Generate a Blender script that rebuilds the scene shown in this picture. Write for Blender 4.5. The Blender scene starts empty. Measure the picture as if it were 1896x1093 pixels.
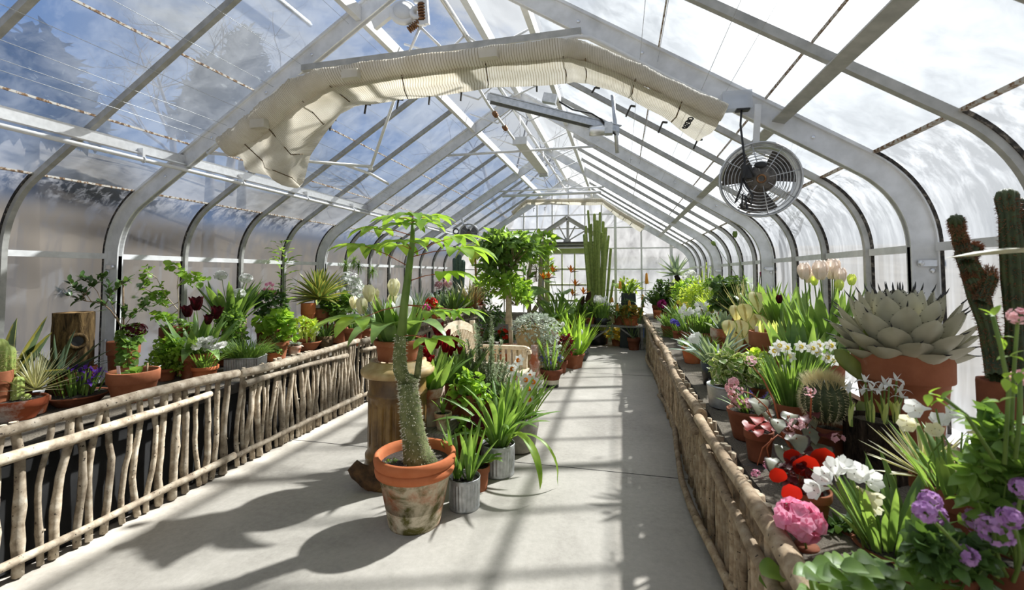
import bpy, math, random
from mathutils import Vector, Matrix, Quaternion
PI=math.pi; R=math.radians
V=Vector
rnd=random.Random(7)
S=bpy.context.scene
COL=S.collection
# ---------------------------------------------------------------- camera maths (1896x1093 frame)
F=850.;CX=948.;PITCH=R(2.5);CY=508-F*math.tan(PITCH);PSI=math.atan(200/F*math.cos(PITCH));H=1.6
_cp,_sp,_cs,_ss=math.cos(PITCH),math.sin(PITCH),math.cos(PSI),math.sin(PSI)
FW=V((-_ss*_cp,_cs*_cp,_sp));RT=V((_cs,_ss,0));UP=RT.cross(FW)
def at(u,v,X=None,Y=None,Z=None):
    r=FW+RT*((u-CX)/F)+UP*((CY-v)/F)
    t=X/r.x if X is not None else Y/r.y if Y is not None else (Z-H)/r.z
    return V((r.x*t,r.y*t,H+r.z*t))
def depth(p): return (V(p)-V((0,0,H))).dot(FW)
def pxm(p): return depth(p)/F          # metres per pixel at p
# ---------------------------------------------------------------- mesh builder
class MB:
    def __init__(s): s.v=[];s.f=[];s.sm=[];s.uv={};s.mi={}
    def add(s,vs,fs,smooth=True,uv=None):
        b=len(s.v); s.v.extend(tuple(p) for p in vs)
        for f in fs: s.f.append(tuple(b+i for i in f)); s.sm.append(smooth)
        if uv:
            for i,t in enumerate(uv): s.uv[b+i]=t
        return b
    def box(s,c,d,M=None):
        x,y,z=d[0]/2,d[1]/2,d[2]/2
        vs=[V((i*x,j*y,k*z)) for i in(-1,1) for j in(-1,1) for k in(-1,1)]
        if M is not None: vs=[M@p for p in vs]
        c=V(c); s.add([p+c for p in vs],[(0,1,3,2),(4,6,7,5),(0,4,5,1),(2,3,7,6),(0,2,6,4),(1,5,7,3)],False)
    def bar(s,a,b,w,h,up=(0,0,1)):
        a=V(a);b=V(b);d=b-a;L=d.length;d.normalize();side=d.cross(V(up))
        if side.length<1e-4: side=d.cross(V((1,0,0)))
        side.normalize();u=side.cross(d)
        vs=[p+side*(i*w/2)+u*(k*h/2) for p in(a,b) for i,k in((-1,-1),(1,-1),(1,1),(-1,1))]
        s.add(vs,[(0,1,2,3),(7,6,5,4),(0,4,5,1),(1,5,6,2),(2,6,7,3),(3,7,4,0)],False)
    def tube(s,pts,r,n=8,cap=True,jit=0,rg=rnd):
        pts=[V(p) for p in pts];m=len(pts)
        if not hasattr(r,'__len__'): r=[r]*m
        fr=None;vs=[];uv=[]
        for i,p in enumerate(pts):
            d=(pts[min(i+1,m-1)]-pts[max(i-1,0)])
            if d.length<1e-9: d=V((0,0,1))
            d.normalize()
            if fr is None:
                a=d.cross(V((0,0,1)) if abs(d.z)<.9 else V((1,0,0)));a.normalize()
            else:
                a=fr-d*fr.dot(d)
                if a.length<1e-6: a=d.orthogonal()
                a.normalize()
            fr=a;b=d.cross(a)
            for k in range(n):
                t=2*PI*k/n;rr=r[i]*(1+(rg.uniform(-jit,jit) if jit else 0))
                vs.append(p+a*(math.cos(t)*rr)+b*(math.sin(t)*rr));uv.append((k/n,i/max(1,m-1)))
        fs=[(i*n+k,i*n+(k+1)%n,(i+1)*n+(k+1)%n,(i+1)*n+k) for i in range(m-1) for k in range(n)]
        base=s.add(vs,fs,True,uv)
        if cap:
            s.f.append(tuple(base+k for k in reversed(range(n))));s.sm.append(False)
            s.f.append(tuple(base+(m-1)*n+k for k in range(n)));s.sm.append(False)
    def lathe(s,prof,n=32,c=(0,0,0),M=None,mod=None,smooth=True,cap0=False,cap1=False):
        c=V(c);m=len(prof);vs=[];uv=[]
        for i,(r,z) in enumerate(prof):
            for k in range(n):
                t=2*PI*k/n;rr=r*(mod(t,i,z) if mod else 1)
                p=V((math.cos(t)*rr,math.sin(t)*rr,z));vs.append((M@p if M else p)+c);uv.append((k/n,i/max(1,m-1)))
        fs=[(i*n+k,i*n+(k+1)%n,(i+1)*n+(k+1)%n,(i+1)*n+k) for i in range(m-1) for k in range(n)]
        b=s.add(vs,fs,smooth,uv)
        if cap0: s.f.append(tuple(b+k for k in reversed(range(n))));s.sm.append(False)
        if cap1: s.f.append(tuple(b+(m-1)*n+k for k in range(n)));s.sm.append(False)
    def ring(s,c,R_,r,M=None,n=24,k=6):
        s.torus(c,R_,r,M,n,k)
    def torus(s,c,R_,r,M=None,n=24,k=6):
        vs=[];c=V(c)
        for i in range(n):
            a=2*PI*i/n
            for j in range(k):
                b=2*PI*j/k;p=V(((R_+r*math.cos(b))*math.cos(a),(R_+r*math.cos(b))*math.sin(a),r*math.sin(b)))
                vs.append((M@p if M else p)+c)
        s.add(vs,[(i*k+j,((i+1)%n)*k+j,((i+1)%n)*k+(j+1)%k,i*k+(j+1)%k) for i in range(n) for j in range(k)])
    def sphere(s,c,r,n=10,m=6,sq=(1,1,1),M=None):
        c=V(c);vs=[];uv=[]
        for i in range(m+1):
            a=PI*i/m
            for k in range(n):
                t=2*PI*k/n;p=V((math.sin(a)*math.cos(t)*r*sq[0],math.sin(a)*math.sin(t)*r*sq[1],-math.cos(a)*r*sq[2]))
                vs.append((M@p if M else p)+c);uv.append((k/n,i/m))
        s.add(vs,[(i*n+k,i*n+(k+1)%n,(i+1)*n+(k+1)%n,(i+1)*n+k) for i in range(m) for k in range(n)],True,uv)
    def leaf(s,p,d,L,w,prof='lance',droop=0.,fold=.15,n=6,up=None,wav=0,curl=0,roll=0):
        """a leaf blade: centre line from p along d, bending towards the ground by droop (radians in total)"""
        p=V(p);d=V(d).normalized()
        upv=V(up) if up else V((0,0,1))
        side=d.cross(upv)
        if side.length<.05: side=d.cross(V((math.cos(p.x*91+p.y*57),math.sin(p.x*91+p.y*57),0)))
        side.normalize()
        if roll: side=Quaternion(d,roll)@side
        vs=[];uv=[];st=L/n
        for i in range(n+1):
            t=i/n
            if prof=='strap': k=min(1,.55+t*1.8)*min(1,((1-t)*3.2)**.6 if t<1 else 0)
            elif prof=='ovate': k=math.sin(PI*min(1,t**.7))*1.0 if t<1 else 0
            elif prof=='tulip': k=(.5+.5*math.sin(PI*min(1,t*1.15)))*((1-t)**.45 if t<1 else 0)*1.25
            elif prof=='agave': k=(.72+.42*math.sin(PI*t**.8))*((1-t)**.55 if t<1 else .0)
            elif prof=='round': k=math.sqrt(max(0,1-(2*t-1)**2)) if 0<t<1 else 0
            elif prof=='needle': k=1-t*.9
            else: k=math.sin(PI*t**.85)**.8 if 0<t<1 else (0.12 if t==0 else 0)
            nrm=side.cross(d)
            hw=w/2*k;wz=wav*math.sin(t*9+p.x*40)*hw
            vs+= [p-side*hw+nrm*(fold*hw*2+wz),V(p),p+side*hw+nrm*(fold*hw*2-wz)];uv+=[(0,t),(.5,t),(1,t)]
            if i<n:
                p=p+d*st
                if droop:
                    q=V((0,0,-1));ax=d.cross(q)
                    if ax.length>1e-3: d=Quaternion(ax.normalized(),min(droop/n,ax.length+.2) if droop>0 else droop/n)@d
                if curl: d=Quaternion(side,curl/n)@d
        fs=[]
        for i in range(n):
            a=i*3
            fs+=[(a,a+1,a+4,a+3),(a+1,a+2,a+5,a+4)]
        s.add(vs,fs,True,uv)
        return p,d
    def petal(s,p,d,L,w,up): s.leaf(p,d,L,w,'ovate',0,.12,3,up=up)
    def build(s,name,m,parent=None,label=None,kind=None,loc=None,mats=()):
        me=bpy.data.meshes.new(name);me.from_pydata(s.v,[],s.f)
        me.polygons.foreach_set('use_smooth',s.sm)
        if s.uv:
            ul=me.uv_layers.new(name='UVMap');idx=[0]*len(me.loops);me.loops.foreach_get('vertex_index',idx)
            g=s.uv.get;fl=[]
            for i in idx: fl.extend(g(i,(.5,.5)))
            ul.data.foreach_set('uv',fl)
        me.materials.append(m)
        if s.mi:
            for mt in mats: me.materials.append(mt)
            for i,k in s.mi.items(): me.polygons[i].material_index=k
        me.update()
        o=bpy.data.objects.new(name,me);COL.objects.link(o)
        if parent: o.parent=parent
        if loc is not None: o.location=loc
        if label: o['label']=label
        if kind: o['kind']=kind
        return o
def tag(o,label,cat,group=None,kind=None):
    o['label']=label;o['category']=cat
    if group: o['group']=group
    if kind: o['kind']=kind
    return o
def thing(name,label,cat,loc=(0,0,0),rz=0,group=None):
    o=bpy.data.objects.new(name,None);COL.objects.link(o);o.location=loc;o.rotation_euler=(0,0,rz);o.empty_display_size=.05
    return tag(o,label,cat,group)
def struct(o): o['kind']='structure';return o
def copy_tree(o,parent=None,loc=None,rz=None):
    c=o.copy();COL.objects.link(c)
    if parent is not None: c.parent=parent
    if loc is not None: c.location=loc
    if rz is not None: c.rotation_euler=(0,0,rz)
    for ch in list(o.children): copy_tree(ch,c)
    return c
# ---------------------------------------------------------------- materials
def srgb(*c):
    return tuple(((x/255)/12.92 if x/255<=.04045 else ((x/255+.055)/1.055)**2.4) for x in c)+(1,)
class NT:
    def __init__(s,name):
        s.m=bpy.data.materials.new(name);s.m.use_nodes=True;s.t=s.m.node_tree;s.t.nodes.clear()
        s.out=s.t.nodes.new('ShaderNodeOutputMaterial')
    def n(s,typ,ins=None,**k):
        x=s.t.nodes.new(typ)
        for a,b in k.items(): setattr(x,a,b)
        for a,b in (ins or {}).items():
            if isinstance(b,bpy.types.NodeSocket): s.t.links.new(b,x.inputs[a])
            else: x.inputs[a].default_value=b
        return x
    def noise(s,scale=5,det=3,vec=None,rough=.55,dist=0):
        i={'Scale':scale,'Detail':det,'Roughness':rough,'Distortion':dist}
        if vec: i['Vector']=vec
        return s.n('ShaderNodeTexNoise',i).outputs[0]
    def ramp(s,f,stops,interp='LINEAR'):
        x=s.n('ShaderNodeValToRGB',{0:f});r=x.color_ramp;r.interpolation=interp
        while len(r.elements)<len(stops): r.elements.new(.5)
        for e,(p,c) in zip(r.elements,stops): e.position=p;e.color=c if len(c)==4 else c+(1,)
        return x.outputs[0]
    def mix(s,f,a,b,blend='MIX'):
        x=s.n('ShaderNodeMix',{0:f,6:a,7:b},data_type='RGBA',blend_type=blend);return x.outputs[2]
    def math(s,op,a,b=0.):
        return s.n('ShaderNodeMath',{0:a,1:b},operation=op).outputs[0]
    def coord(s,scale=(1,1,1),obj=True):
        c=s.n('ShaderNodeTexCoord').outputs['Object'] if obj else s.n('ShaderNodeNewGeometry').outputs['Position']
        return s.n('ShaderNodeMapping',{0:c,3:scale}).outputs[0]
    def bump(s,h,st=.3,dist=.01): return s.n('ShaderNodeBump',{'Strength':st,'Distance':dist,'Height':h}).outputs[0]
    def pbr(s,col,rough=.6,metal=0.,spec=.5,normal=None,**k):
        i={'Base Color':col,'Roughness':rough,'Metallic':metal,'Specular IOR Level':spec}
        if normal: i['Normal']=normal
        i.update(k);return s.n('ShaderNodeBsdfPrincipled',i).outputs[0]
    def done(s,sh): s.t.links.new(sh,s.out.inputs[0]);return s.m
def simple(name,c,c2=None,rough=.6,metal=0.,sc=12,spec=.4,bmp=.0,stretch=(1,1,1),det=4):
    n=NT(name);v=n.coord(stretch);f=n.noise(sc,det,v)
    col=n.ramp(f,[(.3,c),(.7,c2 or c)])
    nm=n.bump(n.noise(sc*4,4,v),bmp,.01) if bmp else None
    return n.done(n.pbr(col,rough,metal,spec,nm))
def leafmat(name,c,c2,trans=.45,rough=.42,tc=None,edge=None,edgew=.78,vein=None,sc=9,spec=.4):
    """leaf: glossy top, light glows through it; edge = margin colour, vein = midrib colour"""
    n=NT(name);f=n.noise(sc,2,n.coord(obj=False));col=n.ramp(f,[(.3,c),(.7,c2)])
    if edge or vein:
        uv=n.n('ShaderNodeSeparateXYZ',{0:n.n('ShaderNodeTexCoord').outputs['UV']}).outputs[0]
        a=n.math('ABSOLUTE',n.math('SUBTRACT',uv,.5));a=n.math('MULTIPLY',a,2.)
        a=n.math('ADD',a,n.math('MULTIPLY',n.math('SUBTRACT',f,.5),.3))
        if edge: col=n.mix(n.n('ShaderNodeMapRange',{0:a,1:edgew-.06,2:edgew+.06}).outputs[0],col,edge)
        if vein: col=n.mix(n.n('ShaderNodeMapRange',{0:a,1:.22,2:.08}).outputs[0],col,vein)
    p=n.pbr(col,rough,0,spec)
    t=n.n('ShaderNodeBsdfTranslucent',{0:tc if tc else n.mix(1.,col,(1.75,1.6,.85,1),'MULTIPLY')}).outputs[0]
    return n.done(n.n('ShaderNodeMixShader',{0:trans,1:p,2:t}).outputs[0])
# ================================================================ materials in use
M={}
def mk():
    n=NT('painted_aluminium');v=n.coord((1,1,1),False);f=n.noise(9,5,v)
    M['paint']=n.done(n.pbr(n.ramp(f,[(.3,(.66,.66,.65)),(.62,(.84,.84,.84))]),.4,0,.5))
    M['greybar']=simple('grey_glazing_bar',(.34,.335,.31,1),(.50,.49,.46,1),.5,0.,sc=14)
    n=NT('weathered_putty');v=n.coord((1,1,1),False);f=n.noise(38,5,v)
    M['putty']=n.done(n.pbr(n.ramp(f,[(.38,(.012,.011,.010)),(.55,(.06,.05,.04)),(.66,(.22,.19,.15))]),.9))
    n=NT('rusty_lap');v=n.coord((3,3,3),False);f=n.noise(14,5,v)
    M['rust']=n.done(n.pbr(n.ramp(f,[(.30,(.05,.03,.02)),(.44,(.22,.12,.05)),(.54,(.55,.52,.47))]),.85))
    M['white']=simple('white_paint',(.72,.71,.69,1),(.80,.80,.79,1),.45,0,sc=20)
    M['alu']=simple('bright_aluminium',(.72,.72,.72,1),(.85,.85,.85,1),.32,.7,sc=30)
    M['steel']=simple('galvanized_pipe',(.42,.43,.43,1),(.6,.6,.6,1),.38,.75,sc=30)
    M['galv']=simple('zinc_sheet',(.33,.34,.34,1),(.56,.57,.57,1),.48,.7,sc=18,spec=.5)
    M['dark']=simple('black_rubber',(.012,.012,.012,1),(.03,.03,.03,1),.55)
    M['iron']=simple('dark_iron',(.05,.045,.04,1),(.16,.14,.12,1),.55,.5,sc=40)
    M['brass']=simple('rusty_worm_gear',(.12,.05,.02,1),(.35,.19,.09,1),.6,.5,sc=50)
    # glass wet with condensation: clear where drops have run, hazy elsewhere
    def glass(name,lo,hi,sx,tint,zfade=None,blur=.7,hcol=(.62,.66,.70,1),dif=.25,thr=(.40,.62)):
        n=NT(name);p=n.coord(sx,False)
        a=n.noise(1.0,7,p,.66,.4);b=n.noise(1.3,4,n.coord((1,1,1),False),.5)
        f=n.math('ADD',n.math('MULTIPLY',a,.68),n.math('MULTIPLY',b,.32))
        f=n.n('ShaderNodeMapRange',{0:f,1:thr[0],2:thr[1],3:lo,4:hi}).outputs[0]
        if zfade:
            z=n.n('ShaderNodeSeparateXYZ',{0:n.n('ShaderNodeNewGeometry').outputs['Position']}).outputs[2]
            z=n.math('ADD',z,n.math('MULTIPLY',n.math('SUBTRACT',a,.5),.5))
            g=n.n('ShaderNodeMapRange',{0:z,1:zfade[0],2:zfade[1],3:zfade[2],4:0.}).outputs[0]
            f=n.math('MINIMUM',n.math('ADD',f,g),.95)
        tr=n.n('ShaderNodeBsdfTransparent',{0:tint}).outputs[0]
        rf=n.n('ShaderNodeBsdfRefraction',{0:tint,'Roughness':.42,'IOR':1.24}).outputs[0]
        base=n.n('ShaderNodeMixShader',{0:blur,1:tr,2:rf}).outputs[0]
        hz=n.n('ShaderNodeMixShader',{0:dif,1:n.n('ShaderNodeBsdfTranslucent',{0:hcol}).outputs[0],2:n.n('ShaderNodeBsdfDiffuse',{0:hcol}).outputs[0]}).outputs[0]
        s=n.n('ShaderNodeMixShader',{0:f,1:base,2:hz}).outputs[0]
        gl=n.n('ShaderNodeBsdfGlossy',{0:(.9,.95,1,1),1:.14}).outputs[0]
        fr=n.n('ShaderNodeFresnel',{0:1.3}).outputs[0]
        s=n.n('ShaderNodeMixShader',{0:n.math('MULTIPLY',fr,.3),1:s,2:gl}).outputs[0]
        return n.done(s)
    M['glass_roof']=glass('wet_roof_glass',.02,.20,(5,5,5),(.86,.92,.98,1),(1.9,2.5,.1),.55)
    M['glass_side']=glass('wet_side_glass',.03,.50,(13,13,1.0),(.72,.74,.77,1),(.75,1.4,.5),.85,(.60,.62,.66,1),.35,(.45,.57))
    M['glass_sun']=glass('wet_sunward_glass',.04,.42,(13,13,1.0),(.84,.88,.92,1),(.75,1.2,.25),.45,(.46,.49,.53,1),.3,(.43,.58))
    M['glass_vent']=glass('clear_vent_glass',.02,.1,(2,2,2),(.92,.96,1,1),None,.2)
    M['glass_end']=glass('end_wall_glass',.12,.40,(4,4,2),(.95,.97,1,1),(.7,1.6,.2),.5,(.62,.64,.66,1),.15)
    # concrete
    n=NT('concrete_floor');v=n.coord((1,1,1),False)
    a=n.noise(1.1,8,v,.62,.4);b=n.noise(26,6,v,.7)
    f=n.math('ADD',n.math('MULTIPLY',a,.68),n.math('MULTIPLY',b,.32))
    col=n.ramp(f,[(.3,srgb(140,134,125)),(.5,srgb(172,166,156)),(.7,srgb(194,188,178))])
    h=n.noise(60,6,n.coord((1,.35,1),False),.7)
    M['floor']=n.done(n.pbr(col,.62,0,.35,n.bump(h,.25,.004)))
    M['joint']=simple('dark_joint',(.03,.028,.025,1),(.06,.055,.05,1),.9)
    # peeled sticks; tan copy for right fence has floor-bounce warmth put into its colour
    for key,nm,cs in(('stick','peeled_branch',((114,100,84),(160,148,130),(192,183,168))),('stickbounce','bounce_tan_branch',((126,106,84),(172,151,124),(200,183,158)))):
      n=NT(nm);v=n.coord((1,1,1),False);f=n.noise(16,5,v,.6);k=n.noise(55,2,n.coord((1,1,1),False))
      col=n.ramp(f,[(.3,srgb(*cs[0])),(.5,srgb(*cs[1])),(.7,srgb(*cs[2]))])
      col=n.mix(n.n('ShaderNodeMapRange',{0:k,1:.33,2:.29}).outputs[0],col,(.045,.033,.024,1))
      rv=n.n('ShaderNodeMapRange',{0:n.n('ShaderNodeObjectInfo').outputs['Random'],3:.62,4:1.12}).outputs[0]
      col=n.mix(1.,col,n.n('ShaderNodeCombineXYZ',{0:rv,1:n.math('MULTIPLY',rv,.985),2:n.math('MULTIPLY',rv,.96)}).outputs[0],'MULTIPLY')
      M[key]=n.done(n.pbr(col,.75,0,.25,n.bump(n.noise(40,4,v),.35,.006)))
    M['cutend']=simple('sawn_end',srgb(214,200,176),srgb(188,170,140),.8,sc=60)
    # terracotta
    def terra(name,c1,c2,bloom,amt,moss=None):
        n=NT(name);v=n.coord();a=n.noise(7,6,v,.6);b=n.noise(3.2,7,v,.68)
        col=n.ramp(a,[(.3,c1),(.7,c2)])
        col=n.mix(n.n('ShaderNodeMapRange',{0:b,1:.62-amt,2:.78-amt}).outputs[0],col,bloom)
        if moss: col=n.mix(n.n('ShaderNodeMapRange',{0:n.noise(4.5,6,n.coord((1,1,1.4)),.65,.5),1:.46,2:.6}).outputs[0],col,moss)
        return n.done(n.pbr(col,.85,0,.2,n.bump(n.noise(70,3,v),.2,.003)))
    M['terra']=terra('terracotta',srgb(138,82,56),srgb(166,106,76),srgb(190,152,128),.03)
    M['terra_dark']=terra('dark_shaded_terracotta',srgb(104,60,42),srgb(138,84,60),srgb(150,114,94),.03)  # darker copy; on pots in shadow the shade is put into this colour
    M['terra_rim']=terra('clean_terracotta',srgb(182,102,62),srgb(200,122,82),srgb(214,168,140),.02)
    M['terra_lime']=terra('limewashed_terracotta',srgb(160,92,62),srgb(182,112,80),srgb(214,200,188),.2)
    M['terra_moss']=terra('mossy_terracotta',srgb(164,92,58),srgb(186,116,78),srgb(202,190,166),.25,srgb(92,88,46))
    M['terra_peel']=terra('peeling_whitewash_terracotta',srgb(140,70,44),srgb(164,88,58),srgb(226,222,214),.10)
    M['soil']=simple('potting_soil',(.018,.013,.010,1),(.13,.11,.09,1),.95,sc=120,bmp=.9,det=2)
    M['gravel']=simple('sand_bed',srgb(84,77,66),srgb(146,137,122),.95,sc=160,bmp=.8,det=2)
    M['straw']=simple('straw_mulch',srgb(176,150,110),srgb(120,98,66),.9,sc=80)
    n=NT('bark');v=n.coord((1,1,.25));w=n.noise(24,6,v,.7,.6)
    M['bark']=n.done(n.pbr(n.ramp(w,[(.35,srgb(40,32,24)),(.55,srgb(104,84,56)),(.72,srgb(150,124,84))]),.95,0,.1,n.bump(w,1.,.02)))
    n=NT('dark_bark');v=n.coord((1,1,.3));w=n.noise(26,6,v,.7,.6)
    M['barkdark']=n.done(n.pbr(n.ramp(w,[(.38,srgb(20,17,14)),(.6,srgb(64,54,44)),(.75,srgb(110,98,84))]),.95,0,.1,n.bump(w,1.,.02)))
    M['logend']=simple('log_end',srgb(168,136,90),srgb(120,90,54),.9,sc=30)
    M['driftwood']=simple('gnarled_driftwood',srgb(44,32,22),srgb(104,76,48),.9,sc=14,bmp=1.)
    n=NT('salt_glaze');v=n.coord();f=n.noise(6,6,n.coord((1,1,.6)),.65)
    M['saltglaze']=n.done(n.pbr(n.ramp(f,[(.3,srgb(64,46,28)),(.5,srgb(112,84,46)),(.7,srgb(150,118,66))]),.38,0,.5,n.bump(n.noise(50,3,v),.15,.004)))
    M['saltrim']=simple('worn_buff_glaze',srgb(168,136,84),srgb(206,182,138),.55,sc=9)
    M['saltdark']=simple('sooty_glaze',srgb(44,38,34),srgb(86,72,52),.6,sc=9)
    n=NT('teak');v=n.coord((3,3,3),False);f=n.noise(6,5,n.coord((6,1.2,6),False),.6)
    M['teak']=n.done(n.pbr(n.ramp(f,[(.3,srgb(200,182,152)),(.7,srgb(230,216,192))]),.6,0,.3))
    n=NT('grey_board');f=n.noise(7,6,n.coord((8,1.2,8),False),.65)
    M['board']=n.done(n.pbr(n.ramp(f,[(.3,srgb(104,100,94)),(.7,srgb(168,164,156))]),.8,0,.2))
    M['boarddark']=simple('dark_grey_board',srgb(58,56,54),srgb(96,92,88),.8,sc=16)
    M['bench_shade']=simple('painted_bench_shade',(.006,.006,.006,1),(.012,.012,.012,1),.95)  # near-black colour standing in for the shade below the benches
    M['kneewall']=simple('whitewashed_kneewall',srgb(170,168,164),srgb(206,204,200),.8,sc=10)
    M['green']=simple('olive_green_paint',srgb(186,196,116),srgb(200,208,134),.5,sc=8)
    M['doorwhite']=simple('grey_white_door_paint',srgb(178,172,168),srgb(200,195,190),.55,sc=10)
    n=NT('shade_cloth');u=n.n('ShaderNodeSeparateXYZ',{0:n.n('ShaderNodeTexCoord').outputs['UV']})
    w=n.n('ShaderNodeMath',{0:n.math('MULTIPLY',u.outputs[1],2100.)},operation='SINE').outputs[0]
    f=n.noise(5,4,n.coord((1,1,1),False))
    col=n.mix(n.n('ShaderNodeMapRange',{0:w,1:.55,2:.9}).outputs[0],n.ramp(f,[(.3,srgb(214,206,188)),(.7,srgb(236,231,220))]),srgb(172,160,136))
    d=n.pbr(col,.75,0,.3,n.bump(w,.25,.01));t=n.n('ShaderNodeBsdfTranslucent',{0:col}).outputs[0]
    M['cloth']=n.done(n.n('ShaderNodeMixShader',{0:.35,1:d,2:t}).outputs[0])
    n=NT('clear_plastic');M['plastic']=n.done(n.n('ShaderNodeMixShader',{0:.45,1:n.n('ShaderNodeBsdfTransparent',{0:(.9,.92,.95,1)}).outputs[0],2:n.pbr((.75,.77,.8,1),.2,0,.6)}).outputs[0])
    M['label']=simple('white_plastic_label',(.75,.75,.74,1),(.8,.8,.8,1),.5)
    M['black']=simple('black_glaze',(.015,.016,.017,1),(.04,.04,.04,1),.35,spec=.5)
    M['slate']=simple('dark_grey_glaze',srgb(58,60,58),srgb(84,86,82),.4)
    M['cream']=simple('cream_glaze',srgb(214,206,184),srgb(226,220,202),.5)
    M['stone']=simple('grey_stoneware',srgb(120,116,106),srgb(158,152,140),.7,sc=14,bmp=.2)
    M['darkgreen']=simple('dark_green_metal',srgb(14,26,24),srgb(24,40,36),.4)
    n=NT('basket_weave');u=n.coord((1,1,1));w=n.n('ShaderNodeTexWave',{'Scale':38.,'Distortion':3.,'Vector':u},bands_direction='Z').outputs[1]
    M['wicker']=n.done(n.pbr(n.ramp(w,[(.2,srgb(52,40,28)),(.7,srgb(150,126,92))]),.8,0,.2,n.bump(w,.8,.01)))
    # exterior
    M['grass_out']=simple('winter_lawn',srgb(150,140,112),srgb(186,180,160),.95,sc=.6)
    M['hill']=simple('brown_woodland_slope',srgb(52,48,43),srgb(88,82,74),.95,sc=.5,det=8)
    M['treebark']=simple('bare_tree_bark',srgb(48,42,36),srgb(78,70,62),.95,sc=3)
    M['siding']=simple('pale_siding',srgb(176,176,176),srgb(200,200,200),.8,sc=2)
    M['roofing']=simple('dark_shingles',srgb(60,58,58),srgb(86,84,82),.9,sc=4)
mk()
# ================================================================ the glasshouse shell
XC=-1.25;W=2.96;ZT=1.75;RZ=4.0;SL=.64
Y0,Y1=-1.85,11.28
TH=math.atan(SL)
def prof(inset=0.,npts=9):
    """half cross-section of the glass skin (offset from the middle, height), from the sill to the ridge"""
    zc=RZ-SL*W;t=zc-ZT;Rr=t/math.tan((PI/2-TH)/2);c=(W-Rr,ZT)
    pts=[(W-inset,.72),(W-inset,ZT)]
    for i in range(1,npts+1):
        a=(PI/2-TH)*i/npts
        pts.append((c[0]+(Rr-inset)*math.cos(a),c[1]+(Rr-inset)*math.sin(a)))
    ni=inset/math.cos(TH)
    for off in(2.1,1.5,.66,0.0): pts.append((off,RZ-SL*off-ni))
    return pts
def roofz(off,ins=0): return RZ-SL*abs(off)-ins/math.cos(TH)
MAINS=[.23,2.98,5.73,8.48,11.23]
BARS=[.23+2.75/4*i for i in range(-3,17) if i%4]
WN=[0];TN=[0]
def trim(mb,mat,label=None):
    TN[0]+=1;o=mb.build('trim_%d'%TN[0],mat);struct(o)
    if label: o['label']=label;o['category']='trim'
    return o
def skin(side,ya,yb):
    pr=prof()
    n=len(pr)
    def strip(i0,i1,name,mat,par=None):
        m=MB();vs=[]
        for i in range(i0,i1+1):
            for y in(ya,yb): vs.append((XC+side*pr[i][0],y,pr[i][1]))
        m.add(vs,[(2*k,2*k+1,2*k+3,2*k+2)[::(1 if side<0 else -1)] for k in range(i1-i0)],True)
        return m.build(name,mat,par)
    WN[0]+=1
    w=bpy.data.objects.new('window_%d'%WN[0],None);COL.objects.link(w);struct(w)
    w['label']='glazed bay of wall and roof between two bars on the %s side'%('left' if side<0 else 'right');w['category']='window'
    gs=M['glass_side' if side<0 else 'glass_sun'];strip(0,1,'side_pane',gs,w);strip(1,10,'curved_pane',gs,w)
    strip(10,11,'roof_pane',M['glass_roof'],w);strip(11,12,'roof_pane',M['glass_roof'],w);strip(12,13,'roof_pane',M['glass_roof'],w)
    strip(13,14,'vent_pane',M['glass_vent'],w)
    m=MB();yl,yh=ya+.02,yb-.02
    for off in(2.1,1.5):
        z=roofz(off,.012);m.bar((XC+side*off,yl,z),(XC+side*off,yh,z),.008,.014)
    e=pr[10];m.bar((XC+side*(e[0]-.01),yl,e[1]-.01),(XC+side*(e[0]-.01),yh,e[1]-.01),.026,.014)
    m.build('lap_seam',M['rust'],w,'rust-stained overlap of the panes')
    m=MB();m.bar((XC+side*(W-.02),yl,ZT),(XC+side*(W-.02),yh,ZT),.03,.045);m.build('transom',M['paint'],w)
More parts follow.
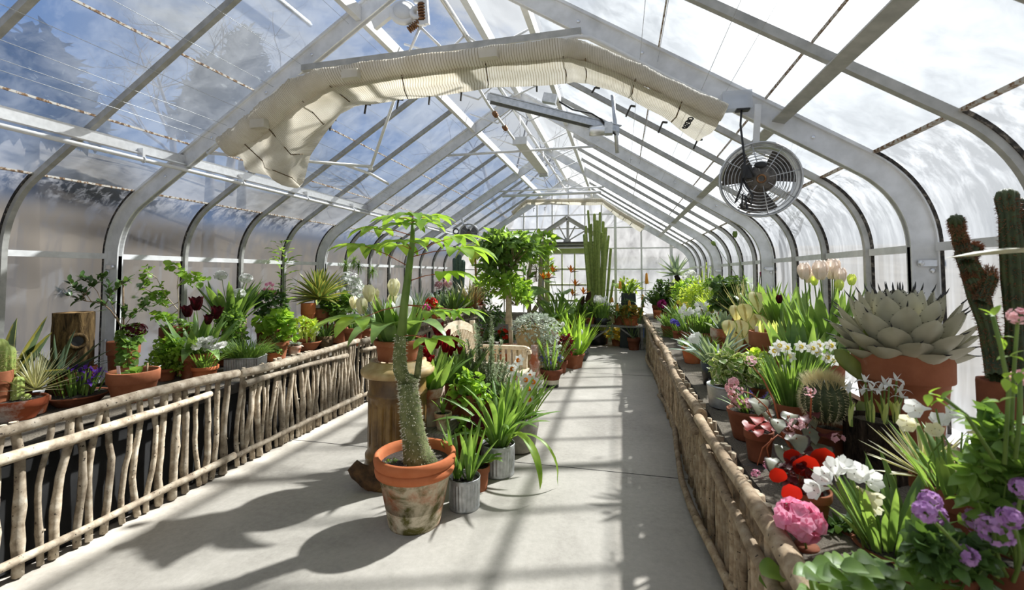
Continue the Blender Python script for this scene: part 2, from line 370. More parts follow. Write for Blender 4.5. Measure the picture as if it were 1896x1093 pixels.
def rib(side,y,main):
    d=.15 if main else .055;w=.028 if main else .034
    a=prof(0.012,14);b=prof(d,14)
    a=a[:-4]+[(.0,RZ-.012/math.cos(TH))];b=b[:-4]+[(.0,RZ-d/math.cos(TH))]
    if not main: a[-1]=(.62,roofz(.62,.012));b[-1]=(.62,roofz(.62,d))
    m=MB();n=len(a);vs=[]
    for i in range(n):
        for q,yy in((a[i],y-w/2),(b[i],y-w/2),(b[i],y+w/2),(a[i],y+w/2)): vs.append((XC+side*q[0],yy,q[1]))
    fs=[]
    for i in range(n-1):
        k=4*i
        for j in range(4): fs.append((k+j,k+(j+1)%4,k+4+(j+1)%4,k+4+j))
    m.add(vs,fs,False)
    if main:   # outer flange carrying the glass, bolts
        c=prof(.03,14);c=c[:-4]+[(.0,RZ-.03/math.cos(TH))];vs=[]
        for i in range(n):
            for q,yy in((a[i],y-.034),(c[i],y-.034),(c[i],y+.034),(a[i],y+.034)): vs.append((XC+side*q[0],yy,q[1]))
        m.add(vs,fs,False)
        vs=[]
        e=prof(d-.008,14);e=e[:-4]+[(.0,RZ-(d-.008)/math.cos(TH))]
        for i in range(n):
            for q,yy in((e[i],y-.024),(b[i],y-.024),(b[i],y+.024),(e[i],y+.024)): vs.append((XC+side*q[0],yy,q[1]))
        m.add(vs,fs,False)
    o=trim(m,M['paint' if main else 'greybar'],('deep white painted rib' if main else 'slim grey glazing bar')+' curving from wall to roof')
    # putty line next to the glass
    m=MB();c=prof(.022,14);g=prof(.004,14);vs=[];hw=w/2+(.022 if main else .006)
    for i in range(n-1):
        for q,yy in((g[i],y-hw),(c[i],y-hw),(c[i],y+hw),(g[i],y+hw)): vs.append((XC+side*q[0],yy,q[1]))
    m.add(vs,fs[:4*(n-2)],False);m.build('putty_line',M['putty'],o,'blackened putty along the glass')
    if main:
        m=MB()
        for z in(1.05,1.45,1.62): 
            m.lathe([(.001,.006),(.012,.006),(.014,0)],8,(XC+side*(W-.05),y-.018,z),Matrix.Rotation(PI/2,3,'X'))
        m.box((XC+side*(W-.055),y-.022,1.66),(.13,.01,.034));m.lathe([(.001,.012),(.014,.012),(.016,0)],10,(XC+side*(W-.11),y-.027,1.66),Matrix.Rotation(PI/2,3,'X'))
        for off in(2.35,1.9,1.4,1.0):
            m.lathe([(.001,.006),(.010,.006),(.012,0)],8,(XC+side*off,y-.016,roofz(off,.085)),Matrix.Rotation(PI/2,3,'X'))
        m.build('bolt_plate',M['alu'],o)
for side in(-1,1):
    ys=sorted(MAINS+BARS)
    for i in range(len(ys)-1): skin(side,ys[i],ys[i+1])
    for y in MAINS: rib(side,y,True)
    for y in BARS: rib(side,y,False)
    # knee wall and sill
    m=MB();m.box((XC+side*(W+.06),(Y0+Y1)/2,.36),(.14,Y1-Y0,.72));o=m.build('wall_left' if side<0 else 'wall_right',M['kneewall']);struct(o)
    m=MB();m.box((XC+side*(W-.02),(Y0+Y1)/2,.735),(.16,Y1-Y0,.03));trim(m,M['paint'],'painted sill under the side glass')
    # ridge vent header
    m=MB();m.bar((XC+side*.61,Y0,roofz(.61,.075)),(XC+side*.61,Y1,roofz(.61,.075)),.045,.10);trim(m,M['white'],'white vent header running along the roof')
# purlins
m=MB()
m.bar((XC-2.16,Y0,2.515),(XC-2.16,Y1,2.515),.012,.075);m.bar((XC-2.185,Y0,2.553),(XC-2.185,Y1,2.553),.06,.01);m.bar((XC-2.145,Y0,2.48),(XC-2.145,Y1,2.48),.04,.008)
trim(m,M['alu'],'bright aluminium purlin along the left slope')
m=MB();m.bar((XC+2.17,Y0,2.5),(XC+2.17,Y1,2.5),.07,.012,(.3,0,1));m.bar((XC+2.2,Y0,2.53),(XC+2.2,Y1,2.53),.012,.06)
trim(m,M['greybar'],'grey angle purlin along the right slope')
m=MB();m.box((XC,(Y0+Y1)/2,RZ-.05),(.06,Y1-Y0,.12));trim(m,M['white'],'white ridge beam')
# floor
m=MB();m.box((XC,4.2,-.05),(2*W+.3,14.4,.1));o=m.build('floor',M['floor']);struct(o)
m=MB();m.box((XC,3.89,.0005),(3.9,.007,.003),Matrix.Rotation(R(-.6),3,'Z'));m.box((XC,7.6,.0005),(3.9,.006,.003));m.box((XC,.6,.0005),(3.9,.006,.003));m.build('control_joint',M['joint'],o)
# ---------------- end wall
def endwall():
    y=Y1
    wl=bpy.data.objects.new('wall_back',None);COL.objects.link(wl);struct(wl);wl['label']='white framed glass gable wall';wl['category']='wall'
    m=MB();pr=[(o,z) for o,z in prof(.02)]
    out=[(XC+o,z) for o,z in pr]+[(XC-o,z) for o,z in reversed(pr[:-1])]
    # glass (leave the doorway open below 2.25)
    dx0,dx1=-1.83,-.62
    def zr(x):
        o=abs(x-XC)
        if o<=2.66: return roofz(o,.02)
        zc=RZ-SL*W;t=zc-ZT;Rr=t/math.tan((PI/2-TH)/2);return ZT+math.sqrt(max(0,(Rr-.02)**2-(o-(W-Rr))**2))
    xs=[XC-W+.02+i*(2*W-.04)/24 for i in range(25)]
    xs=sorted(xs+[dx0,dx1,XC])
    g=MB()
    for a,b in zip(xs[:-1],xs[1:]):
        if b-a<1e-6: continue
        lo=2.27 if a>=dx0-1e-6 and b<=dx1+1e-6 else .62
        g.add([(a,y,lo),(b,y,lo),(b,y,max(zr(b),lo)),(a,y,max(zr(a),lo))],[(0,1,2,3)],False)
    g.build('gable_glass',M['glass_end'],wl)
    fr=MB()
    for x in(-3.35,-2.84,-2.34,-2.0,-1.62,-1.22,-.82,-.42,-.1,.5,1.17):
        lo=2.3 if dx0-.3<x<dx1+.3 else .62
        fr.box((x,y-.02,(lo+zr(x))/2),(.035 if x not in(-.1,1.17) else .06,.05,zr(x)-lo))
    for z in(1.22,1.72,2.22,2.72,3.05,3.45):
        o=W if z<1.8 else min(W-.05,(RZ-z)/SL)
        if z<2.3:
            fr.box(((XC-o+dx0-.12)/2,y-.02,z),(dx0-.12-(XC-o),.045,.024));fr.box(((XC+o+dx1+.12)/2,y-.02,z),(XC+o-dx1-.12,.045,.024))
        else: fr.box((XC,y-.02,z),(2*o,.045,.026))
    fr.build('mullion_grid',M['white'],wl)
    kb=MB();kb.box(((XC-W+dx0-.1)/2,y+.03,.31),(dx0-.1-(XC-W),.12,.62));kb.box(((XC+W+dx1+.1)/2,y+.03,.31),(XC+W-dx1-.1,.12,.62));kb.box(((XC+W+dx1+.1)/2,y-.05,.64),(XC+W-dx1-.1,.2,.04));kb.box(((XC-W+dx0-.1)/2,y-.05,.64),(dx0-.1-XC+W,.2,.04))
    kb.build('kneewall',M['kneewall'],wl)
    # door surround
    s=MB()
    for x in(dx0-.06,dx1+.06): s.box((x,y-.05,1.15),(.13,.12,2.3))
    s.box((XC,y-.06,2.3),(1.66,.16,.1));s.build('door_surround',M['doorwhite'],wl)
    s=MB();s.box((XC,y-.1,2.365),(1.85,.16,.035));s.tube([(XC-.9,y-.15,2.29),(XC+.9,y-.15,2.29)],.014,8);s.build('dark_drip_rail',M['iron'],wl)
    p=MB();ax=V((XC,y-.08,2.97))
    for sx in(-1,1):
        e=V((XC+sx*.93,y-.08,2.38));p.bar(e,ax,.12,.085,(0,0,1))
        p.bar(e+V((0,-.05,.05)),ax+V((0,-.05,.055)),.07,.02,(0,0,1))
    c=V((XC,y-.07,2.40))
    for k in(30,62,90,118,150):
        a=R(k);L=min(.5/max(.02,(abs(math.cos(a))*.63+math.sin(a)))*1.0,.62);p.bar(c,c+V((math.cos(a)*L,0,math.sin(a)*L)),.03,.03,(0,1,0))
    p.lathe([(.001,0),(.09,0),(.09,.03),(.001,.03)],16,c,Matrix.Rotation(PI/2,3,'X'))
    p.build('pediment',M['doorwhite'],wl)
    # door
    d=bpy.data.objects.new('door_1',None);COL.objects.link(d);struct(d);d['label']='olive green glazed door with twelve panes';d['category']='door'
    f=MB();x0,x1=dx0+.02,dx1-.02;st=.12
    f.box((x0+st/2,y-.03,1.13),(st,.045,2.2));f.box((x1-st/2,y-.03,1.13),(st,.045,2.2));f.box((XC,y-.03,2.17),(x1-x0,.045,.13));f.box((XC,y-.03,.3),(x1-x0,.045,.56));f.build('door_frame',M['green'],d)
    b=MB();gw=(x1-x0-2*st)/3
    for k in(1,2): b.box((x0+st+gw*k,y-.03,1.34),(.026,.04,1.52))
    for k in(1,2,3): b.box((XC,y-.03,.58+k*1.53/4),(x1-x0-2*st,.04,.026))
    b.build('glazing_bars',M['green'],d)
    g=MB();g.box((XC,y-.025,1.34),(x1-x0-2*st,.004,1.54));g.build('door_glass',M['glass_end'],d)
    h=MB();h.sphere((x1-.06,y-.09,1.05),.03);h.tube([(x1-.06,y-.08,1.05),(x1-.06,y-.05,1.05)],.01);h.build('door_knob',M['iron'],d)
endwall()
m=MB();m.add([(XC-W-.1,Y0-.05,0),(XC+W+.1,Y0-.05,0),(XC+W+.1,Y0-.05,2.1),(XC,Y0-.05,RZ),(XC-W-.1,Y0-.05,2.1)],[(0,1,2,3,4)],False);o=m.build('wall_front',M['kneewall']);struct(o)
# ---------------------------------------------------------------- planting benches behind the twig fences
ZB=.70
def bench(side):
    xi=-3.16 if side<0 else .565;xo=XC+side*(W-.02)
    t=thing('planting_bench','long planting bench filled with sand along the %s glass'%('left-hand' if side<0 else 'right-hand'),'bench',((xi+xo)/2,5,0))
    w=abs(xo-xi);y1=11.1 if side>0 else 11.1
    m=MB();m.box((0,(Y0+y1)/2-5,ZB-.06),(w,y1-Y0,.08));m.build('bench_top',M['boarddark'],t)
    m=MB();nx,ny=8,90;vs=[]
    for j in range(ny+1):
        for i in range(nx+1): vs.append((-w/2+w*i/nx,Y0-5+(y1-Y0)*j/ny,ZB-.015+rnd.uniform(-.008,.012)))
    m.add(vs,[(j*(nx+1)+i,j*(nx+1)+i+1,(j+1)*(nx+1)+i+1,(j+1)*(nx+1)+i) for j in range(ny) for i in range(nx)])
    m.build('sand_bed',M['gravel'],t)
    m=MB();m.box((-side*(w/2-.02),(Y0+y1)/2-5,.33),(.02,y1-Y0,.62));m.build('bench_shade_sheet',M['bench_shade'],t)  # added dark sheet that paints the deep shade behind the fence sticks
bench(-1);bench(1)
# ---------------------------------------------------------------- twig fences
def fence(side,ya,yb,label,seed,ztop,nst,gap):
    g=random.Random(seed);x=-3.1 if side<0 else .52;o=-side   # o: towards the path
    MS=M['stick' if side<0 else 'stickbounce']
    t=thing('twig_fence',label,'fence',(x,(ya+yb)/2,0))
    L=(yb-ya)/2
    def rail(z,dx,r,name,a=-L,b=L,wob=.015):
        n=max(4,int((b-a)/.18));ph=g.uniform(0,6);pts=[];rr=[]
        for i in range(n+1):
            y=a+(b-a)*i/n;pts.append((dx+wob*math.sin(y*2.1+ph)+g.uniform(-.004,.004),y,z+wob*.9*math.sin(y*1.7+ph*2)+g.uniform(-.003,.003)));rr.append(r*(1+.12*math.sin(y*3+ph))*(1.06 if g.random()<.3 else 1))
        m=MB();m.tube(pts,rr,10,jit=.03,rg=g);return m.build(name,MS,t)
    rail(ztop,o*.035,.031,'top_rail');rail(ztop-.115,o*.042,.026,'middle_rail',-L+.05,L-.25,.018)
    rail(.13 if side<0 else .09,o*.045,.024,'bottom_rail',-L,L,.022 if side<0 else .04)
    y=-L+.04
    for i in range(nst):
        y=-L+.015+(2*L-.03)*(i+.5)/nst+g.uniform(-gap,gap)
        r=g.uniform(.013,.0245);h=ztop+g.uniform(.0,.035);ph=g.uniform(0,6);am=g.uniform(.006,.022);ly=g.uniform(-.05,.05)
        n=9;pts=[];rr=[]
        for k in range(n+1):
            q=k/n;pts.append((g.uniform(-.004,.004)+am*.5*math.cos(q*5+ph),y+am*math.sin(q*6+ph)+ly*(q-.5)+g.uniform(-.004,.004),.012+(h-.012)*q));rr.append(r*(1.1-.22*q)*(1.22 if g.random()<.14 else 1))
        m=MB();m.tube(pts,rr,8,jit=.05,rg=g)
        if g.random()<.5:
            q=g.randint(2,7);p=V(pts[q]);m.tube([p,p+V((o*.022,g.uniform(-.015,.015),.014))],[r*.55,r*.4],6)
        p=pts[-1];k0=len(m.f);m.lathe([(.0005,.002),(rr[-1]*.86,.0018)],8,(p[0],p[1],p[2]))
        for k in range(k0,len(m.f)): m.mi[k]=1
        m.build('stick',MS,t,mats=(M['cutend'],))
fence(-1,-1.2,3.18,'twig fence of peeled sticks, section nearest in front of the left bench',11,.79,50,.02)
fence(-1,3.2,5.0,'middle twig fence section behind the fluted chimney pot',12,.79,32,.012)
fence(-1,5.02,9.9,'twig fence section behind the slatted garden seat',13,.79,84,.014)
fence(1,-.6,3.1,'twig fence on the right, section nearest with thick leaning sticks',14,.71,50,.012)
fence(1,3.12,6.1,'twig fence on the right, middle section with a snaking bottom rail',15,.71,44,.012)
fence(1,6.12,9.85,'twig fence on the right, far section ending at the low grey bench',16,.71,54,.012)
# ================================================================ pots and plants
def mk2():
    bl=lambda c:tuple(min(250,x*1.10*.82+g*.18+3) for x,g in zip(c,(150,156,118)))
    L=lambda n,a,b,**k: M.__setitem__(n,leafmat('leaf_'+n,srgb(*bl(a)),srgb(*bl(b)),**k))
    L('tulip',(78,112,56),(122,156,80),trans=.42,rough=.38)
    L('bright',(98,140,44),(146,182,70),trans=.5,rough=.4)
    L('grassy',(70,108,44),(122,156,78),trans=.42)
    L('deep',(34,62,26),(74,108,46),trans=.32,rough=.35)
    L('mid',(70,106,44),(112,146,64),trans=.42)
    L('lime',(150,178,62),(186,204,92),trans=.5)
    L('rosemary',(116,132,98),(164,176,144),trans=.4,rough=.6,tc=srgb(186,200,150))
    L('silver',(166,174,158),(216,222,212),trans=.3,rough=.55,tc=srgb(196,206,186))
    L('agave',(78,98,84),(112,130,108),trans=.08,rough=.55)
    L('agavedark',(34,48,36),(58,76,54),trans=.06,rough=.5)
    L('agavegrey',(146,140,122),(178,174,156),trans=.05,rough=.6)
    L('agaveyellow',(62,82,58),(84,104,70),trans=.1,edge=srgb(190,182,92),edgew=.7)
    L('yucca',(92,120,62),(120,146,80),trans=.2,edge=srgb(206,198,116),edgew=.62)
    L('blue',(104,128,116),(138,156,140),trans=.25)
    L('burgundy',(46,6,12),(98,20,28),trans=.35,tc=srgb(140,30,34))
    L('redleaf',(112,0,0),(160,16,6),trans=.4,tc=srgb(200,36,18),spec=.25)
    L('caladium',(214,206,150),(236,232,196),trans=.45,edge=srgb(150,168,84),edgew=.86,vein=srgb(186,176,110))
    L('gold',(190,176,60),(222,204,92),trans=.45)
    L('coleus',(150,136,62),(186,160,70),trans=.4,vein=srgb(132,60,40))
    L('variegated',(96,132,62),(128,156,84),trans=.35,edge=srgb(214,216,188),edgew=.7)
    L('rex',(96,104,92),(150,150,132),trans=.3,edge=srgb(70,50,46),edgew=.82)
    L('thread',(120,124,84),(168,166,120),trans=.2,edge=srgb(226,222,200),edgew=.7)
    L('dry',(120,84,52),(166,128,84),trans=.2)
    L('opuntia',(74,92,34),(116,128,52),trans=.08)
    L('pale',(176,196,120),(206,216,150),trans=.45)
    for n,a,b in(('cream',(232,226,176),(244,240,212)),('white',(236,236,230),(250,250,246)),('darkred',(84,10,20),(138,18,30)),('red',(190,24,18),(224,60,34)),('purple',(70,40,120),(104,62,160)),('blueflower',(92,84,190),(140,128,220)),
        ('pink',(238,128,170),(250,186,210)),('palepink',(232,168,178),(244,206,208)),('peach',(250,234,218),(254,244,234)),('lilac',(186,136,196),(214,172,220)),('yellow',(236,206,60),(246,226,110)),('orange',(226,110,30),(240,150,50)),('amber',(206,150,56),(226,176,84)),('magenta',(190,40,130),(220,90,170)),('buff',(226,176,120),(236,196,150)),('blackred',(46,8,16),(74,16,24))):
        M['f_'+n]=leafmat('petal_'+n,srgb(*a),srgb(*b),trans=.4,rough=.55,sc=30,spec=.2,tc=srgb(*b))
    M['evergreen']=leafmat('evergreen',srgb(24,28,22),srgb(44,48,38),trans=.1,rough=.8)
    M['stem']=leafmat('green_stem',srgb(96,122,54),srgb(128,152,76),trans=.15,rough=.5)
    M['redstem']=leafmat('red_stem',srgb(150,80,50),srgb(184,110,72),trans=.15,rough=.5)
    M['wood']=simple('woody_stem',srgb(104,84,62),srgb(150,128,100),.85,sc=40)
    M['palewood']=simple('pale_trunk',srgb(168,152,126),srgb(206,192,166),.8,sc=20)
    M['spine']=simple('pale_spines',srgb(206,198,172),srgb(232,226,206),.6)
    M['goldspine']=leafmat('golden_spines',srgb(222,208,150),srgb(244,236,200),trans=.4,tc=srgb(240,230,190))
    M['rustspine']=leafmat('rust_spines',srgb(112,80,56),srgb(160,116,82),trans=.4,tc=srgb(180,124,86))
    M['pachy']=simple('spiny_green_bark',srgb(82,92,52),srgb(128,132,86),.8,sc=26,bmp=.4)
    M['cactus']=simple('cactus_skin',srgb(122,142,68),srgb(166,178,96),.6,sc=18)
    M['cactusdark']=simple('dark_cactus_skin',srgb(40,50,30),srgb(70,80,44),.65,sc=18)
    M['cactusblue']=simple('blue_cactus_skin',srgb(70,94,84),srgb(96,120,106),.6,sc=18)
    M['brownbract']=simple('brown_spathe',srgb(56,34,26),srgb(92,60,44),.7)
mk2()
class At:
    """a place in the glasshouse found from where its foot shows in the frame"""
    def __init__(s,u,v=None,Z=0.,X=None,Y=None):
        if X is not None: p=at(u,508.,X=X)
        elif Y is not None: p=at(u,508.,Y=Y)
        else: p=at(u,v,Z=Z)
        s.loc=V((p.x,p.y,Z));s.d=depth(s.loc);s.k=1/math.sqrt(1+((u-CX)/F)**2)
    def p(s,u,v,dd=0.):
        d=s.d+dd;return V((0,0,H))+(FW+RT*((u-CX)/F)+UP*((CY-v)/F))*d-s.loc
    def m(s,px): return px*s.d/F
    def h(s,px): return px*s.k*s.d/F
    def z(s,v): return s.p(CX,v).z
def leafn(rg,t=0): return V((rg.gauss(0,1),rg.gauss(0,1),rg.gauss(t,1))).normalized()
def pot(t,rt,rb,h,mat='terra',style='pot',soil='soil',n=36,fill=.9):
    m=MB();mod=None
    if style=='pot':
        pr=[(.001,0),(rb,0),(rb*1.01,h*.02),(rb+(rt*.9-rb)*.5,h*.37),(rt*.9,h*.73),(rt*.985,h*.745),(rt*.99,h*.76),(rt,h*.98),(rt*.985,h),(rt*.9,h),(rt*.88,h*.97),(rt*.82,h*.6)]
    elif style=='double':
        pr=[(.001,0),(rb,0),(rb*1.02,h*.03),(rb+(rt*.87-rb)*.35,h*.28),(rb+(rt*.87-rb)*.36,h*.29),(rb+(rt*.87-rb)*.37,h*.27),(rt*.87,h*.72),(rt*.95,h*.73),(rt*.97,h*.78),(rt*.965,h*.835),(rt*.93,h*.845),(rt*.98,h*.87),(rt,h*.93),(rt*.985,h*.985),(rt*.95,h),(rt*.89,h*.99),(rt*.86,h*.93),(rt*.8,h*.6)]
    elif style=='bowl':
        pr=[(.001,0),(rb,0),(rb*1.05,h*.05),(rb+(rt*.93-rb)*.6,h*.45),(rt*.95,h*.85),(rt,h*.88),(rt,h*.99),(rt*.97,h),(rt*.9,h*.98),(rt*.84,h*.6)]
    elif style=='pan':
        pr=[(.001,0),(rb,0),(rb*1.03,h*.05),(rt*.92,h*.62),(rt*.99,h*.65),(rt,h*.97),(rt*.98,h),(rt*.91,h),(rt*.89,h*.9),(rt*.8,h*.5)]
    elif style=='zinc':
        mod=lambda a,i,z:1+(.018*math.cos(a*28) if h*.1<z<h*.86 and i<9 else 0);n=224
        pr=[(.001,.004),(rb*.97,.004),(rb,0),(rb*1.015,h*.05),(rb*.99,h*.1),(rb*.99,h*.12),(rt*.985,h*.84),(rt*.985,h*.86),(rt*1.0,h*.9),(rt*1.01,h*.985),(rt*.995,h),(rt*.96,h*.99),(rt*.95,h*.6)]
    elif style=='jar':
        pr=[(.001,0),(rb,0),(rb*1.2,h*.1),(rt*1.22,h*.5),(rt*1.2,h*.65),(rt*.95,h*.86),(rt*.9,h*.9),(rt*1.02,h*.94),(rt*1.02,h),(rt*.9,h),(rt*.85,h*.9),(rt*.8,h*.6)]
    elif style=='round':
        pr=[(.001,0),(rb,0),(rb*1.25,h*.06),(rt*.9,h*.4),(rt*1.0,h*.7),(rt*.98,h*.93),(rt*.95,h),(rt*.9,h*.99),(rt*.88,h*.9),(rt*.8,h*.6)]
    elif style=='square': 
        mod=lambda a,i,z:min(1.28,1/max(abs(math.cos(a+.5)),abs(math.sin(a+.5))))*.88;n=48
        pr=[(.001,0),(rb,0),(rb,h*.03),(rt*.9,h*.8),(rt*.98,h*.83),(rt*1.,h),(rt*.9,h),(rt*.86,h*.7)]
    else:
        pr=[(.001,0),(rb,0),(rt,h),(rt*.92,h),(rt*.88,h*.6)]
    m.lathe(pr,n,mod=mod);o=m.build('pot',M[mat],t)
    zs=h*fill
    if soil:
        s=MB();g=random.Random(int(rt*1e5));rs=rt*(.875 if style!='zinc' else .955)
        if style=='square': rs=rt*.84
        vs=[(0,0,zs+.008)];k=20
        for j in(1,2,3):
            for i in range(k):
                a=2*PI*i/k;q=rs*j/3*(1 if style!='square' else min(1.25,1/max(abs(math.cos(a+.5)),abs(math.sin(a+.5))))*.88);vs.append((q*math.cos(a),q*math.sin(a),zs+g.uniform(-.006,.006)*(j<3)+.006*(1-j/3)))
        fs=[(0,1+i,1+(i+1)%k) for i in range(k)]+[(1+j*k+i,1+j*k+(i+1)%k,1+(j+1)*k+(i+1)%k,1+(j+1)*k+i) for j in(0,1) for i in range(k)]
        s.add([V(p) for p in vs],[tuple(reversed(f)) if 0 else f for f in fs]);s.build('soil',M[soil],t)
    return zs
def saucer(t,r,mat='terra'):
    m=MB();m.lathe([(.001,0),(r*.9,0),(r,.025),(r*.97,.027),(r*.88,.008),(.001,.008)],28);m.build('saucer',M[mat],t)
def clump(t,c,r,n,L,w,prof_='strap',lean=(.05,.5),droop=(.1,.9),mat='grassy',name='leaves',seed=1,fold=.18,nseg=6,up=None):
    g=random.Random(seed);m=MB();c=V(c)
    for i in range(n):
        a=g.uniform(0,2*PI);q=r*math.sqrt(g.random());le=lean[0]+(lean[1]-lean[0])*(.35*g.random()+.65*q/max(r,1e-4))
        le*=g.uniform(.6,1.25);d=V((math.cos(a)*math.sin(le),math.sin(a)*math.sin(le),math.cos(le)))
        m.leaf(c+V((math.cos(a)*q,math.sin(a)*q,0)),d,L*g.uniform(.65,1.08),w*g.uniform(.75,1.15),prof_,g.uniform(*droop),fold,nseg,up=V((-math.sin(a),math.cos(a),0)).cross(d) if True else None)
    return m.build(name,M[mat],t)
def tulip_head(m,p,d,s,open_=.25,pointed=False,seed=0):
    g=random.Random(seed);d=V(d).normalized();o=d.orthogonal().normalized()
    for k in range(6):
        q=o.copy();q.rotate(Quaternion(d,2*PI*k/6+.2));b=.30 if k%2 else .24
        vs=[];uv=[];nn=6
        for i in range(nn+1):
            t=i/nn
            rad=s*(.30*math.sin(PI*min(1,t*.62+.05))+(open_*.55*max(0,t-.5)**1.3 if pointed else open_*.3*(t-.75 if t>.75 else 0)-(0 if t<.7 else (t-.7)*.28)))
            wid=s*.27*(math.sin(PI*min(1,.18+t*.66)) if t<.8 else math.sin(PI*.708)*((1-t)/.2)**(.8 if pointed else .5)) 
            rad*=1+.08*(k%2)
            tang=d.cross(q)
            for e in(-1,-.5,0,.5,1):
                vs.append(V(p)+d*(s*t)+q*(rad*(1-.28*e*e*(1 if t<.9 else .5)))+tang*(wid*e*1.15));uv.append(((e+1)/2,t))
        m.add(vs,[(i*5+j,i*5+j+1,i*5+6+j,i*5+5+j) for i in range(nn) for j in range(4)],True,uv)
def flower5(m,p,d,r,n=5,cup=.25,w=.75,rot=0):
    d=V(d).normalized();o=d.orthogonal().normalized();o.rotate(Quaternion(d,rot))
    for k in range(n):
        q=o.copy();q.rotate(Quaternion(d,2*PI*k/n));m.leaf(p,(q+d*cup).normalized(),r,r*w,'round',0,.1,3,up=d)
def stemline(m,a,b,r,bow=0.,g=rnd,n=5):
    a=V(a);b=V(b);s=V((g.uniform(-1,1),g.uniform(-1,1),0))*bow
    pts=[a.lerp(b,i/n)+s*math.sin(PI*i/n) for i in range(n+1)];m.tube(pts,[r*(1.15-.3*i/n) for i in range(n+1)],6,cap=False);return pts
def mound(t,c,rad,n,L,w,mat,prof_='ovate',seed=1,name='foliage',stems=0,up=.5,droop=.4,smat='stem',nseg=3,shell=.35,clusters=0,fold=.12,sc=None):
    """a rounded mass of leaves, each on the outside of the mass turned outward"""
    g=random.Random(seed);c=V(c);m=MB();rad=V(rad) if hasattr(rad,'__len__') else V((rad,)*3)
    cl=[]
    if clusters:
        for i in range(clusters):
            d=leafn(g,.35);q=g.uniform(.45,.95);cl.append((V((d.x*rad.x,d.y*rad.y,d.z*rad.z))*q,g.uniform(.22,.36)))
    for i in range(n):
        d=leafn(g,up)
        if cl:
            cc,cr=cl[i%len(cl)];p=cc+V((d.x*rad.x,d.y*rad.y,d.z*rad.z))*cr*g.uniform(.5,1)
        else:
            q=(1-shell*g.random()**1.5);p=V((d.x*rad.x,d.y*rad.y,d.z*rad.z))*q
        dd=(V((d.x,d.y,d.z*.6))+leafn(g)*.75).normalized();nrm=(d+V((0,0,.8))+leafn(g)*.4).normalized()
        m.leaf(c+p,dd,L*g.uniform(.6,1.15),w*g.uniform(.7,1.15),prof_,droop*g.random(),fold,nseg,up=nrm)
    o=m.build(name,M[mat],t)
    if stems:
        s=MB();b=c-V((0,0,rad.z))
        for i in range(stems):
            d=leafn(g,.6);e=c+V((d.x*rad.x,d.y*rad.y,d.z*rad.z))*.85
            if e.z<b.z: e.z=b.z+rad.z*.5
            stemline(s,b+V((g.uniform(-1,1),g.uniform(-1,1),0))*rad.x*.15,e,max(.0016,rad.x*.012),rad.x*.1,g)
        s.build('stems',M[smat],t)
    return o
def twigs(t,base,dirs,L,r,lv,leafL,leafw,lmat,smat,seed,prof_='lance',per=9,split=3,spread=.6,grav=.0,droop=.4,name='leaves',nseg=3,ang=.9,upb=.1):
    """branching woody plant: stems grown in a few levels, leaves along the last ones"""
    g=random.Random(seed);s=MB();m=MB()
    def grow(p,d,L,r,l):
        n=4;pts=[p];rr=[r];q=p
        for i in range(n):
            d=(d+V((g.gauss(0,.1),g.gauss(0,.1),g.gauss(upb,.08)-grav))).normalized();q=q+d*(L/n);pts.append(q);rr.append(r*(1-.35*(i+1)/n))
        s.tube(pts,rr,6 if l==0 else 4,cap=False)
        if l<lv:
            for k in range(split):
                b=pts[g.randint(1,n)];o=d.orthogonal();o.rotate(Quaternion(d,g.uniform(0,2*PI)));grow(b,(d+o*spread*g.uniform(.6,1.3)).normalized(),L*g.uniform(.5,.8),rr[-1]*.75,l+1)
        if l>=max(0,lv-1):
            for k in range(per if l==lv else per//2):
                x=g.uniform(.15,1)*n;i=min(n-1,int(x));b=pts[i].lerp(pts[i+1],x-i);o=d.orthogonal();o.rotate(Quaternion(d,g.uniform(0,2*PI)))
                m.leaf(b,(d*.5+o*ang).normalized(),leafL*g.uniform(.6,1.15),leafw*g.uniform(.75,1.1),prof_,droop*g.random(),.14,nseg,up=V((g.gauss(0,.4),g.gauss(0,.4),1)))
            m.leaf(pts[-1],d,leafL,leafw,prof_,droop*.5,.14,nseg)
    for d in dirs: grow(V(base),V(d).normalized(),L*g.uniform(.85,1.1),r,0)
    s.build('stems',M[smat],t);return m.build(name,M[lmat],t)
def palmate(m,p,ax,n,L,w,droop,seed=0,spread=1.1,prof_='lance'):
    g=random.Random(seed);ax=V(ax).normalized();o=V((0,0,1)).cross(ax)
    if o.length<.1: o=ax.orthogonal()
    o.normalize();nrm=ax.cross(o)
    for k in range(n):
        a=(k/(n-1)-.5)*2*spread*1.5 if n>1 else 0
        d=ax*math.cos(a)+o*math.sin(a)
        m.leaf(p,(d+V((0,0,.15))).normalized(),L*(1-.3*abs(k/(n-1)-.5)*2)*g.uniform(.85,1.1),w*g.uniform(.85,1.1),prof_,droop*g.uniform(.6,1.2),.12,5)
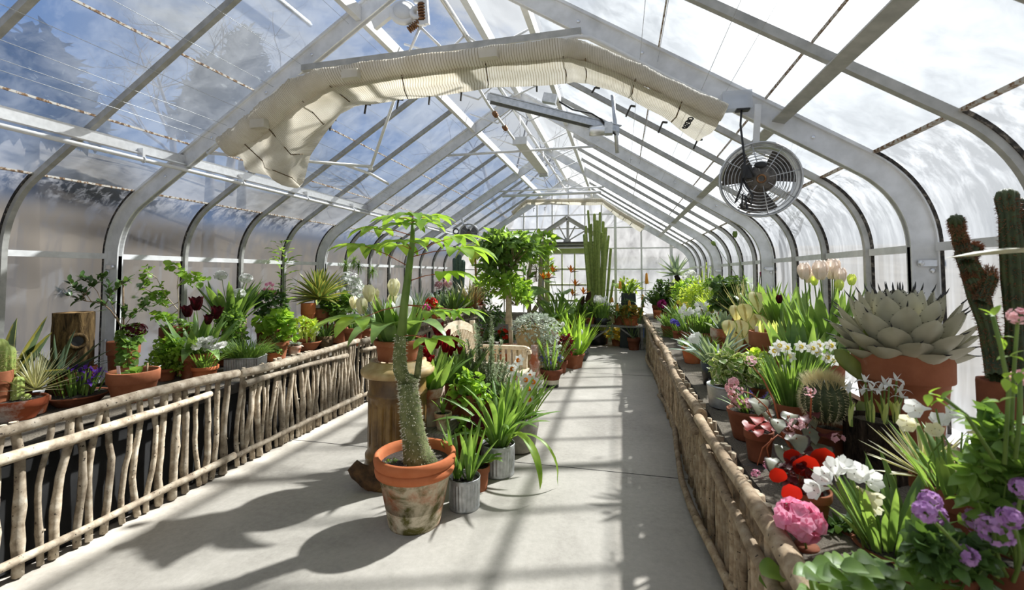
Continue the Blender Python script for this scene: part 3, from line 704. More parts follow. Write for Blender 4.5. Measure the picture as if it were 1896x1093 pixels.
def rosette(t,c,n,L,w,mat,seed,lean=(.1,1.35),prof_='agave',fold=.25,name='leaves',curl=0,spines=None,thick=0.,nseg=6,droop=0.):
    g=random.Random(seed);m=MB();s=MB();c=V(c)
    for i in range(n):
        q=i/(n-1);a=i*2.39996+g.uniform(-.15,.15);le=lean[0]+(lean[1]-lean[0])*q+g.uniform(-.06,.06)
        d=V((math.cos(a)*math.sin(le),math.sin(a)*math.sin(le),math.cos(le)));rad=V((math.cos(a),math.sin(a),0))
        up=(-rad*math.cos(le)+V((0,0,math.sin(le))))
        l=L*(.6+.4*math.sin(PI*min(1,.25+q*.6)))*g.uniform(.92,1.06)
        b=c+rad*(w*.18*(.4+q))-V((0,0,w*.2*q))
        e,ed=m.leaf(b,d,l,w*(.75+.25*q),prof_,droop*g.uniform(.5,1.2),fold,nseg,up=up,curl=curl)
        if thick: m.leaf(b-up*thick*.2,d,l*.985,w*(.72+.25*q),prof_,droop,fold*1.0+thick,nseg,up=-up,curl=-curl)
        if spines: s.tube([e-ed*.01,e+ed*spines*.5,e+ed*spines],[spines*.10,spines*.07,.0004],5,cap=False)
    o=m.build(name,M[mat],t)
    if spines: s.build('tip_spines',M['dark'],t,'dark pointed leaf tips')
    return o
def column(m,pts,r,ribs=6,depth_=.18,n=None):
    """ribbed cactus stem with a rounded tip"""
    n=n or ribs*4;pts=[V(p) for p in pts];k=len(pts);vs=[];uv=[]
    tot=[(r if not hasattr(r,'__len__') else r[i]) for i in range(k)]
    d=(pts[-1]-pts[-2]).normalized()
    for i in range(1,4): pts.append(pts[k-1]+d*(tot[k-1]*math.sin(i*PI/6)));tot.append(max(.0008,tot[k-1]*math.cos(i*PI/6)))
    fr=None
    for i,p in enumerate(pts):
        dd=(pts[min(i+1,len(pts)-1)]-pts[max(0,i-1)]).normalized()
        fr=dd.orthogonal().normalized() if fr is None else (fr-dd*fr.dot(dd)).normalized();b=dd.cross(fr)
        for j in range(n):
            a=2*PI*j/n;q=tot[i]*(1-depth_+depth_*abs(math.cos(a*ribs/2))*1.3);vs.append(p+fr*(math.cos(a)*q)+b*(math.sin(a)*q));uv.append((j/n,i/len(pts)))
    m.add(vs,[(i*n+j,i*n+(j+1)%n,(i+1)*n+(j+1)%n,(i+1)*n+j) for i in range(len(pts)-1) for j in range(n)],True,uv)
def spikes(m,pts,r,n,L,seed,w=.0012,tilt=.2):
    g=random.Random(seed);pts=[V(p) for p in pts]
    for i in range(n):
        x=g.random()*(len(pts)-1);k=int(x);p=pts[k].lerp(pts[k+1],x-k);d=(pts[k+1]-pts[k]).normalized();o=d.orthogonal();o.rotate(Quaternion(d,g.uniform(0,2*PI)));o.normalize()
        rr=r if not hasattr(r,'__len__') else r[k]+(r[k+1]-r[k])*(x-k)
        b=p+o*rr*.96;e=b+(o+leafn(g)*tilt).normalized()*L*g.uniform(.6,1.2);s=d.cross(o)*w
        m.add([b-s,b+s,b+d*w*1.6,e],[(0,1,3),(1,2,3),(2,0,3)],False)
def labelstick(t,p,h=.07,w=.016,rz=0.):
    m=MB();m.box(V(p)+V((0,0,h/2)),(w,.0015,h),Matrix.Rotation(rz,3,'Z')@Matrix.Rotation(.12,3,'X'));m.build('plant_label',M['label'],t,'white plastic plant label')
def daff(m,mc,p,d,r,rot=0):
    flower5(m,p,d,r,6,.08,.62,rot);d=V(d).normalized()
    Mx=d.to_track_quat('Z','Y').to_matrix();mc.lathe([(r*.16,0),(r*.26,r*.3),(r*.34,r*.42)],10,p,Mx)
def umbel(m,p,rad,n,fr,seed,np=5,sq=1.,w=.8):
    g=random.Random(seed)
    for i in range(n):
        d=leafn(g,.25);q=V((d.x,d.y,d.z*sq))*rad*g.uniform(.75,1.05);flower5(m,V(p)+q,d,fr*g.uniform(.8,1.15),np,.3,w,g.random()*6)
# ================================================================ the group on the floor, centre of the house
# -- big pot with the spiny-trunked tree
A=At(768,966);t=thing('potted_spiny_tree','tall spiny-trunked tree in the big mossy terracotta pot on the floor','plant',A.loc)
hp=A.z(838);pot(t,A.m(75),A.m(47),hp,'terra_moss','double',n=56,fill=.86)
for o in t.children:
    if o.name.startswith('pot'): o['label']='mossy lime-stained pot wall'
# clean orange rim ring of the pot
m=MB();rt=A.m(75);m.lathe([(rt*.875,hp*.735),(rt*.955,hp*.735),(rt*.976,hp*.78),(rt*.97,hp*.838),(rt*.94,hp*.848),(rt*.986,hp*.87),(rt*1.006,hp*.93),(rt*.99,hp*.988),(rt*.95,hp*1.004),(rt*.885,hp*.992),(rt*.855,hp*.93),(rt*.82,hp*.78)],56);m.build('rim',M['terra_rim'],t,'clean orange double rim')
tr=[A.p(779,866),A.p(772,838),A.p(765,800),A.p(760,765),A.p(757,735),A.p(754,708)];rr=[A.m(q) for q in(33,25,21,19.5,18,17)]
m=MB();m.tube(tr,rr,14,jit=.05);st=[A.p(751,712),A.p(741,685),A.p(740,655),A.p(743,620)];m.tube(st,[A.m(12),A.m(13),A.m(12),A.m(9)],10,jit=.04)
m.tube([A.p(757,712),A.p(765,698)],[A.m(13),A.m(12)],10,jit=.05);m.tube([A.p(753,742),A.p(745,732)],[A.m(10),A.m(6)],8)
st2=[A.p(772,700,.03),A.p(776,668,.03),A.p(780,640,.03)];m.tube(st2,[A.m(7),A.m(6),A.m(4)],8,jit=.05)
m.build('trunk',M['pachy'],t,'grey-green trunk studded with spines')
m=MB();spikes(m,tr,[q*.97 for q in rr],700,.020,3,.0034);spikes(m,st,[A.m(12)]*4,220,.015,4,.003);spikes(m,[A.p(757,718),A.p(765,694)],A.m(13),120,.018,5,.003);spikes(m,st2,A.m(6),50,.01,6,.0015)
m.build('spines',M['spine'],t,'pale spines')
m=MB();top=[A.p(743,625),A.p(749,560),A.p(757,500),A.p(763,455),A.p(765,405)];m.tube(top,[A.m(q) for q in(9,7.5,6.5,5,3)],10);m.build('stem',M['stem'],t,'smooth green upper stem')
PL=[(762,400,-.1,50,0,405),(738,404,.05,46,2,412),(796,402,.05,46,3,412),(778,412,-.12,52,4,412),(752,418,-.14,50,9,414),(676,456,.12,58,5,508),(700,424,.1,50,6,440),(748,450,-.16,56,7,470),(782,444,.14,46,8,462),(838,440,.1,60,1,480),(850,462,-.05,66,10,486),(822,506,.0,58,12,535),(668,590,-.10,78,13,575),(800,578,-.02,52,14,574),(846,576,.0,46,15,574),(800,628,-.12,58,16,616),(735,455,.1,62,11,470)]
m=MB();pt=MB()
for u,v,dd,Lp,sd,vs_ in PL:
    q=A.p(u,v,dd);k=max(0,min(len(top)-1.001,(625-vs_)/55.));i=min(3,int(k));b=top[i].lerp(top[i+1],k-i)
    if vs_>600: b=A.p(742,622)
    pt.tube([b,b.lerp(q,.5)+V((0,0,.012)),q],[.0035,.003,.0022],5)
    ax=V((q.x-b.x,q.y-b.y,0))
    if ax.length<.02: ax=V((math.cos(sd),math.sin(sd),0))
    palmate(m,q,ax,6,A.m(Lp)*1.4,A.m(Lp)*.42,1.1,sd,1.05)
m.build('leaves',M['bright'],t,'bright palmate leaves');pt.build('leaf_stalks',M['redstem'],t)
m=MB();g=random.Random(3)
for i in range(60):
    p=A.p(726,857)+V((g.gauss(0,.03),g.gauss(0,.02),.0));m.leaf(p,leafn(g,.8),.02,.016,'round',.3,.05,3)
m.build('seedlings',M['mid'],t)
# -- chimney pot pedestal
A=At(735,882);t=thing('chimney_pot','tall fluted brown salt-glazed chimney pot used as a plant stand','pedestal',A.loc)
hc=A.z(667);r=A.m(54)
nf=20
m=MB();mod=lambda a,i,z:1-(.085*max(0,math.cos(a*nf))**.6 if hc*.33<z<hc*.66 and math.cos(a*nf)>0 else 0)
pr=[(r*1.22,0),(r*1.2,hc*.05),(r*1.1,hc*.12),(r*1.04,hc*.17),(r*1.06,hc*.19),(r*1.06,hc*.22),(r*.98,hc*.24),(r*.985,hc*.29),(r*.985,hc*.325),(r*.985,hc*.335)]+[(r*.985,hc*(.34+.02*i)) for i in range(16)]+[(r*.985,hc*.665),(r*.98,hc*.70),(r*1.02,hc*.715),(r*1.0,hc*.735),(r*.96,hc*.745),(r*.97,hc*.87)]
m.lathe(pr,160,mod=mod,cap0=True);m.build('fluted_shaft',M['saltglaze'],t,'brown fluted shaft')
m=MB();m.lathe([(r*.97,hc*.865),(r*1.17,hc*.875),(r*1.24,hc*.90),(r*1.24,hc*.925),(r*1.12,hc*.95),(r*.98,hc*.965),(r*.96,hc),(r*.8,hc),(r*.78,hc*.9),(.01,hc*.9)],48);m.build('rolled_rim',M['saltrim'],t,'worn buff rolled rim')
# -- cream tulips on the chimney pot
A2=At(738,882);A2.loc=V((A.loc.x,A.loc.y,hc+.001));A2.d=depth(A2.loc)
t=thing('potted_cream_tulips','terracotta pot of cream tulips standing on the fluted chimney pot','plant',A2.loc)
zs=pot(t,A2.m(44),A2.m(36),A2.z(628),'terra','pot')
s=MB()
for i,(u,v,px_,dd) in enumerate([(683,543,32,-.04),(694,545,24,.05),(670,566,30,-.1),(698,565,25,-.08),(729,532,33,.0),(727,557,28,.05),(722,575,32,-.08),(748,567,44,-.16),(655,560,24,.12)]):
    e=A2.p(u,v,dd);b=V((e.x*.3,e.y*.3,zs));d=V((e.x*.25,e.y*.25,1)).normalized();sz=A2.m(px_)
    mm=MB();tulip_head(mm,e-d*sz*.5,d,sz,.12,False,i);f=mm.build('tulip_flower',M['f_cream' if i not in(6,7) else 'f_white'],t)
    mm=MB();stemline(mm,b,e-d*sz*.48,.0042,.01,random.Random(i));mm.build('stem',M['stem'],f)
clump(t,(0,0,zs),A2.m(30),24,A2.m(92),A2.m(24),'tulip',(.05,.5),(.0,.5),'tulip','leaves',5,.25,8)
m=MB()
for u,v,a in((690,640,(-1,-.5,.6)),(668,640,(-1,-.2,.7)),(720,655,(-.3,-1,.5)),(775,640,(.9,-.3,.8)),(735,650,(.1,-1,.8))):
    q=V(a).normalized();m.leaf(V((q.x*.05,q.y*.05,zs)),V((q.x*.6,q.y*.6,.9)),A2.m(132),A2.m(50),'tulip',2.2,.1,10)
m.build('drooping_leaves',M['tulip'],t,'broad leaves folded down over the pot')
# -- gnarled driftwood
A=At(680,905);t=thing('driftwood','gnarled dark driftwood stump lying at the foot of the chimney pot','driftwood',A.loc)
m=MB();g=random.Random(4)
m.tube([A.p(652,862)+V((0,0,.0)),A.p(662,872),A.p(680,885),A.p(700,893),A.p(722,890)],[.045,.062,.07,.072,.05],12,jit=.16,rg=g);m.tube([A.p(676,886),A.p(690,900),A.p(704,906)],[.06,.055,.035],10,jit=.2,rg=g);m.tube([A.p(690,890),A.p(694,868),A.p(700,850)],[.05,.05,.03],9,jit=.2,rg=g)
m.build('gnarled_wood',M['driftwood'],t)
# -- weathered low table
ZTAB=.335
A=At(831,793,Z=ZTAB)
def ontab(u,v): return At(u,v,Z=ZTAB)
c0=at(778,800,Z=ZTAB);c1=at(828,806,Z=ZTAB);c2=at(893,748,Z=ZTAB)
tx0=c1.x-.34;tx1=c1.x;ty0=c1.y;ty1=max(c1.y+1.0,c2.y)
t=thing('low_table','weathered grey plank table carrying the dark tulip pots','table',((tx0+tx1)/2,(ty0+ty1)/2,0))
hx,hy=(tx1-tx0)/2,(ty1-ty0)/2
for k in range(3):
    m=MB();w=2*hx/3;m.box((-hx+w*(k+.5),0,ZTAB-.016),(w-.006,2*hy,.032));m.build('plank',M['board'],t)
m=MB();m.box((0,-hy+.02,ZTAB-.06),(2*hx-.02,.025,.055));m.box((hx-.03,0,ZTAB-.06),(.025,2*hy-.06,.055));m.build('apron',M['board'],t)
for sx in(-1,1):
    for sy in(-1,1):
        m=MB();m.box((sx*(hx-.05),sy*(hy-.06),(ZTAB-.033)/2),(.05,.05,ZTAB-.033));m.build('leg',M['boarddark'],t)
# -- dark tulips, limewashed pot on the table
def darktulips(A,label,rim,rb,vrim,flowers,seed,mat,leafpx,n=26,group=None,fm='f_darkred',lm='tulip',name='potted_dark_tulips'):
    t=thing(name,label,'plant',A.loc)
    zs=pot(t,A.m(rim),A.m(rb),A.z(vrim),mat,'pot')
    for i,(u,v,px_,dd) in enumerate(flowers):
        e=A.p(u,v,dd);b=V((e.x*.3,e.y*.3,zs));d=V((e.x*.8,e.y*.8,.6)).normalized();sz=A.m(px_*1.3)
        mm=MB();tulip_head(mm,e-d*sz*.5,d,sz,.9,True,i);f=mm.build('tulip_flower',M[fm],t)
        mm=MB();stemline(mm,b,e-d*sz*.48,.0036,.012,random.Random(i));mm.build('stem',M['stem'],f)
    clump(t,(0,0,zs),A.m(rim)*.7,n,A.m(leafpx),A.m(leafpx)*.23,'tulip',(.05,.62),(.1,.8),lm,'leaves',seed,.28,8)
    return t
A=ontab(793,784);t=darktulips(A,'limewashed terracotta pot of dark red tulips at the table front',30,25,716,[(790,650,20,-.06),(808,634,18,.05),(780,632,18,.1),(797,667,14,-.05),(826,640,20,.1)],3,'terra_lime',92,26)
m=MB();m.lathe([(.02,A.z(716)*.93),(A.m(24),A.z(716)*.94)],16);m.build('straw_mulch',M['straw'],t)
A=ontab(842,762);darktulips(A,'second pot of dark red tulips behind the limewashed one',26,22,706,[(822,628,26,.05),(830,646,22,-.05),(812,612,22,.1),(838,636,22,.0),(852,648,12,-.06)],8,'terra_dark',86,24)
# small pot with a young bulb
A=ontab(820,796);t=thing('small_potted_bulb','small terracotta pot with one sprouting bulb on the table corner','plant',A.loc)
zs=pot(t,A.m(16.5),A.m(10.5),A.z(764),'terra_moss','pot')
m=MB()
for d,L in(((-.55,-.3,1),36),((.1,.1,1),48),((.35,-.2,1),30),((.0,-.3,1),36)): m.leaf((0,0,zs),d,A.m(L),A.m(8),'tulip',.3,.3,6)
m.build('leaves',M['grassy'],t)
# ivy geranium on the table
A=ontab(868,782);t=thing('potted_ivy_geranium','trailing ivy-leaved geranium in a terracotta pot on the table','plant',A.loc)
zs=pot(t,A.m(24),A.m(18),A.z(728),'terra_dark','pot')
mound(t,A.p(868,734,-.02),(A.m(32),A.m(28),A.m(38)),300,A.m(13),A.m(14),'bright','round',21,'foliage',14,.3,.4,shell=.5,clusters=18)
# -- zinc pails
A=At(860,938);t=thing('zinc_pail','small fluted zinc pail of strappy leaves, next to the big pot','plant',A.loc)
zs=pot(t,A.m(29),A.m(28),A.z(882),'galv','zinc',fill=.88)
clump(t,(-A.m(14),.0,zs),A.m(4),9,A.m(112),A.m(8.5),'strap',(.05,.4),(.1,.7),'grassy','leaves',31,.35,8);clump(t,(A.m(9),-.01,zs),A.m(5),12,A.m(118),A.m(8.5),'strap',(.02,.45),(.1,.8),'grassy','leaves',32,.35,8)
labelstick(t,(-A.m(20),-A.m(14),zs),.05,.014)
A=At(922,876);t=thing('zinc_pail','taller fluted zinc pail of arching leaves beside the grey bowl','plant',A.loc)
zs=pot(t,A.m(31),A.m(30),A.z(820),'galv','zinc',fill=.9)
clump(t,(A.m(2),0,zs),A.m(16),34,A.m(150),A.m(9.5),'strap',(.05,.55),(.2,1.9),'grassy','leaves',33,.3,10)
m=MB();m.leaf((A.m(12),-.02,zs),(.35,-.35,.9),A.m(175),A.m(15),'strap',2.9,.2,14);m.leaf((A.m(14),0,zs),(.6,-.2,.9),A.m(170),A.m(8),'strap',3.0,.2,14);m.build('arching_leaves',M['bright'],t)
# -- grey round bowl of orange-cupped narcissi
A=At(958,832);t=thing('narcissus_bowl','round grey stoneware bowl of white narcissi with orange cups','plant',A.loc)
zs=pot(t,A.m(40),A.m(26),A.z(768),'stone','round')
clump(t,(0,0,zs),A.m(28),70,A.m(88),A.m(7),'strap',(.02,.5),(.1,.9),'grassy','leaves',34,.3,7)
for i,(u,v,dd) in enumerate([(955,700,-.05),(972,704,0),(984,697,.05),(995,712,-.02),(978,720,.02),(962,716,.06),(945,712,0),(978,740,-.1),(950,684,.1),(962,668,.1),(986,708,-.08)]):
    e=A.p(u,v,dd);d=V((.5*math.sin(i*2),-.8,.25));f=MB();mc=MB();daff(f,mc,e,d,A.m(13),i);fo=f.build('narcissus_flower',M['f_white'],t);mc.build('orange_cup',M['f_orange'],fo)
    mm=MB();stemline(mm,(e.x*.4,e.y*.4,zs),e,.0026,.01,random.Random(i));mm.build('stem',M['stem'],fo)
# rosette weed and dark pansy in front of the table
A=At(885,905);t=thing('leafy_primula','crinkled green rosette plant in terracotta between the two zinc pails','plant',A.loc)
zs=pot(t,A.m(22),A.m(17),A.z(862),'terra','pot')
m=MB();g=random.Random(8)
for i in range(16):
    a=g.uniform(0,6.28);m.leaf((0,0,zs),(math.cos(a)*.8,math.sin(a)*.8,.7),A.m(52),A.m(22),'ovate',1.5*g.random()+.4,.1,8,wav=.25)
m.build('leaves',M['tulip'],t)
A=At(868,868);t=thing('potted_pansy','bushy dark-flowered pansy in a terracotta pot against the table','plant',A.loc)
zs=pot(t,A.m(28),A.m(20),A.z(800),'terra_dark','pot')
mound(t,A.p(872,792),(A.m(34),A.m(28),A.m(26)),240,A.m(12),A.m(10),'bright','ovate',23,'foliage',12,.3,.4,clusters=14)
for i,(u,v) in enumerate([(880,778),(893,786),(872,786),(888,770)]):
    f=MB();flower5(f,A.p(u,v,-.1),(.2,-1,.3),A.m(10),5,.05,1.0,i);f.build('pansy_flower',M['f_blackred'],t)
# -- rosemary
A=At(900,822);t=thing('potted_rosemary','large grey-green rosemary bush in front of the slatted garden seat','plant',A.loc)
zs=pot(t,A.m(36),A.m(26),A.z(735),'terra_dark','pot')
g=random.Random(44);s=MB();m=MB()
tips=[(846,622),(888,612),(908,596),(905,640),(925,648),(938,672),(880,660),(865,690),(900,690),(925,700),(935,720),(850,640),(845,680),(870,640),(890,640),(860,720),(890,720),(915,665),(908,720),(936,690)]
for (u,v) in tips:
    for k in range(4):
        e=A.p(u+g.gauss(0,14),v+g.gauss(0,14),g.uniform(-.22,.22));b=V((g.gauss(0,.03),g.gauss(0,.03),zs));mid=b.lerp(e,.5)+V((e.x*.15,e.y*.15,-.03));pts=[b,b.lerp(mid,.5),mid,mid.lerp(e,.5)+V((0,0,.01)),e]
        s.tube(pts,[.0035,.003,.0022,.0016,.001],4,cap=False)
        for q in range(200):
            x=g.uniform(1.2,4);i=min(3,int(x));p=pts[i].lerp(pts[i+1],x-i);d=(pts[i+1]-pts[i]).normalized();o=d.orthogonal();o.rotate(Quaternion(d,g.uniform(0,6.3)))
            dd=(d*.55+o*.8).normalized();L=g.uniform(.02,.036);w=d.cross(o).normalized()*.0036
            m.add([p-w,p+w,p+dd*L*.6+w*1.1,p+dd*L,p+dd*L*.6-w*1.1],[(0,1,2,3,4)],True)
s.build('stems',M['wood'],t);m.build('needles',M['rosemary'],t)
# -- garden seat
XS=-1.17
Af=At(975,740)   # near front leg
YB1=Af.loc.y+.03;YB0=YB1-1.24
t=thing('garden_bench','pale teak slatted garden seat with an arched back','bench',(XS-.3,(YB0+YB1)/2,0))
hy=(YB1-YB0)/2;xb=-.33
def seatpart(name,fn,lab=None):
    m=MB();fn(m);return m.build(name,M['teak'],t,lab)
for sy in(-1,1):
    seatpart('leg',lambda m:m.box((.27,sy*(hy-.035),.32),(.06,.06,.64)))
    seatpart('leg',lambda m:m.bar((xb+.02,sy*(hy-.035),0),(xb-.11,sy*(hy-.035),.99),.06,.055,(0,1,0)))
    def arm(m):
        y=sy*(hy-.035);m.bar((xb-.02,y,.655),(.24,y,.655),.075,.045);pts=[(.24,y,.655),(.29,y,.65),(.325,y,.625),(.335,y,.58)]
        for a,b in zip(pts[:-1],pts[1:]): m.bar(a,b,.075,.045,(0,0,1) if a[2]>.6 else (1,0,0))
    seatpart('armrest',arm)
    seatpart('side_rail',lambda m:(m.box((-.03,sy*(hy-.035),.36),(.56,.04,.07)),m.box((-.03,sy*(hy-.035),.12),(.56,.035,.05))))
    for k in range(7):
        seatpart('arm_slat',lambda m:m.box((-.24+.075*k,sy*(hy-.035),.51),(.045,.014,.25)))
for k in range(7): seatpart('seat_slat',lambda m:m.box((-.27+.093*k,0,.405-.003*k),(.078,2*hy-.02,.02)))
seatpart('front_rail',lambda m:m.box((.28,0,.35),(.03,2*hy-.1,.07)))
def toprail(m):
    n=16
    for i in range(n):
        y0=-hy+.02+(2*hy-.04)*i/n;y1=-hy+.02+(2*hy-.04)*(i+1)/n;f=lambda y:.90+.14*math.cos(y/hy*PI/2)
        z0,z1=f(y0),f(y1);x0=xb-.095;vs=[]
        for y,z in((y0,z0),(y1,z1)):
            for dx,dz in((-.018,-.105),(.018,-.105),(.018,0),(-.018,0)): vs.append((x0+dx-.12*(z+dz-.8),y,z+dz))
        m.add(vs,[(0,1,5,4),(1,2,6,5),(2,3,7,6),(3,0,4,7)]+([(3,2,1,0)] if i==0 else [])+([(4,5,6,7)] if i==n-1 else []),False)
seatpart('top_rail',toprail)
seatpart('lower_back_rail',lambda m:m.box((xb-.03,0,.47),(.035,2*hy-.1,.06)))
for k in range(19):
    y=-hy+.1+(2*hy-.2)*k/18;zt=.90+.14*math.cos(y/hy*PI/2)-.1
    seatpart('back_slat',lambda m:m.bar((xb-.03,y,.48),(xb-.09-.1*(zt-.7),y,zt),.034,.014,(0,1,0)))
# -- iris pot striped cream and black
A=At(1021,716);t=thing('potted_blue_iris','terracotta pot of small blue irises with a cream and black base','plant',A.loc)
zh=A.z(683);r=A.m(20.5)
m=MB();m.lathe([(.001,0),(A.m(13.5),0),(A.m(13.8),zh*.17)],32);m.build('black_base',M['black'],t,'black glazed foot')
m=MB();m.lathe([(A.m(13.8),zh*.17),(A.m(14.6),zh*.42)],32);m.build('cream_band',M['cream'],t,'cream glazed band')
m=MB();m.lathe([(A.m(14.6),zh*.42),(A.m(17.5),zh*.68),(A.m(18),zh*.7),(r,zh*.73),(r*1.02,zh*.98),(r,zh),(r*.9,zh),(r*.86,zh*.8)],32);m.build('pot',M['terra_dark'],t)
m=MB();m.lathe([(.001,zh*.94),(r*.88,zh*.93)],20);m.build('soil',M['soil'],t)
clump(t,(0,0,zh*.93),r*.7,22,A.m(70),A.m(4),'strap',(.02,.4),(.1,.6),'grassy','leaves',51,.3,6)
g=random.Random(52)
for i in range(9):
    e=A.p(1021+g.uniform(-17,17),668+g.uniform(-6,6),g.uniform(-.08,.05));f=MB()
    for k in range(3): f.leaf(e,(math.cos(k*2.1+i),math.sin(k*2.1+i),.5),A.m(9),A.m(5.5),'ovate',1.6,.1,4)
    for k in range(3): f.leaf(e,(math.cos(k*2.1+i+1)*.3,math.sin(k*2.1+i+1)*.3,1),A.m(8),A.m(4),'ovate',0,.1,3)
    fo=f.build('iris_flower',M['f_blueflower'],t);mm=MB();stemline(mm,(e.x*.8,e.y*.8,zh*.93),e,.003,0,g);mm.build('stem',M['stem'],fo)
# -- turned stone leg of the seat's neighbour: small pedestal
A=At(990,722);t=thing('stone_baluster','short turned buff baluster standing behind the garden seat','ornament',A.loc)
m=MB();h=A.z(640);m.lathe([(.001,0),(A.m(13),0),(A.m(13),h*.25),(A.m(9),h*.3),(A.m(8),h*.5),(A.m(11),h*.62),(A.m(7),h*.7),(A.m(7),h),(.001,h)],20);m.build('shaft',M['terra_lime'],t)
# -- square terracotta pot
A=At(1062,681);t=thing('potted_young_tulips','moulded square terracotta pot of leafy tulips beside the path','plant',A.loc)
zs=pot(t,A.m(19),A.m(13.5),A.z(655),'terra','square')
clump(t,(0,0,zs),A.m(13),34,A.m(62),A.m(13),'tulip',(.05,.6),(.1,.6),'bright','leaves',53,.25,6)
m=MB()
for u,v in((1076,620),(1042,606),(1074,640)): tulip_head(m,A.p(u,v,-.06),(0,-.2,1),A.m(10),.2,False,1)
m.build('white_buds',M['f_white'],t,kind='stuff')
A=At(1076,667);t=thing('potted_lily_shoots','dark round glazed jar with pale rim behind the square pot','plant',A.loc)
zs=pot(t,A.m(12),A.m(9),A.z(646),'slate','jar')
clump(t,(0,0,zs),A.m(9),24,A.m(70),A.m(6),'lance',(.02,.5),(.1,.6),'bright','leaves',54,.2,6)
# -- burgundy leafed plant
A=At(1036,690);t=thing('potted_burgundy_shrub','burgundy-leaved bushy plant in a terracotta pot behind the irises','plant',A.loc)
zs=pot(t,A.m(15),A.m(11),A.z(668),'terra_dark','pot')
mound(t,A.p(1036,643),(A.m(22),A.m(20),A.m(28)),420,A.m(9),A.m(6),'burgundy','ovate',55,'foliage',12,.2,.5,clusters=22,smat='redstem')
# -- silver trailing plant on an urn
A=At(985,706);t=thing('silver_trailing_plant','silver-leaved plant trailing over a wide buff urn','plant',A.loc)
zt=A.z(606);m=MB();R0=A.m(30)
m.lathe([(.001,0),(R0*.6,0),(R0*.72,zt*.2),(R0*.9,zt*.42),(R0*1.02,zt*.5),(R0*1.0,zt*.62),(R0*.9,zt*.66),(R0*1.05,zt*.84),(R0*.98,zt*.88),(R0*.9,zt*.97),(R0*1.0,zt),(R0*.85,zt),(R0*.8,zt*.8)],36);m.build('urn',M['saltrim'],t)
m=MB();m.lathe([(.001,zt*.95),(R0*.85,zt*.94)],16);m.build('soil',M['soil'],t)
mound(t,A.p(992,608,-.05),(A.m(44),A.m(40),A.m(26)),950,A.m(6.5),A.m(4),'silver','ovate',57,'foliage',14,.6,.4,shell=.3)
mound(t,A.p(1012,645,-.22),(A.m(24),A.m(22),A.m(40)),650,A.m(6.5),A.m(4),'silver','ovate',58,'trailing_foliage',10,.1,.8,shell=.6)
# -- two pale-stemmed standard trees
def standard(A,label,trunks,crowns,seed,rim,vrim,mat,name,lmat='bright'):
    t=thing(name,label,'plant',A.loc);zs=pot(t,A.m(rim),A.m(rim*.75),A.z(vrim),'terra','pot')
    m=MB()
    for pts in trunks: m.tube([A.p(*q) for q in pts],[A.m(4.5-2.2*i/len(pts)) for i in range(len(pts))],8,jit=.06)
    m.build('trunk',M['palewood'],t,'pale slender trunk')
    for i,(u,v,dd,ru,rv,n,L,mt) in enumerate(crowns):
        mound(t,A.p(u,v,dd),(A.m(ru),A.m(ru),A.m(rv)),n,A.m(L),A.m(L*.42),mt,'ovate',seed+i,'foliage',int(n/18),.35,.9,shell=.6,clusters=max(5,n//16),smat='wood',nseg=4)
    return t
A=At(946,672);standard(A,'pale-trunked coffee-like tree with a dense round leafy crown',[[(948,668),(945,610),(944,560),(946,500),(950,455)],[(940,600),(941,540),(938,490),(930,455)]],[(945,462,0,54,32,520,24,'mid'),(920,490,-.05,36,24,200,24,'mid'),(912,524,0,42,18,200,20,'bright'),(955,540,.05,40,26,240,18,'bright')],61,22,640,'terra','standard_tree')
A=At(975,640);standard(A,'looser-leaved small tree with a forked pale trunk near the door',[[(976,640),(980,580),(978,520),(985,470),(990,440)],[(980,590),(998,560),(1001,500),(1004,450)]],[(992,480,0,30,42,220,18,'bright'),(1000,450,.05,34,24,120,18,'bright'),(965,535,.0,30,26,100,18,'mid')],71,18,600,'terra','forked_tree')
# -- big-leaved plant pot and birds of paradise
A=At(1030,650);t=thing('potted_ligularia','terracotta pot on a stand holding a plant with huge shiny round leaves','plant',A.loc)
ped=A.z(627);m=MB();m.lathe([(.001,0),(A.m(14),0),(A.m(12),ped*.5),(A.m(14),ped),(.001,ped)],20);m.build('stand',M['boarddark'],t)
t2=MB();h=A.z(590)-ped;rt=A.m(17);t2.lathe([(.001,ped),(rt*.72,ped),(rt*.9,ped+h*.72),(rt,ped+h*.74),(rt,ped+h),(rt*.88,ped+h),(rt*.8,ped+h*.6)],28);t2.build('pot',M['terra'],t)
zs=ped+h*.9;m=MB();s=MB();g=random.Random(9)
for u,v,sz,dd in((1034,606,40,-.15),(1026,578,44,-.05),(1000,536,46,.0),(1040,540,38,.1),(1014,560,30,.05),(1050,575,26,.1),(1020,520,24,.1)):
    e=A.p(u,v,dd);stemline(s,(0,0,zs),e,.004,.03,g);d=V((e.x,e.y-.25,.1)).normalized();m.leaf(e-d*A.m(sz)*.4,d,A.m(sz),A.m(sz)*.95,'round',.9,.06,7,up=(0,-.4,1))
m.build('leaves',M['tulip'],t);s.build('leaf_stalks',M['stem'],t)
clump(t,(0,0,zs),A.m(14),26,A.m(60),A.m(5),'lance',(.05,.7),(.2,.9),'grassy','grassy_leaves',74)
A=At(1052,645);t=thing('bird_of_paradise','strelitzia clump with orange bird-shaped flowers near the green door','plant',A.loc)
zs=pot(t,A.m(22),A.m(18),A.z(600),'terra_dark','pot')
m=MB();s=MB();g=random.Random(12)
for i in range(14):
    u=1050+g.uniform(-45,48);v=572+g.uniform(-35,36);e=A.p(u,v,g.uniform(-.25,.25));stemline(s,(g.gauss(0,.03),g.gauss(0,.03),zs),e,.004,.03,g);d=V((e.x*.6,e.y*.4,g.uniform(.3,1))).normalized();m.leaf(e,d,A.m(36),A.m(13),'lance',.6,.3,7)
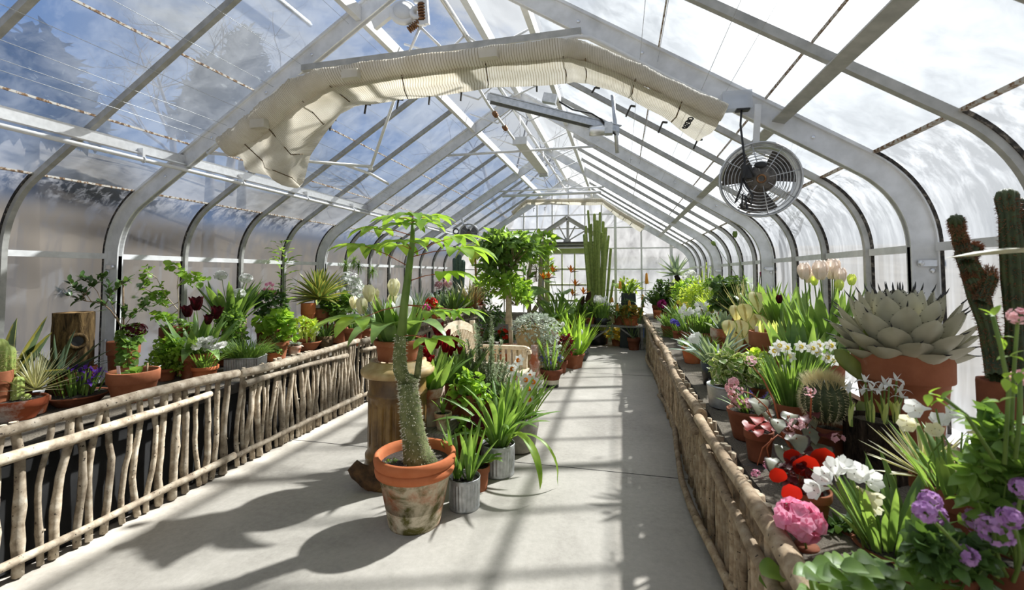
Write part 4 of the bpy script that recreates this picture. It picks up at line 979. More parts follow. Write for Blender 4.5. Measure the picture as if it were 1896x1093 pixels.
m.build('leaves',M['mid'],t);s.build('leaf_stalks',M['stem'],t)
for i,(u,v) in enumerate([(1023,504),(1057,505),(1006,518),(1016,516),(1065,530),(1080,545),(1060,548)]):
    e=A.p(u,v,-.2+.05*i);f=MB()
    for k,(a,b) in enumerate(((-.5,1),(0,1.1),(.5,.8),(.9,.5))): f.leaf(e,(a,-.2,b),A.m(15),A.m(5),'lance',.2,.2,4)
    fo=f.build('orange_flower',M['f_orange'],t);mm=MB();stemline(mm,(g.gauss(0,.04),0,zs),e,.004,.05,g);mm.build('flower_stalk',M['stem'],fo);mm=MB();mm.leaf(e,(.8,-.1,.1),A.m(16),A.m(4),'lance',0,.4,4);mm.build('spathe',M['brownbract'],fo)
# leafy perennials massed behind
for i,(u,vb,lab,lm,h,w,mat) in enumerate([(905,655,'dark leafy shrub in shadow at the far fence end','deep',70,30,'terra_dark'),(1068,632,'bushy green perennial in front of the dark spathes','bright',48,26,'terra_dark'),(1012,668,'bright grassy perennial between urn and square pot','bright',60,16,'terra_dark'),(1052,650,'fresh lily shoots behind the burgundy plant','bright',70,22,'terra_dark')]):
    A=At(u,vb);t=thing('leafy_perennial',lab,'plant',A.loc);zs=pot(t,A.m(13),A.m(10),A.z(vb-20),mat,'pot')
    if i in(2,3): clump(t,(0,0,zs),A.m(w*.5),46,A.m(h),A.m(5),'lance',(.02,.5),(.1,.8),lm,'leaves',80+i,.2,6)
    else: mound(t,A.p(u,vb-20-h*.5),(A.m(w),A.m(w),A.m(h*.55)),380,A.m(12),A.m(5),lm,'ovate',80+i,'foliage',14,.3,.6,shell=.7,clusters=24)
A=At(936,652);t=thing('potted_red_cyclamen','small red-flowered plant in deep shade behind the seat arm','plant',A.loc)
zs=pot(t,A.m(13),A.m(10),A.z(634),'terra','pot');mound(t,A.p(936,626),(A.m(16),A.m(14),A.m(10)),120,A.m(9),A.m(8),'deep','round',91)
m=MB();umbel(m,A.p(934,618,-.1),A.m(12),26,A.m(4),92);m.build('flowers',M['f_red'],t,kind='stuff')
A=At(928,690);t=thing('stacked_terracotta_pot','plain terracotta pot seen under the seat armrest','pot',A.loc);pot(t,A.m(26),A.m(20),A.z(652),'terra_rim','pot')
A=At(958,692);t=thing('planked_tub','slatted wooden planter tub seen behind the armrest','planter',A.loc)
h=A.z(642);r=A.m(22)
for k in range(16):
    a=2*PI*k/16;m=MB();m.box((math.cos(a)*r,math.sin(a)*r,h/2),(.012,2*PI*r/16*.94,h),Matrix.Rotation(a,3,'Z'));m.build('stave',M['teak'],t)
m=MB();m.lathe([(.001,h*.9),(r*.95,h*.9)],16);m.build('soil',M['soil'],t)
# -- far low bench and its pots
yb=10.35
t=thing('low_bench','low grey board bench across the far end of the path','bench',(-.12,yb,0))
hb=.50
m=MB();m.box((0,0,hb-.02),(1.3,.42,.04));m.build('bench_top',M['board'],t)
for sx in(-1,1):
    for sy in(-1,1): m=MB();m.box((sx*.56,sy*.16,(hb-.04)/2),(.06,.06,hb-.04));m.build('leg',M['board'],t)
    m=MB();m.bar((sx*.56,-.16,.12),(sx*.12,-.16,hb-.06),.03,.05,(0,1,0));m.build('brace',M['board'],t)
m=MB();m.box((.597,-.16,.36),(.014,.05,.2));m.build('blue_tape',simple('blue_tape',srgb(70,110,190),srgb(80,120,200)),t)
def onb(u,dy=0): 
    p=at(u,508,Y=yb+dy);a=At(u,Y=yb+dy,Z=hb+.001);return a
A=onb(1115,.02);t=thing('black_narcissus_tub','black tub of white narcissi on the far low bench','plant',A.loc)
zs=pot(t,A.m(16),A.m(14),A.m(12),'black','tub')
clump(t,(0,0,zs),A.m(13),60,A.m(36),A.m(2.5),'strap',(.02,.3),(.1,.4),'grassy','leaves',95)
g=random.Random(13)
for i in range(34):
    e=A.p(1115+g.uniform(-14,14),558+g.uniform(-9,9),g.uniform(-.12,.12));f=MB();flower5(f,e,(g.gauss(0,.5),-.8,.4),A.m(3.6),6,.1,.7,i);f.build('narcissus_flower',M['f_white'],t)
A=onb(1092,.0);t=thing('small_potted_grass','small terracotta pot of grassy leaves at the low bench left end','plant',A.loc);zs=pot(t,A.m(9),A.m(7),A.m(12),'terra','pot');clump(t,(0,0,zs),A.m(7),40,A.m(30),A.m(3),'strap',(.02,.5),(.1,.7),'deep','leaves',96)
A=onb(1075,.12);t=thing('small_potted_grass','darker small pot tucked behind the low bench end','plant',A.loc);zs=pot(t,A.m(8),A.m(6),A.m(13),'terra_dark','pot');clump(t,(0,0,zs),A.m(6),40,A.m(34),A.m(3),'strap',(.02,.5),(.1,.7),'deep','leaves',97)
A=onb(1146,.02);t=thing('potted_variegated_ivy','variegated ivy trailing from a terracotta pot on the low bench','plant',A.loc)
saucer(t,A.m(12));zs=pot(t,A.m(11),A.m(8),A.m(22),'terra_dark','pot')
mound(t,(-A.m(3),-.02,A.m(24)),(A.m(15),A.m(13),A.m(11)),200,A.m(5.5),A.m(5),'variegated','ovate',98,'foliage',8,.3,.7)
mound(t,(-A.m(17),-.22,-A.m(6)),(A.m(5),A.m(4),A.m(20)),90,A.m(5.5),A.m(5),'variegated','ovate',99,'trailing_foliage',0,0,.9,shell=.8)
A=onb(1166,-.03);t=thing('potted_coleus','yellow and maroon coleus in a terracotta pot on the low bench','plant',A.loc)
saucer(t,A.m(15),'terra_rim');zs=pot(t,A.m(14.5),A.m(11.5),A.m(19),'terra_rim','pot');mound(t,(0,0,A.m(23)),(A.m(20),A.m(17),A.m(10)),220,A.m(8),A.m(7),'coleus','round',100,'foliage',8,.5,.5)
A=At(1112,636);t=thing('terracotta_bowl','wide shallow terracotta bowl of low green plants under the bench','plant',A.loc);pot(t,A.m(14),A.m(12),A.m(12),'terra','pan');mound(t,(0,0,A.m(13)),(A.m(11),A.m(10),A.m(5)),120,A.m(5),A.m(3),'deep','ovate',101)
A=At(1142,640);t=thing('potted_golden_heuchera','golden-leaved plant in a terracotta pot under the low bench','plant',A.loc);pot(t,A.m(10.5),A.m(8),A.m(15),'terra','pot');mound(t,(0,-.03,A.m(20)),(A.m(16),A.m(14),A.m(10)),90,A.m(11),A.m(9),'gold','ovate',102,'foliage',8,.5,.8)
# tall planter with cymbidium and crown imperials
A=At(1163,Y=10.55,Z=.0);t=thing('tall_planter','tall dark green square planter with a pale yellow orchid','planter',A.loc)
h=A.z(543);m=MB();w=A.m(15);m.add([(-w*1.1,-w*1.1,0),(w*1.1,-w*1.1,0),(w*1.1,w*1.1,0),(-w*1.1,w*1.1,0),(-w*.85,-w*.85,h),(w*.85,-w*.85,h),(w*.85,w*.85,h),(-w*.85,w*.85,h)],[(0,1,5,4),(1,2,6,5),(2,3,7,6),(3,0,4,7),(4,5,6,7)],False);m.build('planter_box',M['darkgreen'],t)
clump(t,(0,0,h),A.m(9),30,A.m(40),A.m(5),'strap',(.2,.8),(.5,1.7),'mid','leaves',103)
mound(t,(0,-.05,h+A.m(12)),(A.m(20),A.m(16),A.m(13)),90,A.m(10),A.m(5),'lime','ovate',104,'flowers')
A=At(1172,Y=10.15,Z=0.);t=thing('crown_imperial','tall plants with hanging orange bells around the green planter','plant',A.loc);pot(t,A.m(12),A.m(9),A.m(22),'terra_dark','pot')
s=MB();m=MB();g=random.Random(14)
for i,(u,v,k) in enumerate([(1197,505,1.2),(1148,520,.9),(1133,550,.6),(1143,562,.8),(1165,556,.8),(1190,556,.8),(1190,545,.6),(1166,562,.8)]):
    e=A.p(u,v,g.uniform(-.15,.2));b=V((g.gauss(0,.03),g.gauss(0,.03),A.m(20)));pts=stemline(s,b,e,.004,.08,g,6);f=MB();f.lathe([(.001,0),(A.m(2),-A.m(2)),(A.m(2.6),-A.m(9)*k),(A.m(3.6),-A.m(17)*k)],7,e);f.build('orange_bell',M['f_amber'],t)
    for q in range(7): p=pts[3].lerp(e,g.random());m.leaf(p,leafn(g,.2),A.m(17),A.m(4),'lance',1.,.2,4)
s.build('stems',M['stem'],t);m.build('leaves',M['deep'],t)
# tall columnar cactus by the door
A=At(1104,Y=10.78,Z=0.);t=thing('columnar_cactus','tall cluster of slim upright green cactus columns beside the door','plant',A.loc)
zs=pot(t,A.m(20),A.m(17),A.m(26),'black','tub');g=random.Random(15)
tops=[(1089,391),(1101,398),(1111,395),(1085,420),(1095,416),(1106,410),(1117,412),(1122,424),(1127,438),(1082,436),(1104,440),(1114,432),(1091,450),(1131,462),(1099,462),(1120,476),(1136,520)]
for i,(u,v) in enumerate(tops):
    e=A.p(u,v,g.uniform(-.16,.16));b=V((e.x*.42+g.gauss(0,.014),e.y*.7,zs));m=MB();column(m,[b,b.lerp(e,.3)+V((g.gauss(0,.012),0,0)),b.lerp(e,.65)+V((g.gauss(0,.012),0,0)),e],A.m(2.4)*g.uniform(.85,1.1),5,.38);m.build('column',M['cactus'],t)
A=At(1136,Y=10.78,Z=.0)
# brown spathes (skunk cabbage like) with dark pot
A=At(1086,640);t=thing('brown_spathe_plant','dark brown hooded spathes rising beside the low bench','plant',A.loc);zs=pot(t,A.m(9),A.m(7),A.m(16),'terra_dark','pot')
m=MB()
for i,(u,v) in enumerate(((1080,560),(1092,552),(1096,575))): e=A.p(u,v);d=V((0.05,-.1,1));m.leaf(e-d*A.m(20),d,A.m(34),A.m(12),'lance',.3,.7,6);m.tube([(0,0,zs),e-d*A.m(18)],.006,6)
m.build('spathes',M['brownbract'],t)
# ================================================================ left bench
def AL(u,X):
    a=At(u,X=X,Z=ZB-.008)
    if a.loc.y>10.75:
        y=10.35+.4*math.sin(u*1.7);a=At(u,Y=y,Z=ZB-.008);a.loc.x=max(-4.05,min(-3.3,a.loc.x)) if X<0 else max(.66,min(1.6,a.loc.x));a.d=depth(a.loc)
    return a
AR=AL
def potted(A,name,label,rim,base,vrim,mat='terra',style='pot',cat='plant',soil='soil',n=36,fill=.9):
    t=thing(name,label,cat,A.loc);zs=pot(t,A.h(rim),A.h(base),A.z(vrim),mat,style,soil,n,fill);return t,zs
def flowers(t,A,pts,fn,mat,zs,seed=1,name='flower',stem=.002,dd=.06,smat='stem'):
    g=random.Random(seed)
    for i,(u,v) in enumerate(pts):
        e=A.p(u,v,g.uniform(-dd,dd)*.7-dd*.3);f=MB();fn(f,e,i,g);fo=f.build(name,M[mat],t)
        if stem: mm=MB();stemline(mm,(e.x*.35,e.y*.35,zs),e,stem,.012,g);mm.build('stem',M[smat],fo)
# cactus at the far left edge
A=AL(2,-3.78);t,zs=potted(A,'potted_golden_cactus','golden-spined bushy cactus in terracotta at the left edge',34,25,688)
m=MB();s=MB();g=random.Random(1)
for k in range(7):
    b=V((A.m(g.uniform(-18,18)),A.m(g.uniform(-14,14)),zs));pts=[b,b+V((g.gauss(0,.01),0,A.m(g.uniform(30,62))))];column(m,[pts[0],pts[0].lerp(pts[1],.5),pts[1]],A.m(13),9,.2);spikes(s,pts,A.m(12.5),220,.03,k,.0012,.5)
m.build('stems',M['cactus'],t);s.build('spines',M['goldspine'],t)
A=AL(42,-3.98);t,zs=potted(A,'potted_striped_agave','large agave with yellow-edged upright leaves before the glass',34,26,700,'terra_dark')
m=MB()
for (u,v,w,L) in((28,588,38,105),(92,588,38,118),(100,618,40,120),(10,640,32,80),(62,640,30,70),(130,690,28,100)):
    b=V((A.m((u-45)*.12),-.01,zs-.02));e=A.p(u,v,.06*math.sin(u));m.leaf(b,e-b,(e-b).length,A.m(w),'agave',-.1,.45,8,up=(-(e-b).x,-.6,.5))
m.build('leaves',M['agaveyellow'],t)
A=AL(72,-3.74);t,zs=potted(A,'potted_thread_agave','spiky narrow-leaved rosette with white edges in a buff pot',34,26,737,'terra_lime')
rosette(t,A.p(66,722),90,A.m(78),A.m(5),'thread',3,(.05,1.5),'needle',.3,nseg=3)
A=At(32,776,Z=ZB-.01);t,zs=potted(A,'cactus_bowl','flaking whitewashed terracotta bowl with finger cacti at the rail',60,36,738,'terra_peel','pan')
m=MB();s=MB()
for (u,v,r) in((18,712,8),(33,706,9),(8,728,7),(50,735,6)): e=A.p(u,v,.02);b=V((e.x*.8,e.y*.8,zs));column(m,[b,b.lerp(e,.5),e],A.m(r),9,.15);spikes(s,[b,e],A.m(r),120,.008,u,.001)
m.build('fingers',M['cactus'],t);s.build('spines',M['spine'],t)
# log stump
A=AL(142,-3.9);t=thing('log_stump','hollow-knotted log stump standing on the left bench','log',A.loc)
h=A.z(579);r=A.h(41);m=MB();mod=lambda a,i,z:1+.05*math.sin(a*3+1)+.03*math.sin(a*11+z*9)+.02*math.sin(a*23+z*30)+(.06 if z<.1 else 0)
m.lathe([(r*1.12,0),(r*1.08,h*.1),(r*1.0,h*.25),(r*.98,h*.5),(r*.97,h*.8),(r*.96,h)],64,mod=mod);m.build('bark',M['bark'],t)
m=MB();m.lathe([(.001,h*.99),(r*.9,h*1.0)],40,mod=lambda a,i,z:1+.05*math.sin(a*3+1));m.build('cut_face',M['logend'],t)
kd=(V((0,0,H))-A.loc);kd.z=0;kd.normalize();kd=(kd+V((.35,0,0))).normalized();Mx=kd.to_track_quat('Z','Y').to_matrix()
m=MB();kc=kd*r*.93+V((0,0,A.z(630)));m.torus(kc+kd*.01,A.m(12),A.m(3.5),Mx,18,8);m.build('knot_ring',M['bark'],t)
m=MB();m.lathe([(.001,.012),(A.m(11),.012)],18,kc,Mx);m.build('knot_shade_disc',M['dark'],t,'flat black disc for the shade inside the knot')  # no real hole: its inner shade is a black disc
A=AL(128,-3.8);t,zs=potted(A,'potted_dark_agave','dark green agave with sharp spreading leaves before the log stump',22,17,692,'terra_dark')
m=MB()
for (u,v,w,L) in((102,620,17,0),(121,640,19,0),(135,612,17,0),(146,650,15,0),(62,648,13,0),(70,672,15,0),(190,632,14,0),(182,662,15,0),(205,650,10,0),(110,662,14,0)):
    b=V((A.m((u-128)*.1),-.02,zs-.01));e=A.p(u,v,.08*math.sin(u*3));m.leaf(b,e-b+V((0,0,.03)),(e-b).length*1.04,A.m(w),'agave',.12,.4,7,up=(-(e-b).x,-.5,.6))
m.build('leaves',M['agavedark'],t)
A=AL(170,-3.84);t,zs=potted(A,'small_terracotta_pot','orange terracotta pot with a few thin leaves behind the purple irises',18,13,678,'terra_rim');clump(t,(0,0,zs),A.m(8),8,A.m(44),A.m(4),'strap',(.3,1.),(.6,1.6),'agave','leaves',4)
A=At(143,748,Z=ZB-.01);t,zs=potted(A,'purple_iris_bowl','wide shallow terracotta dish of dwarf purple irises',66,40,729,'terra_dark','bowl')
clump(t,(A.m(4),0,zs),A.m(30),34,A.m(56),A.m(5),'strap',(.02,.3),(.05,.4),'grassy','leaves',5,.35,5)
def irisf(r,mtop=True):
    def fn(f,e,i,g):
        for k in range(3): f.leaf(e,(math.cos(k*2.1+i),math.sin(k*2.1+i),.6),r,r*.42,'ovate',1.9,.1,5)
        for k in range(3): f.leaf(e,(math.cos(k*2.1+i+1)*.4,math.sin(k*2.1+i+1)*.4,1),r*.8,r*.3,'ovate',.2,.1,4)
    return fn
flowers(t,A,[(128,688),(140,684),(150,690),(160,700),(170,688),(176,700),(130,712),(148,706),(165,712),(184,690),(120,694),(158,684)],irisf(A.m(15)),'f_purple',zs,6,'iris_flower',.003,.09)
A=At(246,742,Z=ZB-.01);t,zs=potted(A,'large_terracotta_bowl','large wide terracotta bowl with broad bulb leaves and a label',52,37,686,'terra','pan',fill=.8)
m=MB()
for d,L,w in(((-.9,-.2,.3),52,17),((.3,-.2,.9),30,20),((.2,.3,1),30,14),((-.5,.1,.8),30,13),((.9,0,.6),26,12),((-.1,-.5,.8),24,16)): m.leaf((A.m(5),0,zs),d,A.m(L),A.m(w),'ovate',.9,.2,6)
m.build('leaves',M['mid'],t);labelstick(t,(-A.m(12),-A.m(18),zs),A.m(22),A.m(8))
m=MB();m.tube([(A.m(22),A.m(6),zs),(A.m(24),A.m(6),zs+A.m(24))],.006,8);m.build('stake',M['wood'],t)
# arching shrub with stake
A=AL(234,-3.8);t,zs=potted(A,'potted_arching_shrub','dark-leaved arching shrub tied to a cane in terracotta',33,25,632,'terra')
m=MB();m.tube([(0,0,zs),A.p(228,520)],.006,8);m.build('cane',M['wood'],t)
s=MB();m=MB();g=random.Random(9)
def branch(pts,n,L,w,lm=m,r0=.006):
    q=[A.p(*a) for a in pts]
    s.tube(q,[r0*(1-.7*i/len(q)) for i in range(len(q))],6,cap=False)
    for k in range(n):
        x=g.uniform(.25,1)**.7*(len(q)-1);i=min(len(q)-2,int(x));p=q[i].lerp(q[i+1],x-i);d=(q[i+1]-q[i]).normalized();lm.leaf(p+leafn(g)*.012,(d+leafn(g,.3)*.9).normalized(),A.m(L)*g.uniform(.6,1.1),A.m(w),'lance',.6*g.random(),.15,4)
branch([(228,630),(222,600),(205,575),(190,562),(160,558),(130,548),(104,541)],46,17,7)
for p_ in([(190,562),(180,540),(165,522),(150,512)],[(160,558),(150,540),(135,528),(128,522)],[(195,565),(205,545),(225,525),(236,520)],[(150,556),(165,535),(185,520),(192,512)],[(222,600),(205,560),(200,530)],[(170,560),(160,545),(140,535)],[(226,610),(245,585),(270,566)],[(229,615),(224,590),(232,572)]): branch(p_,22,15,6.5,r0=.003)
s.build('stems',M['wood'],t);m.build('leaves',M['deep'],t)
m=MB();umbel(m,A.p(250,612,-.05),A.m(19),50,A.m(5),10,5,.6);m.build('dark_flowers',M['f_blackred'],t)
mound(t,A.p(240,622,-.05),(A.h(26),A.h(20),A.m(18)),160,A.m(11),A.m(10),'mid','round',11,'heart_leaves',10,.0,.8)
mound(t,A.p(236,655,-.16),(A.h(17),A.h(9),A.m(22)),70,A.m(13),A.m(12),'mid','round',12,'trailing_leaves',6,0,.9)
A=AL(328,-3.95);t,zs=potted(A,'potted_sparse_tree','sparse young tree with bright lobed leaves in a grey-brown pot',31,22,606,'terra_dark')
s=MB();m=MB();g=random.Random(19)
for p_ in([(330,604),(331,560),(328,530),(332,500),(322,494)],[(328,535),(340,512),(360,515),(375,518)],[(330,560),(310,570),(285,545),(262,556)],[(330,575),(305,545),(290,515),(272,520)],[(290,515),(275,505),(272,495)],[(330,575),(315,585),(305,590)],[(285,545),(270,535),(258,530)]): branch(p_,7,11,8,MB(),.0045)
for (u,v,n_) in((322,494,10),(340,512,9),(362,516,10),(374,518,6),(262,556,8),(285,548,10),(300,560,12),(310,590,14),(296,585,8),(270,522,7),(272,500,6),(255,532,5),(305,545,6),(290,535,5),(345,520,6)):
    for k in range(n_): m.leaf(A.p(u,v,g.uniform(-.05,.05))+leafn(g)*A.m(7),leafn(g,.3),A.m(13),A.m(12),'round',.6,.15,5,up=(g.gauss(0,.3),-.4,1),wav=.3)
s.build('stems',M['palewood'],t);m.build('leaves',M['bright'],t)
mound(t,A.p(332,605,-.02),(A.h(24),A.h(16),A.m(12)),90,A.m(8),A.m(7),'mid','round',13)
A=At(308,704,Z=ZB-.01);t,zs=potted(A,'potted_maidenhair','frothy light green bushy plant in terracotta beside the big bowl',20,15,682)
mound(t,A.p(312,662),(A.h(40),A.h(34),A.m(36)),900,A.m(8),A.m(7),'bright','round',14,'foliage',18,.3,.4,clusters=44)
A=AL(372,-3.66);A2=A;t=darktulips(A,'dark maroon star-shaped tulips in terracotta on the left bench',33,25,652,[(364,562,20,0),(347,576,18,.05),(401,579,18,-.03),(386,592,14,-.1)],15,'terra',84,24,fm='f_blackred',lm='tulip',name='potted_dark_tulips')
m=MB()
for a in((-.5,-.7,.9),(.4,-.8,.8),(.8,-.2,.7)): m.leaf((0,0,A.z(652)*.9),a,A.m(74),A.m(30),'tulip',1.8,.15,9)
m.build('drooping_leaves',M['tulip'],t)
A=At(379,702,Z=ZB-.01);t,zs=potted(A,'potted_white_primrose','small terracotta pot of white double flowers in front of the dark tulips',27,20,678,'terra_rim')
clump(t,(0,0,zs),A.m(17),60,A.m(46),A.m(3),'strap',(.05,.7),(.2,1.4),'grassy','leaves',16)
def rosef(r,n=9):
    def fn(f,e,i,g):
        for q in range(3): flower5(f,e+V((0,-r*.1*q,r*.08*q)),(g.gauss(0,.3),-.7,.7),r*(1-.22*q),n-2*q,.3+.3*q,.9,i+q)
    return fn
flowers(t,A,[(350,641),(364,643),(372,632),(380,640),(388,630),(397,634),(385,646),(396,645),(406,642),(413,640),(371,646),(378,634)],rosef(A.m(9.5)),'f_white',zs,17,'white_flower',.0016,.08)
A=AL(436,-4.0);t,zs=potted(A,'potted_white_agapanthus','strappy plant with white rounded flower heads by the glass',24,19,592,'terra_lime')
clump(t,(-A.m(10),0,zs),A.m(20),44,A.m(92),A.m(9),'strap',(.05,.55),(.1,1.),'tulip','leaves',18,.25,7)
for i,(u,v) in enumerate(((410,510),(455,516),(443,543),(424,588),(395,560))):
    if i>3: continue
    e=A.p(u,v,-.05);f=MB();umbel(f,e,A.m(10),44,A.m(5),20+i,5,.7);fo=f.build('flower_head',M['f_white'],t);mm=MB();stemline(mm,(0,0,zs),e,.0035,.02);mm.build('stem',M['stem'],fo)
A=AL(425,-3.85);t,zs=potted(A,'potted_scented_geranium','dark feathery green plant below the white flower heads',20,16,655,'terra_dark')
mound(t,A.p(428,612),(A.h(36),A.h(28),A.m(40)),520,A.m(11),A.m(8),'mid','ovate',22,'foliage',16,.3,.5,clusters=28)
# zinc box of grass
A=At(455,687,Z=ZB-.01);t=thing('zinc_trough','square ribbed zinc trough planted with tufted grass','planter',A.loc,R(20))
w,dp,h=A.m(56),A.m(44),A.z(661);m=MB()
for sx in(-1,1):
    n=40;vs=[]
    for i in range(n+1):
        y=-dp/2+dp*i/n;o=.0022*math.cos(i*PI);vs+=[(sx*(w/2+o),y,0),(sx*(w/2+o),y,h)]
    m.add(vs,[(2*i,2*i+2,2*i+3,2*i+1) for i in range(n)],False)
    vs=[]
    for i in range(n+1):
        x=-w/2+w*i/n;o=.0022*math.cos(i*PI);vs+=[(x,sx*(dp/2+o),0),(x,sx*(dp/2+o),h)]
    m.add(vs,[(2*i,2*i+2,2*i+3,2*i+1) for i in range(n)],False)
m.build('ribbed_sides',M['galv'],t)
m=MB()
for a,b in(((-1,-1),(1,-1)),((1,-1),(1,1)),((1,1),(-1,1)),((-1,1),(-1,-1))): m.tube([(a[0]*w/2,a[1]*dp/2,h),(b[0]*w/2,b[1]*dp/2,h)],.006,8)
m.build('rolled_edge',M['galv'],t);m=MB();m.box((0,0,h*.45),(w*.97,dp*.97,h*.85));m.build('soil',M['soil'],t)
g=random.Random(6);m=MB()
for i in range(420):
    b=V((g.uniform(-w/2,w/2)*.9,g.uniform(-dp/2,dp/2)*.9,h*.88));m.leaf(b,V((b.x*5+g.gauss(0,.25),b.y*5+g.gauss(0,.25),1)).normalized(),A.m(46)*g.uniform(.6,1.1),A.m(2.2),'needle',g.uniform(.3,1.7),.2,5)
m.build('grass',M['grassy'],t)
A=At(505,668,Z=ZB-.01);t,zs=potted(A,'small_succulent_pot','small orange terracotta pot with a rosette, first along the left rail',16.5,12,652,'terra_rim');mound(t,(0,0,zs+.01),(A.h(13),A.h(12),A.m(8)),40,A.m(13),A.m(9),'mid','ovate',24);labelstick(t,(-A.m(4),-A.m(4),zs),A.m(12),A.m(4))
A=At(545,657,Z=ZB-.01);t,zs=potted(A,'small_succulent_pot','small weathered pot with sprouts, second along the left rail',13.5,10,640,'terra_lime');mound(t,(0,0,zs+.01),(A.h(10),A.h(10),A.m(6)),30,A.m(8),A.m(6),'silver','ovate',25)
A=At(492,663,Z=ZB-.01);t=thing('wicker_basket','round wicker basket with a hoop handle behind the small succulent pot','basket',A.loc)
m=MB();h=A.z(638);r=A.m(17);m.lathe([(.001,0),(r*.85,0),(r,h*.4),(r,h),(r*.93,h),(r*.9,h*.2)],28);m.build('woven_body',M['wicker'],t);m=MB();m.tube([(r*math.cos(a),0,h+r*1.1*math.sin(a)) for a in [PI*i/14 for i in range(15)]],.005,7);m.build('handle',M['wicker'],t)
A=AL(515,-3.62);t,zs=potted(A,'potted_geranium','spreading round-leaved geranium in terracotta above the basket',24,17,632)
mound(t,A.p(512,606),(A.h(40),A.h(32),A.m(27)),330,A.m(14),A.m(14),'bright','round',26,'foliage',16,.5,.5,clusters=18)
A=AL(497,-3.95);t,zs=potted(A,'potted_pink_cranesbill','wiry plant with tiny pink flowers against the left glass',22,17,598,'terra_dark')
mound(t,A.p(502,566),(A.h(32),A.h(26),A.m(24)),260,A.m(13),A.m(10),'deep','ovate',27,'foliage',14,.3,.5)
flowers(t,A,[(494,527),(500,525),(505,528),(498,535),(490,536),(504,536),(479,545),(510,542)],lambda f,e,i,g:flower5(f,e,(g.gauss(0,.4),-.8,.4),A.m(4),5,.1,.9,i),'f_pink',zs,28,'pink_flower',.0013,.1)
A=AL(528,-4.0);t,zs=potted(A,'potted_citrus_sapling','tall thin sapling with bright glossy leaves by the left glass',18,14,600,'terra_dark')
s=MB();m=MB();g=random.Random(30);q=[A.p(528,598),A.p(526,560),A.p(524,520),A.p(527,480),A.p(522,450)];s.tube(q,[.006,.005,.004,.003,.002],6)
for i in range(54):
    x=g.uniform(.9,4);k=min(3,int(x));p=q[k].lerp(q[k+1],x-k);o=V((g.gauss(0,1),g.gauss(0,.7),.3)).normalized();e=p+o*A.m(g.uniform(2,18));s.tube([p,e],.0015,4,cap=False);m.leaf(e,(o+V((0,0,.2))).normalized(),A.m(17)*g.uniform(.7,1.1),A.m(6.5),'lance',.8,.2,4)
s.build('stems',M['stem'],t);m.build('leaves',M['bright'],t)
A=At(570,648,Z=ZB-.01);t,zs=potted(A,'bulb_bowl','tapered terracotta bowl of bulb shoots at the left rail',26,14,632,'terra','bowl')
clump(t,(0,0,zs),A.m(18),16,A.m(30),A.m(4),'strap',(.02,.2),(.0,.2),'pale','shoots',31)
flowers(t,A,[(555,617),(575,613),(580,616),(563,620),(585,618)],lambda f,e,i,g:umbel(f,e,A.m(4),8,A.m(2.5),i),'f_white',zs,32,'white_bell',.0012,.05)
A=AL(560,-3.72);t,zs=potted(A,'potted_primula','pale-leaved primula clump behind the tapered bulb bowl',18,14,626)
mound(t,A.p(562,606),(A.h(28),A.h(22),A.m(16)),220,A.m(10),A.m(8),'lime','ovate',33,'foliage',10,.4,.5)
A=AL(592,-3.9);t,zs=potted(A,'potted_variegated_yucca','yellow-edged spiky yucca rosette in terracotta on the left bench',21,16,572)
rosette(t,A.p(592,553),72,A.m(62),A.m(9),'yucca',34,(.0,1.75),'lance',.35,nseg=5,droop=.12)
A=AL(572,-3.86);t,zs=potted(A,'terracotta_pot','tall terracotta pot standing left of the yucca pot',14,11,562,'terra_rim')
A=AL(628,-3.68);t,zs=potted(A,'potted_parsley','parsley-like plant with flat green leaves in front of the yucca',24,18,602)
mound(t,A.p(630,572),(A.h(40),A.h(30),A.m(24)),480,A.m(10),A.m(9),'mid','round',35,'foliage',14,.4,.5,clusters=30)
A=At(602,644,Z=ZB-.01);t=thing('wicker_planter','small round wicker planter of grass at the left rail','planter',A.loc);h=A.z(622);r=A.m(15);m=MB();m.lathe([(.001,0),(r*.85,0),(r,h),(r*.9,h),(r*.88,h*.5)],26);m.build('woven_body',M['wicker'],t);m=MB();m.lathe([(.001,h*.9),(r*.9,h*.9)],16);m.build('soil',M['soil'],t)
clump(t,(0,0,h*.9),A.m(11),60,A.m(34),A.m(2.5),'strap',(.1,.9),(.2,1.2),'deep','grass',36)
A=At(654,640,Z=ZB-.01);t,zs=potted(A,'terracotta_pot','broad terracotta pot left of the fluted chimney pot',19,14,607,'terra');clump(t,(0,0,zs),A.m(10),14,A.m(34),A.m(6),'tulip',(.05,.5),(.1,.5),'deep','leaves',37)
A=AL(680,-3.5);t,zs=potted(A,'terracotta_pot','smaller terracotta pot peeking out behind the broad one',13,10,608,'terra');mound(t,(0,0,zs+A.m(10)),(A.h(14),A.h(12),A.m(10)),90,A.m(8),A.m(6),'mid','ovate',38)
A=AL(640,-3.95);t,zs=potted(A,'potted_white_bush','pale bushy plant thick with tiny white flowers',20,16,590,'terra_dark')
mound(t,A.p(642,545),(A.h(36),A.h(28),A.m(34)),420,A.m(8),A.m(6),'silver','ovate',39,'foliage',14,.4,.5);m=MB();umbel(m,A.p(642,532,-.06),A.m(30),120,A.m(4),40);m.build('white_flowers',M['f_white'],t,kind='stuff')
A=AL(650,-4.05);t,zs=potted(A,'potted_papyrus','thin papyrus stems topped with feathery tufts',14,11,598,'terra_dark')
s=MB();m=MB();g=random.Random(41)
for (u,v) in((655,482),(640,490),(664,492),(735,500)):
    e=A.p(min(u,690),v);stemline(s,(0,0,zs),e,.003,.03,g)
    for k in range(60): m.leaf(e,(leafn(g,.1)+V((0,0,-.1))).normalized(),A.m(20),A.m(1.5),'needle',1.2,.1,4)
s.build('stems',M['wood'],t);m.build('tufts',M['mid'],t)
